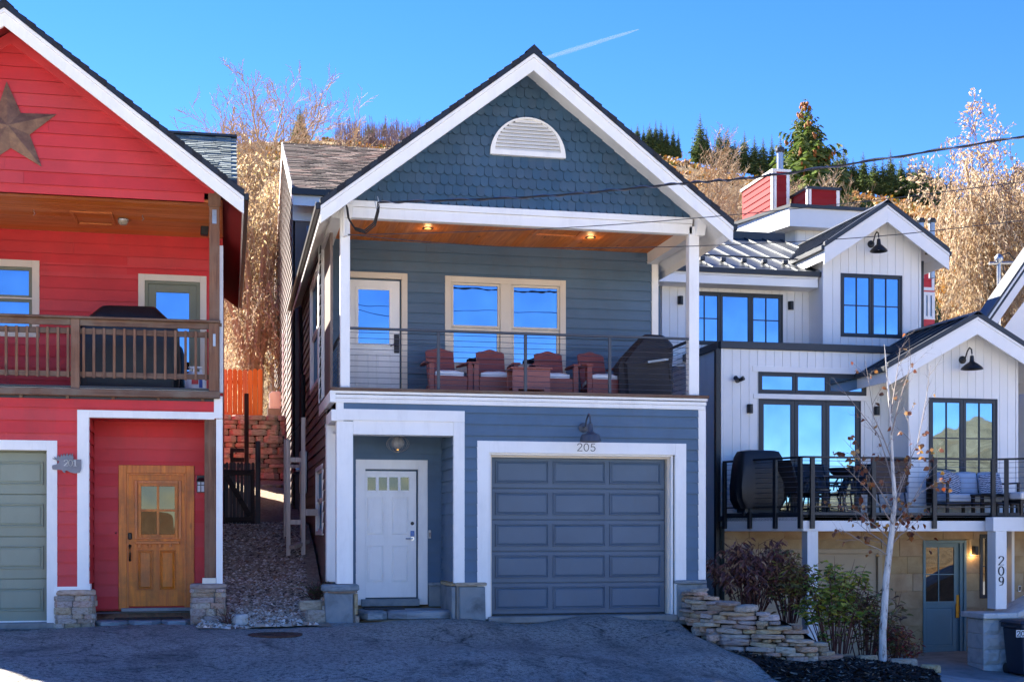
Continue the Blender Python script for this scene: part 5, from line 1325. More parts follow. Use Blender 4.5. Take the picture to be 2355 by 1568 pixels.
# right gable bump
gx0_, gx1_ = X(2088,WG), X(2340,WG)
pk = P(2247, 720, WG-.45); lt_ = P(2014, 846, WG-.45)
gxc = pk.x; ghw = gxc-P(2040,838,WG-.45).x; gsl = (pk.z-P(2040,838,WG-.45).z)/ghw
def mroof(parent, xc, hw, za, y0, y1, sl, name, fh=.30, ribs=.42, soff=None):
    c = math.cos(math.atan(sl)); rf = MB()
    for sg in (-1, 1):
        e = xc+sg*hw; ze = za-hw*sl
        rf.hexa([(xc,y0,za-.12),(e,y0,ze-.12),(e,y1,ze-.12),(xc,y1,za-.12),(xc,y0,za-.06),(e,y0,ze-.06),(e,y1,ze-.06),(xc,y1,za-.06)])
    rf = rf.build(name, m_wb, parent)
    for sg in (-1, 1):
        e = xc+sg*hw; ze = za-hw*sl
        for nm, m__, a, b, yy0, yy1 in (("rake_board", m_wb, .13, .06+fh/c, y0-.02, y0+.02), ("rake_moulding", m_wb, .075, .128, y0-.035, y0+.02), ("rake_cap", m_char, -.03, .073, y0-.05, y0+.04)):
            MB().hexa([(xc,yy0,za-b),(e,yy0,ze-b),(e,yy1,ze-b),(xc,yy1,za-b),(xc,yy0,za-a),(e,yy0,ze-a),(e,yy1,ze-a),(xc,yy1,za-a)]).build(nm, m__, rf, .003)
        MB().box(min(e,e-sg*.03), max(e,e-sg*.03), y0+.022, y1, ze-.33, ze-.07).build("eave_fascia", m_wb, rf, .003)
        MB().box(min(e+sg*.06,e), max(e+sg*.06,e), y0-.02, y1, ze-.13, ze-.03).build("gutter", m_char, rf, .008)
        pan = MB().hexa([(xc,y0+.04,za-.058),(e,y0+.04,ze-.058),(e,y1,ze-.058),(xc,y1,za-.058),(xc,y0+.04,za-.03),(e,y0+.04,ze-.03),(e,y1,ze-.03),(xc,y1,za-.03)]).build("metal_panel", m_metalroof, rf)
        y = y0+.04+ribs
        while y < y1:
            MB().hexa([(xc,y-.012,za-.03),(e,y-.012,ze-.03),(e,y+.012,ze-.03),(xc,y+.012,za-.03),(xc,y-.012,za+.02),(e,y-.012,ze+.02),(e,y+.012,ze+.02),(xc,y+.012,za+.02)]).build("standing_seam", m_metalroof, rf); y += ribs
    MB().loft([[(xc-.12,yy,za-.12*sl+.03),(xc,yy,za+.04),(xc+.12,yy,za-.12*sl+.03),(xc,yy,za-.04)] for yy in (y0-.05,y1)]).build("ridge_cap", m_char, rf)
    return rf
t = NT("dark_standing_seam"); m_metalroof = t.fin(t.ramp(t.noise(t.pos(), 1.2, 3), [(.3, s(52,57,63)), (.7, s(66,72,78))]), .48, .35, .5)
mroof(wh_, gxc, ghw, pk.z, WG-.45, 27.0, gsl, "gable_roof")
gtop = lambda u: pk.z-.12-abs(u-gxc)*gsl
wg_ = rect(q6, 1650, 397, 2155, 985, WG)
gw_ = backing(wh_, fG, gx0_+.02, gx1_-.02, WDK-.2, wg_[3]+.1, m_wb, [wg_])
MB().prism([(gx0_+.02, wg_[3]+.1), (gx1_-.02, wg_[3]+.1), (gx1_-.02, gtop(gx1_)), (gxc, gtop(gxc)), (gx0_+.02, gtop(gx0_))], WG+.06, WG+.1).build("gable_wall", m_wb, wh_)
vboards(gw_, fG, gx0_+.05, gx1_-.05, WDK, 20, .172, m_wb, [wg_], top=gtop)
fpart("corner_board", m_wb, wh_, fG, gx0_, gx0_+.048, -.1, .028, WDK, gtop(gx0_), .003); fpart("corner_board", m_wb, wh_, fG, gx1_-.048, gx1_, -.1, .028, WDK, gtop(gx1_), .003)
boxo("bump_side", m_wb, wh_, gx0_+.0, gx0_+.05, WG+.1, WW+.1, WDK, gtop(gx0_)); boxo("bump_side", m_wb, wh_, gx1_-.06, gx1_, WG+.1, 27, -1.3, gtop(gx1_))
blackwin("casement_window", fG, wg_, [0, .5, 1], .06, 2, 2)
# upper storey
uzt = Z(1700, 657, WU)
ux0, ux1 = X(1515,WU), X(1862,WU)
u3 = rect(q5, 95, 705, 735, 1060, WU)
uw_ = backing(wh_, fU, ux0, ux1+.2, zpar-.1, uzt+.05, m_wb, [u3])
vboards(uw_, fU, ux0+.06, ux1, zpar-.1, uzt+.03, .172, m_wb, [u3])
blackwin("ribbon_window", fU, u3, [0, .335, .665, 1], .055, 1, 1)
for k in (0, 2):
    us = [u3[0]+.03+(u3[1]-u3[0]-.06)*v for v in (0, .335, .665, 1)]; a, b = us[k], us[k+1]
    fpart("window_bar", m_char, wh_, fU, (a+b)/2-.01, (a+b)/2+.01, .0, .012, u3[2]+.09, u3[3]-.09); zz = u3[2]+.5*(u3[3]-u3[2]); fpart("window_bar", m_char, wh_, fU, a+.06, b-.06, .0, .010, zz-.01, zz+.01)
fpart("corner_board", m_blue, wh_, fU, ux0-.08, ux0+.02, -.1, .03, zpar, uzt, .003)
ez0, ez1 = Z(1700,655,WU-.5), Z(1700,624,WU-.5)
eb = fpart("eave_board", m_wb, wh_, front(WU-.5), X(1480,WU-.5), X(1880,WU-.5), -.03, .03, ez0, ez0+.17, .004)
fpart("eave_moulding", m_wb, wh_, front(WU-.5), X(1480,WU-.5), X(1880,WU-.5), -.03, .05, ez0+.173, ez1, .004)
boxo("eave_soffit", m_wb, wh_, X(1480,WU-.5), X(1880,WU-.5), WU-.47, WU+.05, ez0+.0, ez0+.05)
# low metal roof over the upper storey
ry0, ry1 = WU-.55, WT-.1
rz0, rz1 = ez1+.03, Z(1700, 548, ry1)
rx0_, rx1_ = X(1440,ry0), X(1960, WU)
mr = MB().hexa([(rx0_,ry0,rz0-.06),(rx1_,ry0,rz0-.06),(rx1_,ry1,rz1-.06),(rx0_,ry1,rz1-.06),(rx0_,ry0,rz0),(rx1_,ry0,rz0),(rx1_,ry1,rz1),(rx0_,ry1,rz1)]).build("low_roof", m_metalroof, wh_)
k = rx0_
while k < rx1_:
    MB().hexa([(k-.014,ry0-.02,rz0),(k+.014,ry0-.02,rz0),(k+.014,ry1,rz1),(k-.014,ry1,rz1),(k-.008,ry0-.02,rz0+.035),(k+.008,ry0-.02,rz0+.035),(k+.008,ry1,rz1+.035),(k-.008,ry1,rz1+.035)]).build("standing_seam", m_metalroof, mr)
    ts = .16; yy = ry0+(ry1-ry0)*ts; zz = rz0+(rz1-rz0)*ts
    MB().box(k-.05, k+.05, yy-.06, yy+.06, zz+.03, zz+.11).build("snow_clamp", m_char, mr, .01); k += .46
yy = ry0+(ry1-ry0)*.16; zz = rz0+(rz1-rz0)*.16
MB().tube([(rx0_, yy-.04, zz+.14), (rx1_-.3, yy-.04, zz+.14)], .018, 6).build("snow_rail", m_char, mr)
MB().box(rx0_, rx1_-.4, ry0-.06, ry0, rz0-.09, rz0+.01).build("drip_edge", m_black, mr)
MB().box(rx0_, rx1_, ry1-.04, ry1+.02, rz1-.05, rz1+.16).build("roof_flashing", m_char, mr)
# upper gable
pk2 = P(2031, 463, WUB-.45); le2 = P(1895, 562, WUB-.45); re2 = P(2182, 573, WUB-.45)
hw2 = (re2.x-le2.x)/2; xc2 = (re2.x+le2.x)/2; sl2_ = (pk2.z-(le2.z+re2.z)/2)/hw2
mroof(wh_, xc2, hw2, pk2.z, WUB-.45, 30.5, sl2_, "upper_gable_roof")
bx0_, bx1_ = X(1891,WUB), X(2117,WUB)
gt2 = lambda u: pk2.z-.12-abs(u-xc2)*sl2_
w2_ = rect(q5, 1122, 582, 1535, 1005, WUB)
ub_ = backing(wh_, fUB, bx0_+.02, bx1_-.02, zpar-.3, w2_[3]+.1, m_wb, [w2_])
MB().prism([(bx0_+.02, w2_[3]+.1), (bx1_-.02, w2_[3]+.1), (bx1_-.02, gt2(bx1_)), (xc2, gt2(xc2)), (bx0_+.02, gt2(bx0_))], WUB+.06, WUB+.1).build("gable_wall", m_wb, wh_)
vboards(ub_, fUB, bx0_+.05, bx1_-.05, zpar-.3, 30, .172, m_wb, [w2_], top=gt2)
fpart("corner_board", m_wb, wh_, fUB, bx0_, bx0_+.048, -.1, .028, zpar-.3, gt2(bx0_), .003); fpart("corner_board", m_wb, wh_, fUB, bx1_-.048, bx1_, -.1, .028, zpar-.3, gt2(bx1_), .003)
boxo("bump_side", m_wb, wh_, bx0_, bx0_+.05, WUB+.1, 28, zpar-.3, gt2(bx0_)); boxo("bump_side", m_wb, wh_, bx1_-.06, bx1_-.005, WUB+.1, 30, zpar-.3, gt2(bx1_))
blackwin("casement_window", fUB, w2_, [0, .5, 1], .05, 2, 2)
fpart("downspout", m_char, wh_, fUB, bx1_+.01, bx1_+.08, -.08, .0, zpar-.3, Z(2117,600,WUB), .006)
fpart("soffit_vent", m_black, wh_, front(WUB-.2), X(2128,WUB-.2), X(2143,WUB-.2), -.02, .02, Z(2135,586,WUB-.2), Z(2135,577,WUB-.2))
# angled tower behind
tz0, tz1, tz2 = Z(1800,560,WT), Z(1800,520,WT), Z(1800,480,WT)
ta = (X(q5(830,0)[0],WT), WT); tb_ = (X(q5(1300,0)[0],WT), WT); tl = (ta[0]-.55, WT+1.75)
m2 = MB()
tw_ = MB().prism([(tl[0],tl[1]),(ta[0],ta[1]),(tb_[0],tb_[1]),(tb_[0],WT+4),(tl[0],WT+4)], 0, 1, fr=lambda u, w, v: (u, v, (rz0 if w == 0 else tz2-.25))).build("tower_wall", m_wb, wh_)
ft, L_ = slant(tl, ta)
vboards(tw_, ft, .02, L_-.02, rz0, tz2-.3, .2, m_wb); vboards(tw_, front(WT), ta[0]+.02, tb_[0], rz0, tz2-.3, .2, m_wb)
o_ = .38
oc = [(tl[0]-.42,tl[1]+.1),(ta[0]-.36,ta[1]-o_),(tb_[0],tb_[1]-o_),(tb_[0],WT+4),(tl[0]-.42,WT+4)]
MB().prism(oc, 0, 1, fr=lambda u, w, v: (u, v, (tz2-.50 if w == 0 else tz2-.06))).build("tower_fascia", m_wb, wh_)
MB().prism([(x_+(-.06 if i in (0,4) else 0), y_-(.06 if i in (1,2) else 0)) for i, (x_, y_) in enumerate(oc)], 0, 1, fr=lambda u, w, v: (u, v, (tz2-.058 if w == 0 else tz2+.02))).build("tower_roof_edge", m_char, wh_)
boxo("tower_side_block", m_wb, wh_, tl[0]-1.6, tl[0]-.1, WT+1.9, WT+5, rz0, tz2-.55); boxo("tower_side_cap", m_char, wh_, tl[0]-2, tl[0]-.3, WT+1.7, WT+5, tz2-.54, tz2-.40)
# balcony: floor, fascia, supports
dl = X(1847, WD); dr = 17.0
pA = (X(1664, 23.6), 23.6); pB = (dl, WD); fA_, LA = slant(pA, pB)
zf0 = Z(2000, 1221, WD)
flo = MB().prism([pA, pB, (dr, WD), (dr, WW+.1), (pA[0], WW+.1)], 0, 1, fr=lambda u, w, v: (u, v, (WDK-.10 if w == 0 else WDK))).build("balcony_floor", m_char, wh_)
fpart("balcony_fascia", m_wb, wh_, front(WD), dl, dr, -.06, .0, zf0, WDK-.03, .006)
fpart("balcony_fascia", m_wb, wh_, fA_, 0.02, LA-.03, -.06, .0, zf0, WDK-.03, .006)
MB().prism([(pA[0]+.1, pA[1]+.05), (pB[0]+.1, pB[1]+.1), (dr, WD+.1), (dr, WW), (pA[0]+.1, WW)], 0, 1, fr=lambda u, w, v: (u, v, (zf0+.02 if w == 0 else zf0+.05))).build("balcony_soffit", m_wb, wh_)
px0, px1 = X(1857,WD), X(1882,WD)
fpart("balcony_post", m_white, wh_, front(WD), px0, px1, -.24, -.005, -1.3, zf0, .006)
p2a, p2b = X(q7(2165,0)[0],WD-.3), X(q7(2240,0)[0],WD-.3)
pzb = Z(2290, 1400, WD-.3)
bpost = fpart("balcony_post", m_white, wh_, front(WD-.3), p2a, p2b, -.27, .0, pzb, zf0, .006)
fpart("balcony_fascia", m_wb, wh_, front(WD-.3), p2a-.05, dr, -.25, .006, zf0-.0, WDK-.033, .006)
numerals(bpost, "209", front(WD-.3), X(2297,WD-.3)-.01, Z(2303,q7(0,428)[1],WD-.3), .155, .001, m_char, .018, .006, vertical=True, pen=True)
# railing
rz2 = Z(2000, 1050, WD)
def railrun(fr, L0, L1, posts, name="railing", cables=9, face=.03, cap=True):
    rl = fpart(name, m_black, wh_, fr, L0, L1, -.025, .03, rz2-.035, rz2, .003)
    for u in posts: fpart("rail_post", m_black, rl, fr, u-.04, u+.04, .002, .06, WDK-.24, rz2-.036, .004)
    fpart("bottom_rail", m_black, rl, fr, L0, L1, -.02, .02, WDK+.14, WDK+.165); fpart("toe_rail", m_char, rl, fr, L0, L1, -.02, .0, WDK-.03, WDK+.05)
    for k in range(cables):
        zc_ = WDK+.22+(rz2-WDK-.30)*k/(cables-1); MB().tube([Vector(fr(L0, 0, zc_)), Vector(fr(L1, 0, zc_))], .0045, 5).build("cable", m_cable, rl)
    return rl
railrun(fA_, 0, LA, [LA*k for k in (.03, .36, .68, .98)])
railrun(front(WD), dl, X(2292,WD), [X(q6(x,0)[0],WD) for x in (790,1240,1688,2120)])
fS, LS = slant((X(2288,WD), WD-.0), (X(2288,WD)+1.6, WD-1.2))
railrun(fS, .05, LS, [.2, .62, 1.1])
# under the balcony: stone wall, garage door, entry door
fEW = front(WE+.1)
ed = rect(q7, 1675, 262, 1965, 1035, WE); WFL = ed[2]-.0
gdw = rect(q7, 520, 320, 1400, 1040, WE)
sdw = rect(q7, 2055, 222, 2120, 650, WE)
lowz = zf0+.1
lwl = backing(wh_, fE, WXL, 17, -1.35, lowz, m_tan, [(ed[0],ed[1],-2,ed[3]), (gdw[0],gdw[1],-2,gdw[3]), sdw], w0=-.2, w1=-.02)
zc = -1.3; rr2 = 0
while zc < lowz:
    h = .34; u = WXL - (.35 if rr2 % 2 else 0)
    while u < 16.5:
        L = .55+.4*rw_.random()
        for a, b in segs_minus(max(u, WXL), min(u+L-.006, 16.5), [(h_[0], h_[1]) for h_ in ((ed[0],ed[1],-2,ed[3]), (gdw[0],gdw[1],-2,gdw[3]), sdw) if h_[2] < zc+h*.6 and h_[3] > zc+.1]):
            fpart("stone_block", m_tan, lwl, fE, a, b, -.03, .006+.008*rw_.random(), zc+.002, min(zc+h-.003, lowz), .004)
        u += L
    zc += h; rr2 += 1
m_beige = paint("beige_garage_paint", s(178,160,134), .5, .05, .02, .12)
trimring(wh_, fE, gdw[0], gdw[1], -1.3, gdw[3], .09, m_beige, -.05, .03, 0, "garage_trim")
gdo = fpart("garage_door", m_beige, wh_, fE, gdw[0]+.09, gdw[1]-.09, -.10, -.05, -1.3, gdw[3]-.09)
for k in range(4):
    hh = (gdw[3]-.09+1.3)/4; fpart("door_section", m_beige, gdo, fE, gdw[0]+.1, gdw[1]-.1, -.05, -.03, -1.3+k*hh+.004, -1.3+(k+1)*hh-.004, .005)
m_teal = paint("teal_door_paint", s(104,132,140), .45, .05, .01, .12)
trimring(wh_, fE, ed[0], ed[1], ed[2], ed[3], .055, m_teal, -.09, .03, 0, "door_frame")
d0, d1 = ed[0]+.055, X(q7(1925,0)[0],WE)
edr = fpart("entry_door", m_teal, wh_, fE, d0, d1, -.10, -.04, ed[2]+.03, ed[3]-.055)
fpart("door_jamb", m_teal, wh_, fE, d1+.002, ed[1]-.057, -.09, -.0, ed[2], ed[3]-.057)
gl = rect(q7, 1684, 310, 1890, 672, WE)
sash(edr, fE, gl[0]-.05, gl[1]+.05, gl[2]-.05, gl[3]+.05, .05, m_teal, m_glassd, 2, 2, .018, w=-.02, d=.03, name="lite_frame")
pn = rect(q7, 1690, 712, 1885, 975, WE); raised_panel(edr, fE, pn[0], pn[1], pn[2], pn[3], -.038, m_teal, .03, .012)
hx0, hx1, hz0, hz1 = rect(q7, 1902, 628, 1925, 783, WE); fpart("pull_plate", m_brass, edr, fE, hx0, hx1, -.04, -.02, hz0, hz1, .004); MB().tube([((hx0+hx1)/2, WE-.0, hz0+.25*(hz1-hz0)), ((hx0+hx1)/2, WE-.06, hz0+.25*(hz1-hz0)), ((hx0+hx1)/2, WE-.06, hz0+.55*(hz1-hz0)), ((hx0+hx1)/2, WE, hz0+.55*(hz1-hz0))], .01, 6).build("pull_handle", m_brass, edr)
fpart("door_sill", m_black, wh_, fE, ed[0], d1+.05, -.05, .05, ed[2]-.02, ed[2]+.028)
blackwin("sidelight_window", fE, sdw, [0, 1], .04, 1, 2, gm=m_glassd)
kp = rect(q7, 2313, 565, 2333, 607, WE); 
o = fpart("door_keypad", m_steel, None, fE, kp[0]-3.0*0, kp[1], .0, .02, kp[2], kp[3], .004); tag(o, "small pale keypad on the tan stone wall right of the teal door", "keypad")
fpart("keypad_screen", m_black, o, fE, kp[0]+.015, kp[1]-.01, .02, .024, kp[2]+.02, kp[3]-.02)
# pedestal and stair wall of split-face blocks
ped = thing("stair_wall", "white split-face block pedestal and sloping stair wall with stone cap", "wall", (p2a, WD-.3, -1.3))
e0, e1 = X(2266, WD-.4), X(2336, WD-.4); pt = Z(2300, 1409, WD-.4)
rp = random.Random(3); zc = -1.42; k = 0
core = boxo("core", m_limestone, ped, e0+.05, e1+1.2, WD-.3, WD+.25, -1.42, pt-.12)
while zc < pt-.1:
    h = min(.27, pt-.08-zc); u = e0
    for L in ((.34, .40, .5, .5) if k % 2 else (.52, .42, .4, .5)):
        rings = []; n1, n2 = 5, 4
        V = []; F = []
        for j in range(n2+1):
            for i in range(n1+1):
                ed_ = (i in (0, n1) or j in (0, n2)); V.append((u+L*i/n1-.004*(i == n1), WD-.34-(0 if ed_ else .018+.03*rp.random()), zc+h*j/n2-.004*(j == n2)))
        for j in range(n2):
            for i in range(n1): a = j*(n1+1)+i; F.append((a, a+1, a+n1+2, a+n1+1))
        b0 = len(V); V += [(u, WD-.28, zc), (u+L-.004, WD-.28, zc), (u+L-.004, WD-.28, zc+h-.004), (u, WD-.28, zc+h-.004)]
        c_ = [0, n1, (n2+1)*(n1+1)-1, n2*(n1+1)]
        F += [(b0, b0+1, b0+2, b0+3)]
        F += [[*range(0, n1+1), b0+1, b0], [*range(n2*(n1+1)+n1, n2*(n1+1)-1, -1), b0+3, b0+2], [*[j*(n1+1) for j in range(n2, -1, -1)], b0, b0+3], [*[j*(n1+1)+n1 for j in range(n2+1)], b0+2, b0+1]]
        MB().add(V, F).build("block", m_limestone, ped); u += L
    fpart("block", m_limestone, ped, left(e0+.03), WD-.335, WD+.2, -.02, .02+.01*rp.random(), zc, zc+h-.005, .012)
    zc += h; k += 1
MB().hexa([(e0-.07,WD-.46,pt-.10),(e1-.0,WD-.46,pt-.10),(e1,WD+.3,pt-.10),(e0-.07,WD+.3,pt-.10),(e0-.07,WD-.46,pt),(e1,WD-.46,pt+.0),(e1,WD+.3,pt),(e0-.07,WD+.3,pt)]).build("cap_stone", m_limestone, ped, .015)
MB().hexa([(e1-.0,WD-.46,pt-.10),(e1+1.6,WD-.46,pt+.62),(e1+1.6,WD+.3,pt+.62),(e1,WD+.3,pt-.10),(e1,WD-.46,pt+.002),(e1+1.6,WD-.46,pt+.72),(e1+1.6,WD+.3,pt+.72),(e1,WD+.3,pt+.002)]).build("cap_stone", m_limestone, ped, .012)
MB().prism([(e1-.0,-1.4),(e1+1.6,-1.4),(e1+1.6,pt+.61),(e1,pt-.11)], WD-.33, WD+.2).build("sloping_wall", m_limestone, ped)
# neighbour's dark beam at the right, under the balcony
boxo("rear_wall", m_wb, wh_, WXL+.1, 16, 30.9, 31, -1.3, zpar-.2); boxo("right_wall", m_wb, wh_, 16.2, 16.3, WW, 31, -1.3, zpar)
# ------------------------------------------------------------------ lamps
def gooseneck(name, label, wall_pt, reach, drop_z, dia, style, mat, group=None):
    p = Vector(wall_pt); o = thing(name, label, "lamp", p, group)
    MB().lathe([(.075,0),(.075,-.018),(.05,-.03)], p, 20, ax='y').build("back_plate", mat, o, smooth=True)
    top = max(p.z+.17, drop_z+.42)
    c = [(p.x, p.y-.02, p.z), (p.x, p.y-reach*.30, p.z+.01), (p.x, p.y-reach*.45, p.z+.10), (p.x, p.y-reach*.55, top-.05), (p.x, p.y-reach*.75, top), (p.x, p.y-reach*.95, top-.04), (p.x, p.y-reach, top-.12), (p.x, p.y-reach, drop_z+.25)]
    MB().tube(c, .014, 8).build("arm", mat, o, smooth=True)
    b = (p.x, p.y-reach, drop_z); r = dia/2
    if style == 'barn': prof = [(.02,.28),(.035,.27),(.045,.16),(.07,.13),(r*.82,.105),(r*.92,.07),(r,.0),(r*.96,.0),(r*.88,.06),(.05,.10)]
    else: prof = [(.02,.26),(.035,.25),(.045,.15),(.06,.13),(.08,.12),(r*.6,.09),(r*.9,.035),(r,.0),(r*.97,-.004),(r*.6,.07),(.05,.10)]
    MB().lathe(prof, b, 28, cap=False).build("shade", mat, o, smooth=True)
    MB().lathe([(.03,.10),(.035,.06),(.02,.03),(.0,.025)], b, 12).build("bulb", plain("bulb_glass", s(220,214,200), .2), o, smooth=True)
    return o
m_lamp = plain("slate_lamp_enamel", s(64,70,82), .45)
wp = P(1341, 983, BF); gooseneck("gooseneck_lamp", "slate grey gooseneck barn lamp above the blue garage door", (wp.x, BF-.016, wp.z), .40, Z(1363,1016,BF-.4), .325, 'barn', m_lamp)
wp = P(*q5(1325,380), WUB); gooseneck("gooseneck_lamp", "black gooseneck lamp on the white upper gable", (wp.x, WUB-.014, wp.z), .34, Z(*q5(1378,428), WUB-.34), .36, 'disc', m_black, "gooseneck lamps on the white gables")
wp = P(*q6(1897,115), WG); gooseneck("gooseneck_lamp", "black gooseneck lamp on the lower right white gable", (wp.x, WG-.014, wp.z), .34, Z(*q6(1978,183), WG-.34), .42, 'disc', m_black, "gooseneck lamps on the white gables")
def sconce(label, px, py, Y, lit=False):
    p = P(px, py, Y); o = thing("wall_sconce", label, "lamp", p, "small black wall sconces")
    MB().box(p.x-.045, p.x+.045, Y-.03, Y-.012, p.z-.07, p.z+.07).build("back_plate", m_black, o, .004)
    n = 10; prof = [(.055*math.sin(math.pi*k/n), -.10*math.sin(math.pi*k/n) if 0 else 0) for k in range(n+1)]
    ring0 = [(p.x+.058*math.cos(math.pi*k/n), Y-.03-.085*math.sin(math.pi*k/n)) for k in range(n+1)]
    MB().loft([[(a, b, p.z-.085) for a, b in ring0], [(a, b, p.z+.085) for a, b in ring0]]).build("shade", m_black, o)
    return o
sconce("small black half-round sconce left of the upper ribbon window", *q5(45,758), WU); sconce("small black half-round sconce right of the upper ribbon window", *q5(785,793), WU)
sconce("small black half-round sconce left of the balcony sliding door", *q6(330,475), WW); sconce("small black half-round sconce right of the balcony sliding door, behind birch twigs", *q6(1262,490), WW)
ls = sconce("small lit black sconce between the teal door and its sidelight", *q7(2020,330), WE)
p_ = P(*q7(2020,358), WE-.07); el = bpy.data.lights.new("sconce_bulb", 'POINT'); el.energy = 1.2; el.color = (1,.62,.28); el.shadow_soft_size = .03
eo = bpy.data.objects.new("sconce_bulb", el); COL.objects.link(eo); eo.parent = ls; eo.location = p_ - Vector(ls.location)
p_ = P(*q6(240,265), WW); sl = thing("security_light", "black twin-head security light left of the transom windows", "lamp", p_)
MB().lathe([(.05,0),(.05,-.03)], (p_.x, WW-.014, p_.z), 14, ax='y').build("base", m_black, sl)
for sg in (-1, 1): MB().tube([(p_.x, WW-.04, p_.z-.02), (p_.x+sg*.03, WW-.08, p_.z), (p_.x+sg*.085, WW-.14, p_.z+.035)], [.015,.035,.045], 10).build("lamp_head", m_black, sl)
# recessed ceiling lights on the blue porch and wire cage lamp in the alcove
def em(name, col, st):
    t = NT(name); e = t.node("ShaderNodeEmission"); e.inputs[0].default_value = col; e.inputs[1].default_value = st; t.link(e.outputs[0], t.out.inputs[0]); return t.mat
m_glow = em("warm_lamp_glow", (1,.5,.1,1), .45)
for (px, py), lb in (((984,525),"round lit recessed light in the cedar porch ceiling above the door"),((1358,546),"round lit recessed light in the cedar porch ceiling right of the hatch")):
    # depth where this ceiling pixel meets the ceiling height
    Yc = BF
    for k in range(60):
        Yc = BF+.1+k*.04
        if Z(px, py, Yc) >= CEIL: break
    c = Vector((X(px, Yc), Yc, CEIL)); o = thing("recessed_light", lb, "lamp", c, "recessed porch lights")
    MB().lathe([(.085,0),(.085,-.012),(.062,-.012),(.062,.0)], c, 22, cap=False).build("trim_ring", m_oil, o)
    MB().lathe([(.062,-.004),(.05,-.006)], c, 20).build("lens", m_glow, o)
    pl = bpy.data.lights.new("porch_bulb", 'POINT'); pl.energy = .5; pl.color = (1,.6,.25); pl.shadow_soft_size = .05
    po = bpy.data.objects.new("porch_bulb", pl); COL.objects.link(po); po.parent = o; po.location = (0,0,-.05)
cy = (BF+BD)/2+.1; c = Vector((X(915,cy), cy, Z(915,1003,cy))); c.z = az1+.06
cg = thing("cage_lamp", "round wire cage ceiling lamp over the white entry door", "lamp", c)
MB().lathe([(.06,0),(.06,-.02),(.02,-.03)], c, 14).build("canopy", m_steel, cg)
for k in range(8):
    a = k*math.pi/8; pts = [c+Vector((.175*math.sin(t)*math.cos(a), .175*math.sin(t)*math.sin(a), -.15+.125*math.cos(t))) for t in [math.pi*2*i/20 for i in range(21)]]
    MB().tube(pts, .004, 4).build("cage_wire", m_steel, cg)
MB().lathe([(.02,-.03),(.07,-.06),(.10,-.12),(.09,-.18),(.05,-.22),(.01,-.23)], c, 16).build("globe", plain("smoked_globe", s(150,150,150), .15), cg, smooth=True)
MB().lathe([(.0,-.232),(.018,-.234),(.012,-.245)], c, 8).build("bulb_tip", m_glow, cg)

# ------------------------------------------------------------------ blue porch: chairs, cushions, side table, covered grill
m_plas = paint("brown_poly_lumber", s(138,72,64), .5, .08, .04, .3, grain=(1,1,1), bscale=30)
m_cush = plain("pale_cushion_fabric", s(232,238,244), .8, 0, 0, .06, .3)
def adirondack(label):
    o = thing("adirondack_chair", label, "chair", (0,0,0), "brown chairs on the blue porch")
    fx_ = lambda y0, y1: (lambda u, w, v: (u, w, v))
    # back panel, arched top, leaning backwards
    n = 10; out = [(-.235,.20),(.235,.20)] + [(.235-.47*k/n, .86+.045*math.exp(-((.5-k/n)/.2)**2)-(.02 if k in (0,n) else 0)) for k in range(n+1)]
    lean = lambda z: .16+(z-.2)*.34
    V = [(x, lean(z), z) for x, z in out]+[(x, lean(z)+.03, z) for x, z in out]; m_ = len(out)
    bk = MB().add(V, [list(range(m_)), list(range(2*m_-1, m_-1, -1))]+[(i, i+m_, (i+1) % m_+m_, (i+1) % m_) for i in range(m_)]).build("backrest", m_plas, o, .006)
    for zz in (.38,.55,.72): MB().hexa([(-.236,lean(zz)-.004,zz),(.236,lean(zz)-.004,zz),(.236,lean(zz)+.002,zz),(-.236,lean(zz)+.002,zz),(-.236,lean(zz+.006)-.004,zz+.008),(.236,lean(zz+.006)-.004,zz+.008),(.236,lean(zz+.006)+.002,zz+.008),(-.236,lean(zz+.006)+.002,zz+.008)]).build("seam", m_oil, bk)
    MB().hexa([(-.27,-.33,.34),(.27,-.33,.34),(.27,.20,.20),(-.27,.20,.20),(-.27,-.33,.37),(.27,-.33,.37),(.27,.20,.23),(-.27,.20,.23)]).build("seat", m_plas, o, .005)
    MB().box(-.27,.27,-.355,-.332,.10,.36).build("apron", m_plas, o, .006)
    for sx in (-1, 1):
        MB().prism([(sx*.275,0),(sx*.36,0),(sx*.36,.52),(sx*.35,.57),(sx*.29,.57),(sx*.275,.52)], -.37, -.33).build("leg", m_plas, o, .006)
        MB().hexa([(sx*.24,.55,.0),(sx*.30,.55,.0),(sx*.30,.60,.0),(sx*.24,.60,.0),(sx*.27,-.32,.22),(sx*.31,-.32,.22),(sx*.31,-.32,.32),(sx*.27,-.32,.32)]).build("rear_leg", m_plas, o)
        a = MB().loft([[(sx*.27,-.40,.565),(sx*.39,-.40,.565),(sx*.39,-.40,.595),(sx*.27,-.40,.595)],[(sx*.265,-.1,.575),(sx*.40,-.1,.575),(sx*.40,-.1,.605),(sx*.265,-.1,.605)],[(sx*.28,.38,.585),(sx*.33,.38,.585),(sx*.33,.38,.615),(sx*.28,.38,.615)]]); a.build("armrest", m_plas, o, .005)
        MB().prism([(sx*.30,.36),(sx*.335,.36),(sx*.335,.565),(sx*.30,.565)], -.325, -.20).build("arm_bracket", m_plas, o, .004)
    return o
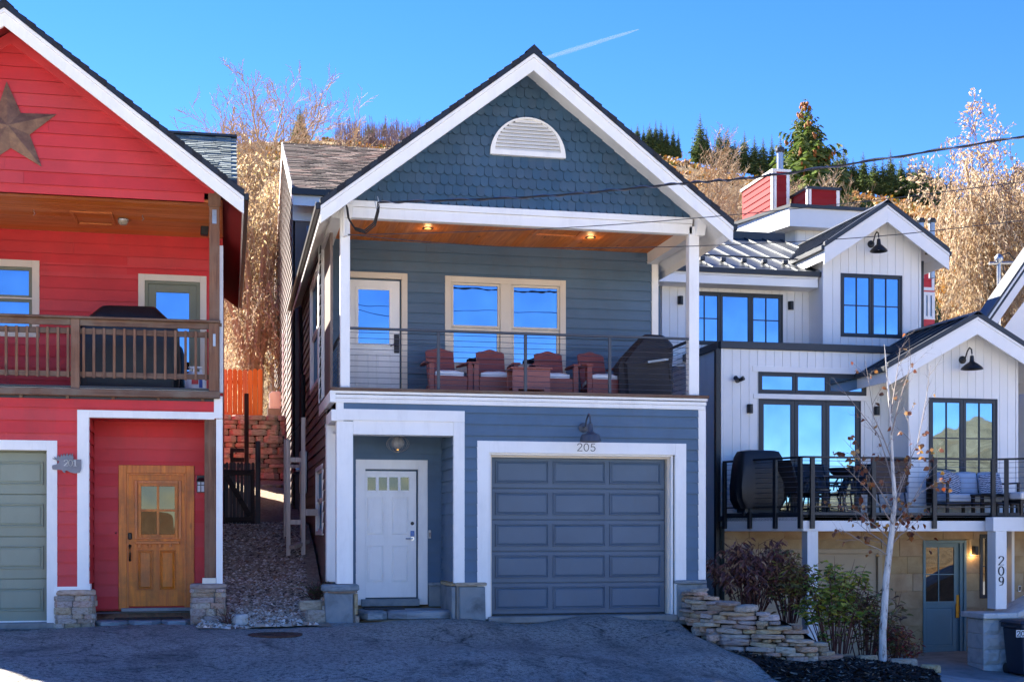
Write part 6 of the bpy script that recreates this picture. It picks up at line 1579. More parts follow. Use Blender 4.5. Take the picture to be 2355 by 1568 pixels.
def cushion(label):
    n, m_ = 14, 10; V = []; F = []
    for j in range(m_+1):
        for i in range(n+1):
            u, v = i/n*2-1, j/m_*2-1; e = (1-abs(u)**4)*(1-abs(v)**4)
            x, y = u*.245*(1-.05*abs(v)**3), v*.23*(1-.05*abs(u)**3)-.06
            V.append((x, y, .375-(y+.33)*.25+.075+.06*e+.008*mnoise.noise(Vector((x*9, y*9, 2)))))
    nv = len(V); V += [(x, y, z-.02-.07*(1-((x/.245)**4))*(1-(((y+.06)/.23)**4)) if 0 else .375-(y+.33)*.25-.0) for x, y, z in V]
    for k in (0, nv):
        for j in range(m_):
            for i in range(n): a = k+j*(n+1)+i; F.append((a, a+1, a+n+2, a+n+1))
    bd = [i for i in range(n+1)]+[(n+1)*j+n for j in range(1, m_+1)]+[(n+1)*m_+i for i in range(n-1, -1, -1)]+[(n+1)*j for j in range(m_-1, 0, -1)]
    for a, b in zip(bd, bd[1:]+bd[:1]): F.append((a, b, b+nv, a+nv))
    o = MB().add(V, F).build("seat_cushion", m_cush, None, smooth=True); tag(o, label, "cushion", "pale cushions on the porch chairs"); return o
CH = [(1024,21.0,.10,"nearest the porch door"),(1134,21.0,-.06,"second from the porch door, left of the side table"),(1270,21.0,-.05,"partly hidden behind the side table"),(1378,20.95,.12,"rightmost, next to the covered grill")]
c0 = adirondack("brown slatless adirondack chair "+CH[0][3]); q0 = cushion("pale seat cushion on the chair "+CH[0][3])
qoff = WPOS[q0].copy()
for i, (px, Y, rot, lb) in enumerate(CH):
    c = c0 if i == 0 else copy_tree(c0); c["label"] = "brown adirondack chair "+lb; c.location = (X(px, Y), Y, DK); c.rotation_euler = (0,0,rot)
    q = q0 if i == 0 else copy_tree(q0); q["label"] = "pale seat cushion on the chair "+lb
    q.location = Vector((X(px, Y), Y, DK)) + Matrix.Rotation(rot, 3, 'Z') @ qoff; q.rotation_euler = (0,0,rot)
ty = 20.35; tx0, tx1 = X(1172,ty), X(1258,ty); tzt = Z(1215,848,ty)
sdt = thing("side_table", "brown solid-sided table standing before the porch chairs", "table", ((tx0+tx1)/2, ty, DK))
m_plas2 = paint("brown_poly_table", s(156,92,84), .5, .08, .02, .3, bscale=30)
for yy in (ty-.2, ty+.2):
    MB().prism([(tx0,DK),(tx0+.07,DK),(tx0+.10,DK+.12),(tx1-.10,DK+.12),(tx1-.07,DK),(tx1,DK),(tx1,tzt-.03),(tx0,tzt-.03)], yy-.015, yy+.015).build("side_panel", m_plas2, sdt, .005)
MB().box(tx0-.03, tx1+.03, ty-.24, ty+.24, tzt-.028, tzt).build("top", m_plas2, sdt, .006)
MB().box(tx0+.02, tx1-.02, ty-.18, ty+.18, DK+.15, DK+.17).build("shelf", m_plas2, sdt)
gy = 20.7; g0, g1 = X(1416,gy), X(1540,gy); gc = (g0+g1)/2; gh = (g1-g0)/2
gr2 = thing("covered_grill", "barbecue under a charcoal cover at the right end of the blue porch", "grill", (gc, gy, DK))
m_cover2 = plain("charcoal_fabric_cover", s(40,38,42), .7, 0, 0, .2, .5)
ztp = Z(1490,773,gy); H_ = ztp-DK
cover(gr2, [(DK+.03,gh*.95,.28,gc,gy),(DK+H_*.3,gh*.97,.29,gc,gy),(DK+H_*.55,gh*.96,.29,gc,gy),(DK+H_*.68,gh*.86,.28,gc+.06,gy),(DK+H_*.85,gh*.66,.26,gc+.14,gy),(DK+H_*.97,gh*.42,.22,gc+.16,gy),(ztp,gh*.36,.18,gc+.15,gy)], m_cover2, rb, .05)
MB().hexa([(gc-.05,gy-.42,DK+H_*.55),(gc+.30,gy-.42,DK+H_*.60),(gc+.30,gy-.26,DK+H_*.60),(gc-.05,gy-.26,DK+H_*.55),(gc-.05,gy-.42,DK+H_*.58),(gc+.30,gy-.42,DK+H_*.63),(gc+.30,gy-.26,DK+H_*.63),(gc-.05,gy-.26,DK+H_*.58)]).build("side_shelf", m_steel, gr2)
for sx in (-1,1): MB().lathe([(.06,-.02),(.06,.02)], (gc+sx*gh*.7, gy-.1, DK+.06), 12, ax='x').build("wheel", m_black, gr2)
# ------------------------------------------------------------------ white balcony: grill, dining set, sofa
gy = 23.1; g0, g1 = X(q6(215,0)[0],gy), X(q6(575,0)[0],gy); gc = (g0+g1)/2; gh = (g1-g0)/2
gr3 = thing("covered_grill", "tall barbecue under a black cover on the white house balcony", "grill", (gc, gy, WDK))
ztp = Z(*q6(400,782), gy); H_ = ztp-WDK
cover(gr3, [(WDK+.13,gh*.80,.27,gc,gy),(WDK+H_*.25,gh*.98,.30,gc,gy),(WDK+H_*.45,gh*1.0,.30,gc,gy),(WDK+H_*.7,gh*.94,.29,gc,gy),(WDK+H_*.9,gh*.86,.27,gc,gy),(WDK+H_*.985,gh*.76,.22,gc,gy),(ztp,gh*.6,.15,gc,gy)], m_cover, rw_, .04)
for sx in (-.7,.1,.7): MB().lathe([(.05,-.02),(.05,.02)], (gc+sx*gh, gy-.15, WDK+.05), 12, ax='x').build("wheel", m_black, gr3)
MB().box(gc-gh*.7, gc+gh*.7, gy-.2, gy+.2, WDK+.06, WDK+.14).build("base", m_black, gr3)
m_sling = plain("taupe_sling_fabric", s(86,76,74), .8, 0, 0, .1, .5); m_slingd = plain("dark_sling_fabric", s(44,42,46), .8, 0, 0, .1, .5)
def sling_chair(label, loc, rot, fab, w=.56):
    o = thing("patio_chair", label, "chair", (0,0,0), "patio chairs on the white balcony"); h = w/2
    for sx in (-1, 1):
        MB().tube([(sx*h,-.28,0),(sx*h,-.26,.42),(sx*h,-.24,.62),(sx*h,.18,.64),(sx*h,.24,.42)], .016, 6).build("leg", m_black, o)
        MB().tube([(sx*h,.30,0),(sx*h,.16,.42),(sx*h,.30,.75),(sx*h*.98,.40,1.0)], .016, 6).build("back_leg", m_black, o)
    MB().tube([(-h*.98,.40,1.0),(h*.98,.40,1.0)], .016, 6).build("top_bar", m_black, o); MB().tube([(-h,-.26,.42),(h,-.26,.42)], .016, 6).build("seat_bar", m_black, o); MB().tube([(-h,.05,.16),(h,.05,.16)], .010, 6).build("stretcher", m_black, o)
    MB().loft([[(-h+.01,.17,.43),(h-.01,.17,.43),(h-.01,.18,.44),(-h+.01,.18,.44)],[(-h+.01,.31,.75),(h-.01,.31,.75),(h-.01,.32,.75),(-h+.01,.32,.75)],[(-h+.01,.395,.99),(h-.01,.395,.99),(h-.01,.41,.99),(-h+.01,.41,.99)]]).build("back_sling", fab, o)
    MB().hexa([(-h+.01,-.26,.42),(h-.01,-.26,.42),(h-.01,.17,.42),(-h+.01,.17,.42),(-h+.01,-.26,.435),(h-.01,-.26,.435),(h-.01,.17,.435),(-h+.01,.17,.435)]).build("seat_sling", fab, o)
    o.location = loc; o.rotation_euler = (0,0,rot); return o
zd = WDK
x_ = X(q6(660,0)[0],22.9); sling_chair("dark sling patio chair beside the covered grill, turned to the table", (x_,22.9,zd), 2.0, m_slingd)
x_ = X(q6(1320,0)[0],22.3); sling_chair("taupe sling patio chair with its back to the street, behind the birch", (x_,22.3,zd), math.pi-.05, m_sling, .66)
x_ = X(q6(1150,0)[0],23.3); sling_chair("dark sling patio chair on the far right of the dining table", (x_,23.3,zd), -.9, m_slingd)
x_ = X(q6(870,0)[0],23.35); sling_chair("dark sling patio chair against the sliding door behind the table", (x_,23.35,zd), .15, m_slingd)
t0, t1 = X(q6(800,0)[0],22.7), X(q6(1190,0)[0],22.7)
tb = thing("patio_table", "black outdoor dining table on the white balcony", "table", ((t0+t1)/2, 22.7, zd))
MB().box(t0, t1, 22.3, 23.05, zd+.70, zd+.735).build("top", m_black, tb, .006)
for a in (t0+.08, t1-.08):
    for b in (22.38, 22.97): MB().tube([(a, b, zd), (a, b, zd+.70)], .022, 6).build("leg", m_black, tb)
bw = MB().lathe([(.12,0),(.20,.05),(.24,.14),(.23,.15),(.18,.06),(.02,.03)], (X(q6(1010,0)[0],22.7), 22.7, zd+.737), 20).build("table_bowl", m_black, None, smooth=True); tag(bw, "wide black bowl standing on the outdoor dining table", "bowl")
# wrought stools
def stool(label, px, Y):
    x = X(px, Y); o = thing("arched_stool", label, "stool", (x, Y, zd), "black arched stools by the railing")
    for q in (-.14, -.05, .05, .14):
        MB().tube([(x+q, Y+.16, zd+.46), (x+q*1.05, Y+.18, zd+.60), (x+q*.6, Y+.19, zd+.70)], .008, 5).build("back_rod", m_black, o)
    MB().tube([(x-.2*math.cos(t), Y+.18, zd+.46+.26*math.sin(t)) for t in [math.pi*k/10 for k in range(11)]], .013, 6).build("back_arch", m_black, o)
    MB().lathe([(.2,0),(.2,.03)], (x, Y, zd+.44), 16).build("seat", m_black, o)
    for a in (.8, 2.4, 3.9, 5.5): MB().tube([(x+.14*math.cos(a), Y+.14*math.sin(a), zd+.44), (x+.2*math.cos(a), Y+.2*math.sin(a), zd)], .012, 5).build("leg", m_black, o)
stool("black arched metal stool at the left end of the balcony railing", q6(850,0)[0], 22.15); stool("black arched metal stool right of the other one, behind birch leaves", q6(1060,0)[0], 22.2)
# sofa
sy = 22.55; s0, s1 = X(q6(1712,0)[0],sy), X(q6(2160,0)[0],sy)+.25
m_sofa = plain("grey_blue_cushion_fabric", s(186,196,208), .85, 0, .03, .06, .35)
sf = thing("outdoor_sofa", "outdoor sofa with grey-blue cushions on a dark frame", "sofa", ((s0+s1)/2, sy, zd))
MB().box(s0, s1, sy-.35, sy+.38, zd+.20, zd+.25).build("seat_frame", m_oil, sf, .004)
for a in (s0+.03, s1-.03, (s0+s1)/2):
    for b in (sy-.32, sy+.35): MB().box(a-.025, a+.025, b-.025, b+.025, zd, zd+.20).build("leg", m_oil, sf)
for a in (s0+.01, s1-.05): 
    MB().box(a, a+.04, sy-.35, sy-.31, zd+.25, zd+.60).build("arm_post", m_oil, sf); MB().box(a-.01, a+.05, sy-.36, sy+.38, zd+.60, zd+.63).build("armrest", m_oil, sf, .004)
MB().box(s0, s1, sy+.36, sy+.39, zd+.25, zd+.72).build("back_frame", m_oil, sf)
def pillow(name, mat, c, w, h, d, tilt=0, rz=0, parent=None):
    n = 10; V = []; F = []
    for side in (-1, 1):
        for j in range(n+1):
            for i in range(n+1):
                u, v = i/n*2-1, j/n*2-1; e = max(0, (1-u**4)*(1-v**4))**.6
                V.append((u*w/2*(1-.06*(1-abs(v))*0-.05*abs(v)**2), side*d/2*e, v*h/2*(1-.05*abs(u)**2)))
    m_ = (n+1)**2
    for k in (0, m_):
        for j in range(n):
            for i in range(n): a = k+j*(n+1)+i; F.append((a, a+1, a+n+2, a+n+1))
    Mx = Matrix.Rotation(rz, 3, 'Z') @ Matrix.Rotation(tilt, 3, 'X')
    return MB().add([Vector(c)+Mx @ Vector(p) for p in V], F).build(name, mat, parent, smooth=True)
nw = 3; cw = (s1-s0-.1)/nw
for k in range(nw):
    a = s0+.05+k*cw; MB().box(a+.005, a+cw-.005, sy-.34, sy+.2, zd+.255, zd+.41).build("seat_cushion", m_sofa, sf, .035, segs=3)
    pillow("back_cushion", m_sofa, (a+cw/2, sy+.24, zd+.62), cw*.98, .46, .20, -.18, 0, sf)
t = NT("woven_zigzag_fabric"); wv_ = t.node("ShaderNodeTexWave", wave_type='BANDS', bands_direction='Z'); wv_.inputs['Scale'].default_value = 9; wv_.inputs['Distortion'].default_value = 3.5; wv_.inputs['Detail Scale'].default_value = 3
t.link(t.pos(obj=True), wv_.inputs['Vector']); m_zig = t.fin(t.ramp(wv_.outputs[0], [(.45, s(214,212,216)), (.55, s(70,82,104))]), .9)
for px, py, w_, rz_, lb in ((1838,1005,.48,.35,"white and navy patterned pillow tilted at the left end of the sofa"),(2125,1010,.42,-.2,"white and navy patterned pillow right of the middle of the sofa")):
    x_ = X(q6(px,0)[0], sy-.05); o = pillow("throw_pillow", m_zig, (x_, sy+.02, zd+.60), w_, w_, .16, -.3, rz_); o.rotation_euler = (0, .25 if rz_ > 0 else -.1, 0); tag(o, lb, "pillow", "patterned pillows on the sofa")
c0_ = X(q6(1995,0)[0], 22.05); ct = thing("coffee_table", "low dark wood coffee table in front of the sofa", "table", (c0_+.4, 22.05, zd))
MB().box(c0_, c0_+.9, 21.85, 22.25, zd+.36, zd+.40).build("top", m_oil, ct, .004)
for a in (c0_+.05, c0_+.85):
    for b in (21.9, 22.2): MB().box(a-.025, a+.025, b-.025, b+.025, zd, zd+.36).build("leg", m_oil, ct)
lx = X(2330, 21.6); lc = thing("lounge_chair", "white cushioned lounge chair at the right end of the balcony", "chair", (lx+.3, 21.4, zd))
m_wcush = plain("white_cushion", s(222,218,212), .8); MB().box(lx-.1, lx+.7, 21.2, 21.75, zd+.28, zd+.42).build("seat_cushion", m_wcush, lc, .04, segs=3); MB().box(lx+.5, lx+.68, 21.2, 21.75, zd+.43, zd+.85).build("back_cushion", m_wcush, lc, .04, segs=3)
MB().box(lx-.12, lx+.72, 21.18, 21.77, zd+.22, zd+.275).build("frame", m_oil, lc)
for a in (lx-.09, lx+.69):
    for b in (21.21, 21.74): MB().box(a-.02, a+.02, b-.02, b+.02, zd, zd+.22).build("leg", m_oil, lc)
# trash bin
by = 20.9; b0, b1 = X(2324,by), X(2324,by)+.62; bz = g(b0, by); bt = Z(2340,1424,by)
bn = thing("wheeled_bin", "dark wheeled trash bin with white number stickers at the right edge", "trash bin", ((b0+b1)/2, by, bz))
m_bin = plain("navy_plastic", s(40,48,64), .5, 0, 0, .1, .3)
MB().loft([[(b0+.08,by-.26,bz+.03),(b1-.06,by-.26,bz+.03),(b1-.06,by+.24,bz+.03),(b0+.08,by+.24,bz+.03)],[(b0+.03,by-.31,bt-.14),(b1,by-.31,bt-.14),(b1,by+.3,bt-.14),(b0+.03,by+.3,bt-.14)]]).build("body", m_bin, bn, .02)
MB().box(b0-.0, b1+.02, by-.34, by+.32, bt-.14, bt-.06).build("rim", m_bin, bn, .015)
MB().loft([[(b0-.03,by-.36,bt-.058),(b1+.03,by-.36,bt-.058),(b1+.03,by+.34,bt-.058),(b0-.03,by+.34,bt-.058)],[(b0+.03,by-.30,bt+.0),(b1-.02,by-.30,bt+.0),(b1-.02,by+.3,bt+.0),(b0+.03,by+.3,bt+.0)]]).build("lid", m_bin, bn, .012)
for sx in (b0+.1, b1-.05): MB().lathe([(.1,-.025),(.1,.025)], (sx, by+.26, bz+.1), 16, ax='x').build("wheel", m_black, bn)
m_stk = plain("white_sticker", s(220,222,226), .5)
for k, ch in enumerate("209"):
    u = X(q7(2302,0)[0], by-.31)+k*.085; vz = Z(*q7(2320,912), by-.31); fbox(MB(), front(by-.312), u, u+.075, 0, .003, vz, vz+.125).build("sticker", m_stk, bn); numerals(bn, ch, front(by-.312), u+.012, vz+.02, .085, .004, m_black, .014, .002)
# ------------------------------------------------------------------ alley: gate, fence, back retaining wall, steps
gy = 24.4; gx0_g, gx1_g = X(509,gy), X(586,gy); gz0_g, gz1_g = Z(550,1204,gy), Z(550,1064,gy)
gt = thing("alley_gate", "weathered grey plank gate with a diagonal brace across the alley", "gate", ((gx0_g+gx1_g)/2, gy, gz0_g))
n = 9; pwid = (gx1_g-gx0_g)/n
for k in range(n):
    a = gx0_g+k*pwid; h = gz1_g+.015*rb.random(); MB().prism([(a+.003,gz0_g),(a+pwid-.003,gz0_g),(a+pwid-.003,h-.03),(a+pwid-.02,h),(a+.02,h),(a+.003,h-.03)], gy, gy+.018).build("plank", m_gate, gt)
m_gated = wood("dark_brace_wood", s(38,28,24), s(64,48,40), 'x', .8, 7, .1)
for zz in (gz0_g+.03, gz1_g-.22): MB().box(gx0_g+.07, gx1_g-.07, gy-.05, gy-.001, zz, zz+.09).build("rail", m_gated, gt, .004)
MB().box(gx0_g, gx0_g+.07, gy-.05, gy-.001, gz0_g, gz1_g-.12).build("stile", m_gated, gt, .004); MB().box(gx1_g-.07, gx1_g, gy-.05, gy-.001, gz0_g, gz1_g-.12).build("stile", m_gated, gt, .004)
MB().bar((gx0_g+.09, gy-.03, gz1_g-.24), (gx1_g-.09, gy-.03, gz0_g+.14), .04, .09).build("brace", m_gated, gt)
MB().box(gx1_g+.01, gx1_g+.10, gy-.05, gy+.05, gz0_g-.1, Z(592,1014,gy)).build("post", m_gate, gt, .006)
MB().box(gx0_g-.10, gx0_g-.01, gy-.04, gy+.04, gz0_g-.1, gz1_g).build("post", m_gate, gt, .006)
fy = 32.2; f0, f1 = X(500,fy), X(604,fy); fz0, fz1 = Z(555,978,fy), Z(555,849,fy)
fc = thing("plank_fence", "bright orange cedar plank fence above the alley stone wall", "fence", ((f0+f1)/2, fy, fz0))
n = 9; pwid = (f1-f0)/n
for k in range(n):
    a = f0+k*pwid; h = fz1+.04*(rb.random()-.5); MB().prism([(a+.005,fz0),(a+pwid-.005,fz0),(a+pwid-.005,h-.04),(a+pwid-.035,h),(a+.035,h),(a+.005,h-.04)], fy, fy+.02).build("plank", m_fence, fc)
for zz in (fz0+.2, fz1-.35): MB().box(f0, f1, fy+.022, fy+.07, zz, zz+.09).build("rail", m_fence, fc)
m_tanstone = rock("pale_tan_stone", [s(140,130,112), s(186,176,154), s(206,196,176)], .9, .2, 4, .8, .2, .01)
bwl = thing("alley_stone_wall", "dry-stacked sandstone wall at the upper end of the alley", "wall", (.3, 31.2, 2.2))
wy = 31.3; w0, w1 = X(505,wy), X(664,wy); zc = 1.9; wt = Z(580,955,wy)
MB().box(w0, w1, wy+.08, wy+.4, 1.5, wt-.05).build("earth_fill", m_mulch, bwl)
while zc < wt:
    H = .08+.09*rb.random(); u = w0-.1*rb.random()
    while u < w1:
        L = .16+.36*rb.random(); stone(bwl, (u+L/2, wy+(rb.random()-.5)*.06, zc+H/2), L*1.0, .22+.1*rb.random(), H*(.85+.2*rb.random()), (rb.random()-.5)*.2, m_tanstone, rg=rb); u += L
    zc += H
stt = thing("stone_steps", "sunlit sandstone steps beyond the alley gate", "steps", (X(622,29), 29, 1.6))
for k in range(5):
    sy_ = 28.2+k*.5; sx0, sx1 = X(597,sy_), X(652,sy_); zt_ = Z(622,1190-k*19,sy_)
    u = sx0
    while u < sx1-.05:
        L = min(.28+.2*rb.random(), sx1-u); stone(stt, (u+L/2, sy_+.25, zt_-.09), L, .55, .18, 0, m_stonewarm, rg=rb); u += L
pst = thing("alley_post", "slim rusty brown timber post rising behind the alley gate", "post", P(567,1060,28.5)); pp = P(567,1060,28.5)
MB().box(pp.x-.045, pp.x+.045, 28.45, 28.55, 1.4, Z(567,905,28.5)).build("shaft", m_postwood, pst); MB().box(pp.x-.30, pp.x-.05, 28.48, 28.52, Z(560,1040,28.5), Z(560,1040,28.5)+.09).build("rail", m_postwood, pst); MB().box(pp.x-.30, pp.x-.05, 28.48, 28.52, Z(560,1062,28.5), Z(560,1062,28.5)+.09).build("rail", m_postwood, pst); MB().box(pp.x-.34, pp.x-.27, 28.45, 28.52, 1.4, Z(560,1030,28.5)).build("short_post", m_postwood, pst)
p_ = P(634, 936, 34.0); ub = thing("utility_box", "pale white utility box above the alley stone wall", "utility box", p_)
MB().prism([(-.16,0),(.16,0),(.16,.38),(.10,.44),(-.10,.44),(-.16,.38)], -.1, .15, fr=lambda u, w, v: (p_.x+u, p_.y+w, p_.z+v-.05)).build("cabinet", m_whitecol, ub, .01); MB().box(p_.x-.2, p_.x+.2, p_.y-.14, p_.y+.2, p_.z-.5, p_.z-.05).build("plinth", m_concrete, ub)
# ------------------------------------------------------------------ vegetation
def branch(mb, tips, rg, p, d, L, r, lev, prm, nseg=4):
    pts = [p.copy()]; rad = [r]; dirs = [d.copy()]; q = p.copy(); dd = d.copy()
    for k in range(nseg):
        w = prm['wig'][lev]
        dd = (dd + Vector((rg.gauss(0, w), rg.gauss(0, w), rg.gauss(0, w))) + Vector((0,0,prm['trop'][lev]))).normalized()
        q = q + dd*(L/nseg); pts.append(q.copy()); dirs.append(dd.copy()); rad.append(r*(1-(k+1)/nseg*(1-prm['tip'])))
    mb.tube(pts, rad, prm['sides'][lev], cap=False)
    last = lev+1 >= prm['levels']
    if last or lev >= prm.get('leaflev', 99):
        for a, b in zip(pts[1:], dirs[1:]): tips.append((a, b))
    if not last:
        n = prm['n'][lev]; n = int(n)+(1 if rg.random() < n-int(n) else 0)
        for k in range(n):
            f = prm['start'][lev]+(1-prm['start'][lev])*(k+rg.random()*.8)/n; f = min(f, .999); i = int(f*nseg); t_ = f*nseg-i
            bp = pts[i].lerp(pts[i+1], t_); bd = dirs[i+1]
            perp = bd.cross(Vector((rg.gauss(0,1), rg.gauss(0,1), rg.gauss(0,1))))
            if perp.length < 1e-3: continue
            perp.normalize(); an = prm['ang'][lev]*(.75+.5*rg.random())
            nd = bd*math.cos(an)+perp*math.sin(an)
            branch(mb, tips, rg, bp, nd, L*prm['len'][lev]*(.7+.6*rg.random())*(1.1-.45*f), max(prm.get('rmin',.002), rad[i]*prm['rad'][lev]), lev+1, prm, max(2, nseg-1))
def add_leaf(mb, p, d, L, w, rg, droop=0.3, flat=False):
    d = (d + Vector((rg.gauss(0,.6), rg.gauss(0,.6), rg.gauss(0,.5)-droop))).normalized()
    n = d.cross(Vector((rg.gauss(0,1), rg.gauss(0,1), rg.gauss(0,1))))
    if n.length < 1e-4: return
    n.normalize(); bend = d.cross(n)*L*.12
    mb.add([p, p+d*L*.5+n*w/2+bend, p+d*L, p+d*L*.5-n*w/2+bend], [(0,1,2,3)])
m_bark = rock("grey_brown_bark", [s(92,80,72), s(128,114,104), s(150,138,128)], .9, 0, 8, .5, 0, 0, obj=False)
m_twig = plain("rosy_twig_bark", s(136,112,106), .85, 0, 0, .15); m_palebark = plain("pale_twig_bark", s(172,150,122), .85, 0, 0, .12)
m_lgold = leafmat("golden_autumn_leaf", [s(196,172,128), s(178,154,118), s(212,194,158), s(158,134,102)], .25, .5, sat=.1)
m_ltan = leafmat("dry_tan_leaf", [s(180,156,122), s(200,178,146), s(154,128,98), s(214,196,168)], .22, .4, sat=.1)
m_lyel = leafmat("yellow_green_leaf", [s(176,164,52), s(150,150,52), s(206,176,60)], .2, .45)
BARE = dict(levels=5, n=[9,7,6,4], start=[.25,.15,.1,.1], ang=[.45,.5,.55,.6], len=[.62,.55,.5,.45], rad=[.5,.5,.5,.55], wig=[.05,.1,.12,.15,.15], trop=[.03,.1,.08,.05,.02], tip=.35, sides=[7,5,4,3,3], rmin=.010)
def finish_tree(root, mb, lv, mbark, mleaf):
    mb.build("trunk", mbark, root, recalc=False)
    if lv is not None and lv.v: lv.build("crown", mleaf, root, recalc=False)
# tall half-bare tree behind the alley: upright rosy twigs above, golden leaves below
def bare_tree(name, label, loc, H, seed, prm, mbark, leaves=0, mleaf=None, lz=(0,99), ll=.09, stems=1, spread=.3, group=None, cat="tree", top=.84):
    rg = random.Random(seed); root = thing(name, label, cat, loc, group); mb = MB(); tips = []
    for k in range(stems):
        a = 2*math.pi*k/stems+rg.random(); d = Vector((math.cos(a)*spread*(.5+rg.random()), math.sin(a)*spread*(.5+rg.random()), 1)).normalized() if stems > 1 else Vector((0,0,1))
        branch(mb, tips, rg, Vector(loc)+Vector((math.cos(a)*.12, math.sin(a)*.12, -.3)) if stems > 1 else Vector(loc)-Vector((0,0,.3)), d, H*(.60*(.85+.3*rg.random()) if stems > 1 else top), H*.012*(1.3 if stems == 1 else .8), 0, prm, 6)
    lv = MB()
    cand = [t for t in tips if lz[0] <= t[0].z-loc[2] <= lz[1]]
    if leaves and cand:
        for k in range(leaves):
            p, d = cand[rg.randrange(len(cand))]; add_leaf(lv, p+Vector((rg.gauss(0,.06), rg.gauss(0,.06), rg.gauss(0,.06))), d, ll*(.6+.8*rg.random()), ll*.6*(.6+.6*rg.random()), rg)
    finish_tree(root, mb, lv, mbark, mleaf); return root
def gz(x, y): return ground_z(x, y)-.07
tY = 41.0; tx = X(625, tY); tzb = gz(tx, tY)
bare_tree("half_bare_tree", "tall half-bare tree with rosy upright twigs rising behind the alley", (tx, tY, tzb), Z(600,135,tY)-tzb, 31, dict(BARE, n=[34,11,6,4], len=[.50,.5,.5,.45], start=[.25,.12,.1,.1], ang=[.75,.55,.55,.6], trop=[.02,.07,.07,.05,.02]), m_palebark, 4200, m_lgold, (0, 8.0), .14, top=.73)
tY = 46.0; tx = X(480, tY); tzb = gz(tx, tY)
bare_tree("yellow_green_tree", "yellow-green leafed tree top showing behind the red house's slate wing", (tx, tY, tzb), Z(480,390,tY)-tzb, 33, dict(BARE, n=[12,7,5,3], ang=[.6,.6,.6,.6]), m_bark, 9000, m_lyel, (4, 99), .16)
# weeping tan-leaved trees: arching limbs with hanging leafy strands
def weeping(name, label, loc, H, wid, seed, strands, mleaf, per=26, sl=(1.2, 3.2), ll=.11, top_bare=.0, lean=(0,0), group=None, lw=.5):
    rg = random.Random(seed); root = thing(name, label, "tree", loc, group); mb = MB(); lv = MB(); b = Vector(loc)
    limbs = []
    for k in range(9):
        a = 2*math.pi*k/9+rg.random()*.5; rr = wid*(.35+.6*rg.random())
        pts = [b+Vector((0,0,-.3)), b+Vector((math.cos(a)*rr*.12, math.sin(a)*rr*.12, H*.35)), b+Vector((math.cos(a)*rr*.45+lean[0]*.5, math.sin(a)*rr*.45+lean[1]*.5, H*(.68+.1*rg.random()))), b+Vector((math.cos(a)*rr*.8+lean[0], math.sin(a)*rr*.8+lean[1], H*(.82+.18*rg.random()))), b+Vector((math.cos(a)*rr+lean[0], math.sin(a)*rr+lean[1], H*(.70+.16*rg.random())))]
        mb.tube(pts, [.16,.12,.07,.035,.012], 6, cap=False); limbs.append(pts)
    tips = []
    for k in range(strands):
        pts = limbs[rg.randrange(len(limbs))]; f = 1.1+2.85*rg.random(); i = min(3, int(f)); p = pts[i].lerp(pts[i+1], f-i)+Vector((rg.gauss(0,.35), rg.gauss(0,.35), rg.gauss(0,.3)))*wid*.28
        L = sl[0]+(sl[1]-sl[0])*rg.random(); c = [p]; v = Vector((rg.gauss(0,.35), rg.gauss(0,.35), .35))
        for j in range(5): v = (v+Vector((rg.gauss(0,.15), rg.gauss(0,.15), -.55))).normalized(); c.append(c[-1]+v*L/5)
        mb.tube(c, [.008,.007,.006,.005,.004,.003], 3, cap=False)
        for j in range(per):
            t_ = rg.random()*4.99; i = int(t_); q = c[i].lerp(c[i+1], t_-i)+Vector((rg.gauss(0,.05), rg.gauss(0,.05), 0))
            add_leaf(lv, q, Vector((0,0,-.8)), ll*(.7+.8*rg.random()), ll*lw*(.6+.6*rg.random()), rg, .5)
    finish_tree(root, mb, lv, m_palebark, mleaf); return root
tY = 36.5; tx = X(590, tY); tzb = gz(tx, tY)
weeping("weeping_tree", "weeping tree with hanging golden leaves filling the gap between the houses", (tx, tY, tzb), Z(590,360,tY)-tzb, 2.1, 41, 380, m_lgold, 26, (1.2, 3.0), .10)
tY = 35.5; tx = X(575, tY); tzb = gz(tx, tY)
weeping("weeping_shrub", "lower tangle of pale twigs and tan leaves above the orange fence", (tx, tY, tzb), Z(575,640,tY)-tzb, 1.5, 43, 260, m_ltan, 16, (.9, 2.2), .09)
tY = 38.0; tx = X(2290, tY); tzb = gz(tx, tY)
weeping("weeping_tree", "large weeping tree with dry tan leaves at the right edge", (tx, tY, tzb), Z(2290,395,tY)-tzb, 3.6, 47, 820, m_ltan, 32, (1.2, 3.4), .13, lw=.42)
tY = 39.5; tx = X(2330, tY); tzb = gz(tx, tY)
bare_tree("half_bare_tree", "half-bare tree with pinkish twigs and tan leaves behind the weeping tree", (tx, tY, tzb), Z(2330,300,tY)-tzb, 49, dict(BARE, n=[12,8,6,4]), m_twig, 9000, m_ltan, (3, 99), .12, top=.68)
tY = 46.0; tx = X(1665, tY); tzb = gz(tx, tY)
bare_tree("bare_tree", "leafless pale many-stemmed tree behind the blue roof's right slope", (tx, tY, tzb), (Z(1640,262,tY)-tzb), 53, dict(BARE, n=[9,7,6,4], ang=[.4,.45,.5,.55]), m_palebark, 0, None, stems=6, spread=.42)
tY = 50.0; tx = X(1745, tY); tzb = gz(tx, tY)
bare_tree("bare_tree", "lower leafless tree beside the red chimney, with a few orange leaves", (tx, tY, tzb), (Z(1745,330,tY)-tzb), 57, dict(BARE, n=[9,7,6,4], ang=[.45,.5,.5,.55]), m_palebark, 260, m_lgold, (2, 6.5), .2, stems=5, spread=.5)

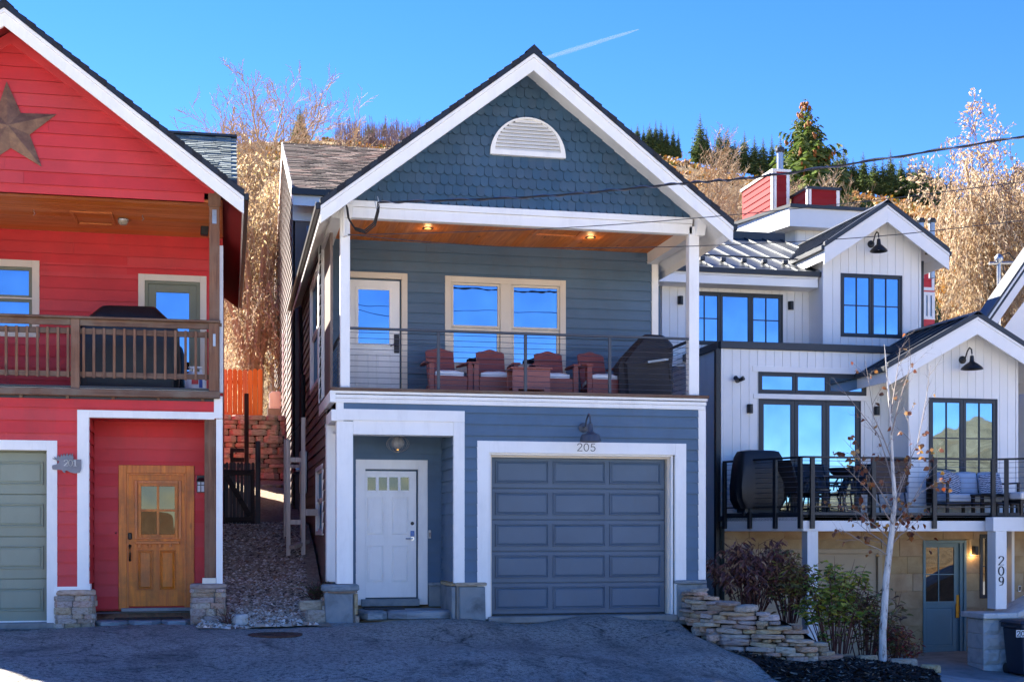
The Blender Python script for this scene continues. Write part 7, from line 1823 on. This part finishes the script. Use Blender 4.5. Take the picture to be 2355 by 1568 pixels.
# conifers
def conifer(seed, H, Rb, whorls, per, sprays, droop=.25, cones=0, mats=None, sp=.5, gap=0.06):
    rg = random.Random(seed); tr = MB(); cr = MB(); cn = MB()
    tr.tube([(0,0,-.5),(0,0,H*.5),(0,0,H*.98)], [H*.018,H*.011,H*.002], 7)
    for k in range(whorls):
        f = k/(whorls-1); z = H*(gap+(1-gap-.01)*f); Rw = Rb*(1-f)**1.08*(.75+.5*rg.random())+.02*H*(1-f)+.01*H
        n = max(3, int(per*(1-.5*f)))
        for j in range(n):
            a = 2*math.pi*(j+rg.random()*.7)/n+k; L = Rw*(.65+.5*rg.random()); d = Vector((math.cos(a), math.sin(a), 0))
            up = .25+.5*f; m_ = max(2, int(sprays*(.4+.6*(1-f))))
            side = Vector((-d.y, d.x, 0))
            pt = lambda t: Vector((0,0,z))+d*L*t+Vector((0,0,L*(up*t*.5-droop*2.0*t*t*(1-.5*f)+(.22*t**4))))
            for q in range(m_):
                t_ = (q+.6)/m_; p = pt(t_); w = sp*L*(.42+.3*rg.random())*(1-t_*.55)
                for sg in (-1, 1):
                    e = p+side*sg*w+d*w*.55+Vector((0,0,-w*(.35+.5*rg.random()))); h = w*.42
                    cr.add([p+Vector((0,0,h*.35)), e+Vector((0,0,h*.1)), e+Vector((0,0,-h*.6)), p+Vector((0,0,-h*.9))], [(0,1,2,3)])
                    cr.add([p-d*h*.6, p+d*h*.9+Vector((0,0,.1*h)), e+d*h*.4], [(0,1,2)])
            tip = pt(1.0); b_ = pt(.7); cr.add([b_+side*L*.07, b_-side*L*.07, tip], [(0,1,2)])
            if cones and rg.random() < cones*(f**.8):
                for q in range(5):
                    c = pt(.5+.5*rg.random())+Vector((rg.gauss(0,.08), rg.gauss(0,.08), -.12)); h = .16+.14*rg.random()
                    cn.lathe([(.01,.0),(.06,-h*.3),(.055,-h*.7),(.01,-h)], c, 5)
    return tr, cr, cn
m_needle = leafmat("spruce_needles", [s(70,92,50), s(88,110,58), s(108,126,66), s(124,130,66)], .3, .3); m_needlef = leafmat("far_conifer_needles", [s(74,94,58), s(96,114,66), s(122,132,78)], .35, .3)
m_cone = plain("spruce_cone", s(150,92,44), .8, 0, 0, .2)
tY = 62.0; tx = X(1852, tY); tzb = gz(tx, tY); H_ = Z(1838,224,tY)-tzb
tr, cr, cn = conifer(61, H_, 5.2, 46, 17, 12, .20, .22, sp=.56)
root = thing("spruce_tree", "big spruce hung with brown cones standing behind the white house", "tree", (tx, tY, tzb))
for mb_, nm, m__ in ((tr, "trunk", m_bark), (cr, "crown", m_needle), (cn, "cones", m_cone)):
    mb_.v = [(a+tx, b+tY, c+tzb) for a, b, c in mb_.v]; o = mb_.build(nm, m__, root, recalc=False)
    if nm == "cones": o["kind"] = "stuff"
VAR = []
for k in range(4):
    tr, cr, cn = conifer(70+k, 10.0, (1.9,1.6,2.3,1.75)[k], (24,26,22,25)[k], 11, 5, .12, 0, sp=.8, gap=.10)
    a = tr.build("trunk", m_bark, None, recalc=False); b = cr.build("crown", m_needlef, None, recalc=False); VAR.append((a.data, WPOS[a].copy(), b.data, WPOS[b].copy())); bpy.data.objects.remove(a); bpy.data.objects.remove(b)
def on_hill(px, py, rmin=70):
    az = math.atan(tanx(px)); dx, dy = math.sin(az), math.cos(az); ca = math.cos(az-TH)
    r = rmin; best = None
    while r < 330:
        x, y = dx*r, dy*r; e = (gz(x, y)-EZ)/(r*ca)*FPX
        if e >= HY-py: return Vector((x, y, gz(x, y))), r*ca
        r += 2
    x, y = dx*326, dy*326; return Vector((x, y, gz(x, y))), 326*ca
rc = random.Random(77)
def far_conifer(px, ytop, ybase, label, group, k=None):
    p, dpt = on_hill(px, ybase); H = max(4.0, ((HY-ytop)/FPX*dpt+EZ)-p.z); v = VAR[rc.randrange(4) if k is None else k]
    root = thing("conifer_tree", label, "tree", p, group); root.rotation_euler = (0,0,rc.random()*6.28); root.scale = (H/10*(.8+.7*rc.random()),)*2+(H/10*(.85+.25*rc.random()),)
    for me, off, nm in ((v[0], v[1], "trunk"), (v[2], v[3], "crown")):
        o = bpy.data.objects.new(nm, me); link(o, root); o.location = off
RIGHT = [(1940,330,436),(1962,352,440),(1985,336,446),(2010,352,450),(2030,345,452),(2048,342,454),(2072,362,458),(2092,352,460),(2105,372,470),(2120,360,474),(2138,380,480),(2158,372,480),(2170,395,486),(2186,378,486),(2255,380,520),(1925,350,440),(1900,372,440)]
ORD = 'first second third fourth fifth sixth seventh eighth ninth tenth eleventh twelfth thirteenth fourteenth fifteenth sixteenth seventeenth eighteenth nineteenth'.split()
for k, (a, b, c) in enumerate(sorted(RIGHT)): far_conifer(a, b, c, "dark conifer, %s from the left in the row on the right hillside" % ORD[k], "conifers on the right hillside")
MIDC = [(1452,288,345),(1466,280,342),(1480,285,344),(1494,276,340),(1508,274,340),(1520,272,338),(1533,280,345),(1548,285,350),(1560,300,355),(1610,265,362),(1625,290,365),(1655,282,370),(1672,288,372),(1690,300,378),(1712,300,385),(1735,298,390),(1755,305,395),(1775,310,400),(1795,312,402)]
for k, (a, b, c) in enumerate(sorted(MIDC)): far_conifer(a, b+4, c, "dark conifer, %s from the left on the ridge behind the blue roof" % ORD[k], "conifers on the middle ridge")
for k, (a, b, c) in enumerate([(848,286,335),(858,290,335),(884,288,316),(690,240,330),(1375,262,330),(925,300,325)]):
    far_conifer(a, b, c, ["pointed dark conifer on the left hillside, larger of the touching pair", "pointed dark conifer on the left hillside, smaller of the touching pair", "small lone conifer on the left hillside right of the pair", "conifer on the left hillside half hidden by the rosy twigs", "conifer top on the hillside just past the blue roof peak", "tiny conifer on the left hillside nearest the blue roof"][k], "conifers on the left hillside")
# hillside scrub and the leafless grove on the ridge
sb_ = MB(); rs_ = random.Random(83)
for k in range(5200):
    px = rs_.choice((rs_.uniform(560,1020), rs_.uniform(1440,2355), rs_.uniform(1440,2355))); az = math.atan(tanx(px)); r = 62+255*rs_.random()**.7; x, y = r*math.sin(az), r*math.cos(az); z = gz(x, y)
    if mnoise.noise(Vector((x*.05, y*.05, 8))) < -.12: continue
    h = .35+.7*rs_.random()
    for j in range(5):
        a = rs_.random()*6.28; d = Vector((math.cos(a)*h*.8, math.sin(a)*h*.8, h*(.4+.6*rs_.random()))); n = Vector((-math.sin(a)*h*.35, math.cos(a)*h*.35, h*.1)); c = Vector((x, y, z-.05))
        sb_.add([c-n*.5, c+n*.5, c+d+n, c+d*1.05-n], [(0,1,2,3)])
m_scrub = leafmat("dry_scrub", [s(150,116,70), s(176,140,88), s(120,100,62), s(186,118,52), s(98,98,58)], .25, .2)
o = sb_.build("hillside_scrub", m_scrub, None, recalc=False); tag(o, "low dry brown scrub covering the hillside behind the houses", "scrub", kind="stuff")
gv = MB()
for k in range(330):
    px = rs_.uniform(770,985); az = math.atan(tanx(px)); r = 285+42*rs_.random(); x, y = r*math.sin(az), r*math.cos(az); z = gz(x, y); h = 3.0+2.6*rs_.random()
    gv.tube([(x,y,z-.3),(x+.2*rs_.random(),y,z+h*.5),(x+.4*rs_.random()-.2,y,z+h)], [.09,.06,.01], 3, cap=False)
    for j in range(8):
        f = .3+.65*rs_.random(); a = rs_.random()*6.28; L = h*.32*(1.1-f); p = Vector((x, y, z+h*f)); gv.tube([p, p+Vector((math.cos(a)*L, math.sin(a)*L, L*1.1))], [.04,.008], 3, cap=False)
o = gv.build("leafless_grove", m_twig, None, recalc=False); tag(o, "rosy leafless aspen grove along the far left ridge", "grove", kind="stuff")

# birch sapling in front of the white house
rg = random.Random(91); bp_ = P(2030, 1528, 18.35); bp_.z = mulch_z(bp_.x, bp_.y)
birch = thing("young_birch", "slim white-barked young birch with a few brown leaves", "tree", bp_)
t = NT("white_birch_bark"); bc = t.ramp(t.noise(t.pos((1,1,.25)), 18, 5, .7), [(.36, s(92,84,76)), (.45, s(196,190,182)), (.7, s(224,220,212))]); t.bump(t.noise(t.pos((1,1,.2)), 30, 4), .3, .01); m_birch = t.fin(bc, .7)
mb = MB(); mbb = MB(); tips = []
dB = dep(2030, 18.35)/FPX
def bpt(px, py, dy=0): Y = 18.35+dy; return P(px, py, Y)
trunk = [bp_-Vector((0,0,.1)), bpt(2030,1460), bpt(2038,1330), bpt(2050,1230,.03), bpt(2058,1150,.03), bpt(2052,1060,.06), bpt(2048,960,.05), bpt(2040,860,.1), bpt(2034,792,.12)]
mb.tube(trunk, [.062,.055,.050,.044,.034,.026,.019,.012,.004], 10, cap=False)
BR_ = dict(levels=3, n=[6,4], start=[.2,.15], ang=[.55,.6], len=[.42,.4], rad=[.5,.55], wig=[.08,.12,.15], trop=[.06,.04,.0], tip=.3, sides=[5,4,3])
mains = [((2057,1170),(2095,1060),(2088,960),.4),((2056,1150),(2110,1020),(2140,840),.5),((2058,1190),(2000,1090),(1940,1010),-.3),((2060,1215),(1990,1120),(1925,1060),-.5),((2052,1060),(2010,960),(1990,830),.2),((2050,1000),(2075,900),(2100,830),-.3),((2050,1245),(1990,1190),(1945,1170),.3),((2055,1230),(2100,1150),(2160,1060),-.2),((2048,1255),(2090,1215),(2110,1230),.1),((2056,1120),(2020,1000),(1925,880),.6),((2050,950),(2060,880),(2070,800),.2),((2060,1200),(2120,1130),(2180,1100),.5),((2046,1280),(1990,1250),(1930,1215),-.4),((2050,1265),(2000,1225),(1970,1200),.5)]
for a, b, c, dy in mains:
    A, B_, C_ = bpt(*a, .03), bpt(*b, dy*.5), bpt(*c, dy); m1 = A.lerp(B_, .5)+Vector((0,0,.03)); pts = [A, m1, B_, B_.lerp(C_, .55)+Vector((rg.gauss(0,.02),0,.02)), C_]
    mbb.tube(pts, [.012,.009,.0065,.0045,.0022], 5, cap=False)
    for i in range(1, 5):
        for q in range(2):
            p = pts[i-1].lerp(pts[i], rg.random()); d = (pts[i]-pts[i-1]).normalized(); n = d.cross(Vector((rg.gauss(0,1), rg.gauss(0,1), rg.gauss(0,1)))).normalized(); nd = (d*.75+n*.65+Vector((0,0,.15))).normalized()
            branch(mbb, tips, rg, p, nd, 0.36*(.5+.8*rg.random()), .0038, 1, BR_, 3)
mb.build("trunk", m_birch, birch, recalc=False); mbb.build("branches", plain("birch_twig_bark", s(150,138,130), .8, 0, 0, .15), birch, recalc=False)
m_blf = leafmat("brown_birch_leaf", [s(120,76,52), s(150,100,64), s(96,60,46), s(176,130,84)], .25, .3)
lv = MB()
def round_leaf(mb, p, d, L, rg):
    d = (d*.3+Vector((rg.gauss(0,.5), rg.gauss(0,.5), -.7))).normalized(); n = d.cross(Vector((rg.gauss(0,1), rg.gauss(0,1), rg.gauss(0,1)))).normalized(); cu = d.cross(n)*L*.2
    prof = [(0,0),(.25,.38),(.55,.42),(.85,.2),(1.05,0),(.85,-.2),(.55,-.42),(.25,-.38)]
    mb.add([p+d*L*a+n*L*b*.95+cu*abs(b)*2 for a, b in prof], [tuple(range(8))])
low = [t_ for t_ in tips if t_[0].z < Z(2040,1000,18.35)]
for k in range(280):
    p, d = (low if rg.random() < .8 else tips)[rg.randrange(len(low if False else low)) if True else 0] if rg.random() < .8 else tips[rg.randrange(len(tips))]
    round_leaf(lv, p, d, .06+.035*rg.random(), rg)
lv.build("leaves", m_blf, birch, recalc=False)

# shrubs in the planting bed
def shrub(name, label, cx, cy, cz, rx, ry, H, stems, leaves, ll, mleaf, seed, mst, droop=.3, lowl=.15, lw=.5, group="shrubs in the planting bed"):
    rg = random.Random(seed); root = thing(name, label, "shrub", (cx, cy, cz), group); mb = MB(); lv = MB(); S = []
    for k in range(stems):
        a = rg.random()*6.28; rr = math.sqrt(rg.random()); b = Vector((cx+math.cos(a)*rr*rx*.35, cy+math.sin(a)*rr*ry*.35, cz-.05)); e = Vector((cx+math.cos(a)*rr*rx, cy+math.sin(a)*rr*ry, cz+H*(.55+.5*rg.random())*(1-.35*rr)))
        m1 = b.lerp(e, .5)+Vector((rg.gauss(0,.05), rg.gauss(0,.05), H*.1)); c = [b, m1, e]; mb.tube([b, b.lerp(m1,.5)+Vector((0,0,.03)), m1, m1.lerp(e,.5)+Vector((0,0,.04)), e], [.010,.009,.007,.005,.002], 4, cap=False); S.append((b, m1, e))
        for q in range(4):
            f = .35+.6*rg.random(); p = m1.lerp(e, (f-.5)*2) if f > .5 else b.lerp(m1, f*2); e2 = p+Vector((rg.gauss(0,.14), rg.gauss(0,.14), .08+.18*rg.random())); mb.tube([p, p.lerp(e2,.5)+Vector((0,0,.02)), e2], [.005,.004,.002], 3, cap=False); S.append((p, p.lerp(e2,.5), e2))
    for k in range(leaves):
        b, m1, e = S[rg.randrange(len(S))]; f = lowl+(1-lowl)*rg.random(); p = b.lerp(m1, f*2) if f < .5 else m1.lerp(e, f*2-1)
        d = Vector((rg.gauss(0,1), rg.gauss(0,1), .1)).normalized(); L = ll*(.6+.7*rg.random())
        d = (d+Vector((0,0,-droop*(.5+rg.random())))).normalized(); n = d.cross(Vector((rg.gauss(0,.3), rg.gauss(0,.3), 1))).normalized(); w = L*lw; up = d.cross(n)*-1; cu = up*L*.12
        p0 = p+d*.01; lv.add([p0, p0+d*L*.35+n*w*.5+cu, p0+d*L*.75+n*w*.32+cu*.6, p0+d*L-cu*.6, p0+d*L*.75-n*w*.32+cu*.6, p0+d*L*.35-n*w*.5+cu, p0+d*L*.4-cu*.2], [(0,1,6),(1,2,6),(2,3,6),(3,4,6),(4,5,6),(5,0,6)])
    mb.build("stems", mst, root, recalc=False); lv.build("foliage", mleaf, root, recalc=False); return root
m_stem = plain("reddish_stem", s(96,58,50), .8)
m_lpur = leafmat("withered_purple_leaf", [s(104,72,72), s(134,94,88), s(86,60,60), s(160,124,106)], .25, .2); m_lgr = leafmat("green_shrub_leaf", [s(128,150,74), s(156,168,84), s(108,132,68), s(192,176,88)], .25, .35); m_lred = leafmat("reddening_leaf", [s(160,76,70), s(134,92,68), s(122,122,70), s(180,108,80)], .25, .35); m_lmix = leafmat("olive_purple_leaf", [s(118,122,68), s(134,92,76), s(146,146,82), s(108,78,70)], .25, .3)
def bedpt(px, Y, z): return X(px, Y), Y, z
x_, y_, z_ = bedpt(1725, 19.6, .02); shrub("withered_shrub", "withered purple-brown shrub with drooping dry leaves beside the blue house", x_, y_, z_, .74, .48, 1.28, 46, 1600, .125, m_lpur, 101, m_stem, .8, .15, .34)
x_, y_, z_ = bedpt(1815, 19.3, -.15); shrub("olive_shrub", "olive and purple shrub between the withered and the green one", x_, y_, z_, .38, .35, 1.2, 26, 950, .11, m_lmix, 103, m_stem, .4, .15, .45)
x_, y_, z_ = bedpt(1925, 19.0, -.62); shrub("green_shrub", "upright green leafy shrub left of the birch trunk", x_, y_, z_, .72, .45, 1.6, 36, 1150, .115, m_lgr, 105, m_stem, .3, .12, .55)
x_, y_, z_ = bedpt(1990, 19.3, -.75); shrub("mixed_shrub", "green shrub turning red just behind the birch trunk", x_, y_, z_, .62, .4, 1.3, 26, 800, .105, m_lmix, 107, m_stem, .3, .12, .5)
x_, y_, z_ = bedpt(2066, 18.9, -.88); shrub("red_shrub", "small reddening shrub right of the birch trunk", x_, y_, z_, .36, .3, .7, 20, 700, .075, m_lred, 109, m_stem, .4, .1, .5)
m_weed = leafmat("weed_leaf", [s(60,84,40), s(84,104,52)], .25, .3)
x_ = X(738, 20.3); shrub("alley_weed", "low green weeds against the house wall in the alley", x_-.05, 20.3, alley_z(x_-.05, 20.3), .16, .3, .22, 14, 260, .05, m_weed, 111, m_stem, .1, .1, .5, "weeds in the gravel")
x_ = X(525, 19.3); shrub("pillar_weed", "small green weed tuft at the red house stone pillar", x_, 19.25, g(x_, 19.25), .1, .06, .10, 8, 90, .035, m_weed, 113, m_stem, .1, .1, .5, "weeds in the gravel")
# fallen leaves on the ground
fl_ = MB(); rl_ = random.Random(121)
for k in range(420):
    if rl_.random() < .35: x = 2.8+3.6*rl_.random(); y = 19.15+.14*rl_.random(); z = asph_z(x, y)+.01
    elif rl_.random() < .5: y = 18.9+4.5*rl_.random(); x = -.3+1.4*rl_.random(); z = alley_z(x, y)+.03
    else: y = 14.5+4.6*rl_.random(); x = -5+11.5*rl_.random(); z = asph_z(x, min(y, 19.2))+.008; 
    if x > xe(min(y,19.3)): continue
    L = .012+.02*rl_.random(); a = rl_.random()*6.28; fl_.add([(x+L*math.cos(a+q), y+L*.7*math.sin(a+q), z+.006*rl_.random()) for q in (0, 1.57, 3.14, 4.71)], [(0,1,2,3)])
o = fl_.build("fallen_leaves", leafmat("fallen_leaf", [s(176,150,110), s(150,110,64), s(200,176,120), s(190,186,180)], .2, 0), None, recalc=False); tag(o, "tiny fallen leaves and chips scattered on driveway and gravel", "leaf litter", kind="stuff")

# ------------------------------------------------------------------ wires, mast, far buildings, contrail
def wire(name, label, pts, r, mat, cat="cable", twist=0, group=None):
    root = thing(name, label, cat, pts[0], group); c = []
    n = 40; V = [Vector(p) for p in pts]
    for k in range(n+1):
        f = k/n*(len(V)-1); i = min(int(f), len(V)-2); t_ = f-i
        p0, p1, p2, p3 = V[max(0,i-1)], V[i], V[i+1], V[min(len(V)-1,i+2)]
        c.append(.5*((2*p1)+(p2-p0)*t_+(2*p0-5*p1+4*p2-p3)*t_*t_+(3*p1-p0-3*p2+p3)*t_**3))
    MB().tube(c, r, 6).build("strand", mat, root)
    if twist:
        m2 = 240; cc = []
        for k in range(m2+1):
            f = k/m2*n; i = min(int(f), n-1); p = c[i].lerp(c[i+1], f-i); a = k*.55; cc.append(p+Vector((0, math.cos(a)*r*1.5, math.sin(a)*r*1.5)))
        MB().tube(cc, r*.7, 5).build("twisted_strand", m_cable, root)
    return root
m_wire = plain("black_cable_sheath", s(28,28,32), .5)
m_gwire = plain("grey_wire", s(52,54,60), .5)
Yp = [18.7, 18.3, 17.6, 16.5, 14.2]
def wpts(pp): return [P(px, py, Y) for px, py, Y in pp]
wire("service_cable", "thick twisted black service cable rising from the porch post to the upper right", wpts([(868,466,18.75),(1240,452,18.2),(1550,424,17.6),(1800,400,17.0),(2355,314,15.6),(2700,250,14.6)]), .013, m_wire, twist=1, group="overhead cables")
wire("telephone_wire", "thin black wire crossing the porch beam to the right roof corner", wpts([(800,541,18.95),(1240,527,18.3),(1600,502,17.7),(2000,462,17.0),(2355,418,16.2),(2700,372,15.4)]), .006, m_gwire, group="overhead cables")
wire("telephone_wire", "lowest thin black wire sagging across the porch and the white gable", wpts([(800,539,19.0),(1000,558,18.6),(1240,570,18.2),(1600,566,17.7),(2000,545,17.0),(2355,507,16.2),(2700,470,15.4)]), .006, m_gwire, group="overhead cables")
wh2 = thing("weatherhead", "grey service weatherhead with black looping cable at the left porch corner", "weatherhead", P(793,462,BF-.16))
hp = P(793, 458, BF-.18)
MB().lathe([(.02,.07),(.05,.06),(.065,.02),(.06,-.03),(.035,-.05)], hp, 14).build("hood", m_steel, wh2, smooth=True)
MB().tube([hp+Vector((0,.05,-.05)), hp+Vector((.0,.14,-.25)), P(792,545,BF-.02)], .022, 8).build("conduit", m_white, wh2)
loop = wpts([(796,470,BF-.2),(800,500,BF-.3),(815,523,BF-.4),(838,530,BF-.5),(860,512,BF-.58),(868,480,BF-.64),(869,466,18.75)])
for q in (0, .02, .04): MB().tube([p+Vector((q*.6, q, -q*.8)) for p in loop], .010, 6).build("loop_cable", m_wire, wh2)
MB().tube(wpts([(868,452,18.74),(873,470,18.74),(866,482,18.74),(862,462,18.74)]), .006, 5).build("clamp", m_steel, wh2)
MB().tube(wpts([(800,541,18.95),(790,545,BF-.05)]), .012, 6).build("anchor", m_white, wh2)
# electricity mast of the neighbour on the right
mY = 28.0; mt = thing("service_mast", "galvanized service mast with weatherhead behind the right gable", "mast", P(2297,760,mY))
m0, m1 = P(2297,760,mY), P(2297,600,mY); MB().tube([m0-Vector((0,0,3)), m1], .045, 10).build("pipe", m_steel, mt); MB().lathe([(.05,-.05),(.10,.02),(.09,.10),(.03,.16)], m1, 12).build("hood", m_steel, mt, smooth=True)
MB().tube([P(2275,606,mY),P(2360,604,mY)], .04, 6).build("crossarm", m_steel, mt); MB().tube(wpts([(2300,588,mY),(2320,582,mY),(2335,600,mY),(2345,640,mY-.3)]), .02, 6).build("cable", m_wire, mt); MB().tube(wpts([(2303,592,mY),(2308,620,mY),(2318,640,mY),(2335,665,mY)]), .02, 6).build("cable", m_wire, mt)
# neighbour's house at the far right edge
nY = 27.0; nh = thing("pale_neighbour_house", "pale house with a steep grey roof edge cut off by the right border", "house", P(2330,800,nY))
a, b = P(2262,790,nY), P(2420,560,nY); th_ = Vector((.0,0,.16))
MB().loft([[a, a+Vector((0,.5,0)), a+Vector((0,.5,.28)), a+Vector((0,0,.28))],[b, b+Vector((0,.5,0)), b+Vector((0,.5,.28)), b+Vector((0,0,.28))]]).build("roof", m_whitecol, nh)
for q, m__ in ((.29, m_char), (.38, m_whitecol), (.47, m_char)):
    MB().loft([[a+Vector((0,-.02,q)), a+Vector((0,.5,q)), a+Vector((0,.5,q+.07)), a+Vector((0,-.02,q+.07))],[b+Vector((0,-.02,q)), b+Vector((0,.5,q)), b+Vector((0,.5,q+.07)), b+Vector((0,-.02,q+.07))]]).build("roof_edge", m__, nh)
MB().add([P(2275,800,nY+.5), P(2275,1000,nY+.5), P(2440,1000,nY+.5), P(2440,580,nY+.5)], [(0,1,2,3)]).build("wall", m_whitecol, nh)
# red house further up, with chimneys, behind the white house
cY = 38.0; rh = thing("far_red_house", "dark red house with two white-cornered chimneys behind the white house", "house", P(1850,480,cY))
def chim(px0, px1, py0, py1, Y, wd=1.6):
    x0_, x1_ = X(px0,Y), X(px1,Y); z1 = Z((px0+px1)/2, py0, Y); z0 = Z((px0+px1)/2, py1, Y)-1.5
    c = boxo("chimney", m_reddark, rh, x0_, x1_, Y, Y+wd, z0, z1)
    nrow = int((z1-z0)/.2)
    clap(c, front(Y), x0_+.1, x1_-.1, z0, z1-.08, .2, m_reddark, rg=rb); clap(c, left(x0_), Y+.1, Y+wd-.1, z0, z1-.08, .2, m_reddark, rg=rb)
    for xx in (x0_, x1_-.1): fpart("corner_trim", m_white, c, front(Y), xx, xx+.1, -.02, .03, z0, z1-.08)
    fpart("corner_trim", m_white, c, left(x0_), Y-.03, Y+.1, -.02, .03, z0, z1-.08)
    boxo("chimney_cap", m_char if px0 > 1830 else m_white, c, x0_-.05, x1_+.05, Y-.05, Y+wd+.05, z1-.08, z1); return c
chim(1778, 1815, 390, 478, cY, 2.5); ch2 = chim(1858, 1930, 431, 478, cY-1, 1.2)
fl = P(1794, 392, cY+.7); MB().tube([fl, fl+Vector((0,0,.55))], .10, 12).build("flue_pipe", m_steel, rh); MB().lathe([(.12,.55),(.14,.6),(.14,.68),(.1,.72)], fl, 12).build("flue_cap", m_char, rh)
boxo("roof", m_char, rh, X(1700,cY), X(1960,cY), cY-1.3, cY+4, Z(1800,484,cY)-1.5, Z(1800,484,cY)-1.2); boxo("wall", m_red, rh, X(1710,cY), X(1950,cY), cY-1, cY+4, 2, Z(1800,484,cY)-1.51)
# second red house right of the upper gable, windows towards the street
eY = 33.0; r2 = thing("red_house_behind", "red house with white framed windows glimpsed right of the upper white gable", "house", P(2135,720,eY))
r2z0, r2z1 = Z(2130,780,eY), Z(2130,600,eY)
rwl = boxo("wall", m_reddark, r2, X(2100,eY), X(2149,eY), eY, eY+5, 2.5, r2z1)
clap(rwl, front(eY), X(2100,eY), X(2149,eY), r2z0-.6, r2z1, .2, m_red, [(X(2126,eY),X(2230,eY),Z(2140,735,eY),Z(2140,672,eY))], rg=rb)
fpart("corner_trim", m_white, r2, front(eY-.02), X(2141,eY), X(2147,eY), -.02, .03, Z(2144,668,eY), r2z1); fpart("band_trim", m_white, r2, front(eY-.02), X(2120,eY), X(2147,eY), -.02, .032, Z(2144,669,eY), Z(2144,662,eY))
sash(r2, front(eY), X(2122,eY), X(2149,eY), Z(2140,735,eY), Z(2140,672,eY), .09, m_white, m_glassd, 2, 1, .08, w=.03, name="window")
for px in (2118, 2143):
    v_ = P(px, 640, 31.5); MB().tube([v_, P(px, 512, 31.5)], .08, 10).build("vent_pipe", m_steel, r2); MB().lathe([(.1,-.02),(.11,.05),(.08,.1)], P(px, 511, 31.5), 10).build("vent_cap", m_black, r2)
# small flat-roofed house on the hill
hp_, hd = on_hill(1500, 352, 120); k = hd/FPX; hh = thing("hillside_house", "small dark flat-roofed house on the hill beside the blue roof", "house", hp_)
MB().box(hp_.x-22*k, hp_.x+26*k, hp_.y, hp_.y+20*k, hp_.z-2, hp_.z+22*k).build("wall", m_char, hh); MB().box(hp_.x-34*k, hp_.x+34*k, hp_.y-8*k, hp_.y+24*k, hp_.z+22*k, hp_.z+27*k).build("roof", m_oil, hh); MB().box(hp_.x-10*k, hp_.x+22*k, hp_.y-.3, hp_.y-.05, hp_.z+7*k, hp_.z+19*k).build("window", m_glass, hh)
# contrail high in the sky
cA, cB = P(1250,136,5200), P(1470,68,5600); ct_ = thing("contrail", "thin white aircraft contrail right of the blue gable peak", "contrail", cA)
t = NT("contrail_ice"); tr_n = t.node("ShaderNodeBsdfTransparent"); df = t.node("ShaderNodeBsdfDiffuse"); df.inputs[0].default_value = (.95,.95,.95,1); mx = t.node("ShaderNodeMixShader")
lw_ = t.node("ShaderNodeLayerWeight"); lw_.inputs[0].default_value = .3; tl = t.node("ShaderNodeTexNoise"); tl.inputs['Scale'].default_value = .02
mu = t.node("ShaderNodeMapRange"); mu.inputs[1].default_value = 0; mu.inputs[2].default_value = 1; mu.inputs[3].default_value = .30; mu.inputs[4].default_value = 0
t.link(lw_.outputs['Facing'], mu.inputs[0]); t.link(mu.outputs[0], mx.inputs[0]); t.link(tr_n.outputs[0], mx.inputs[1]); t.link(df.outputs[0], mx.inputs[2]); t.link(mx.outputs[0], t.out.inputs[0])
pts = [cA.lerp(cB, k/12)+Vector((0,0,0)) for k in range(13)]; pts[0:0] = []
MB().tube(pts, [7,8,8,9,9,9,8,8,7,7,6,4,2], 10, cap=False).build("trail", t.mat, ct_, smooth=True)
for o in bpy.data.objects:
    if o.type == 'MESH' and o.name.startswith("trail"): o.visible_shadow = True
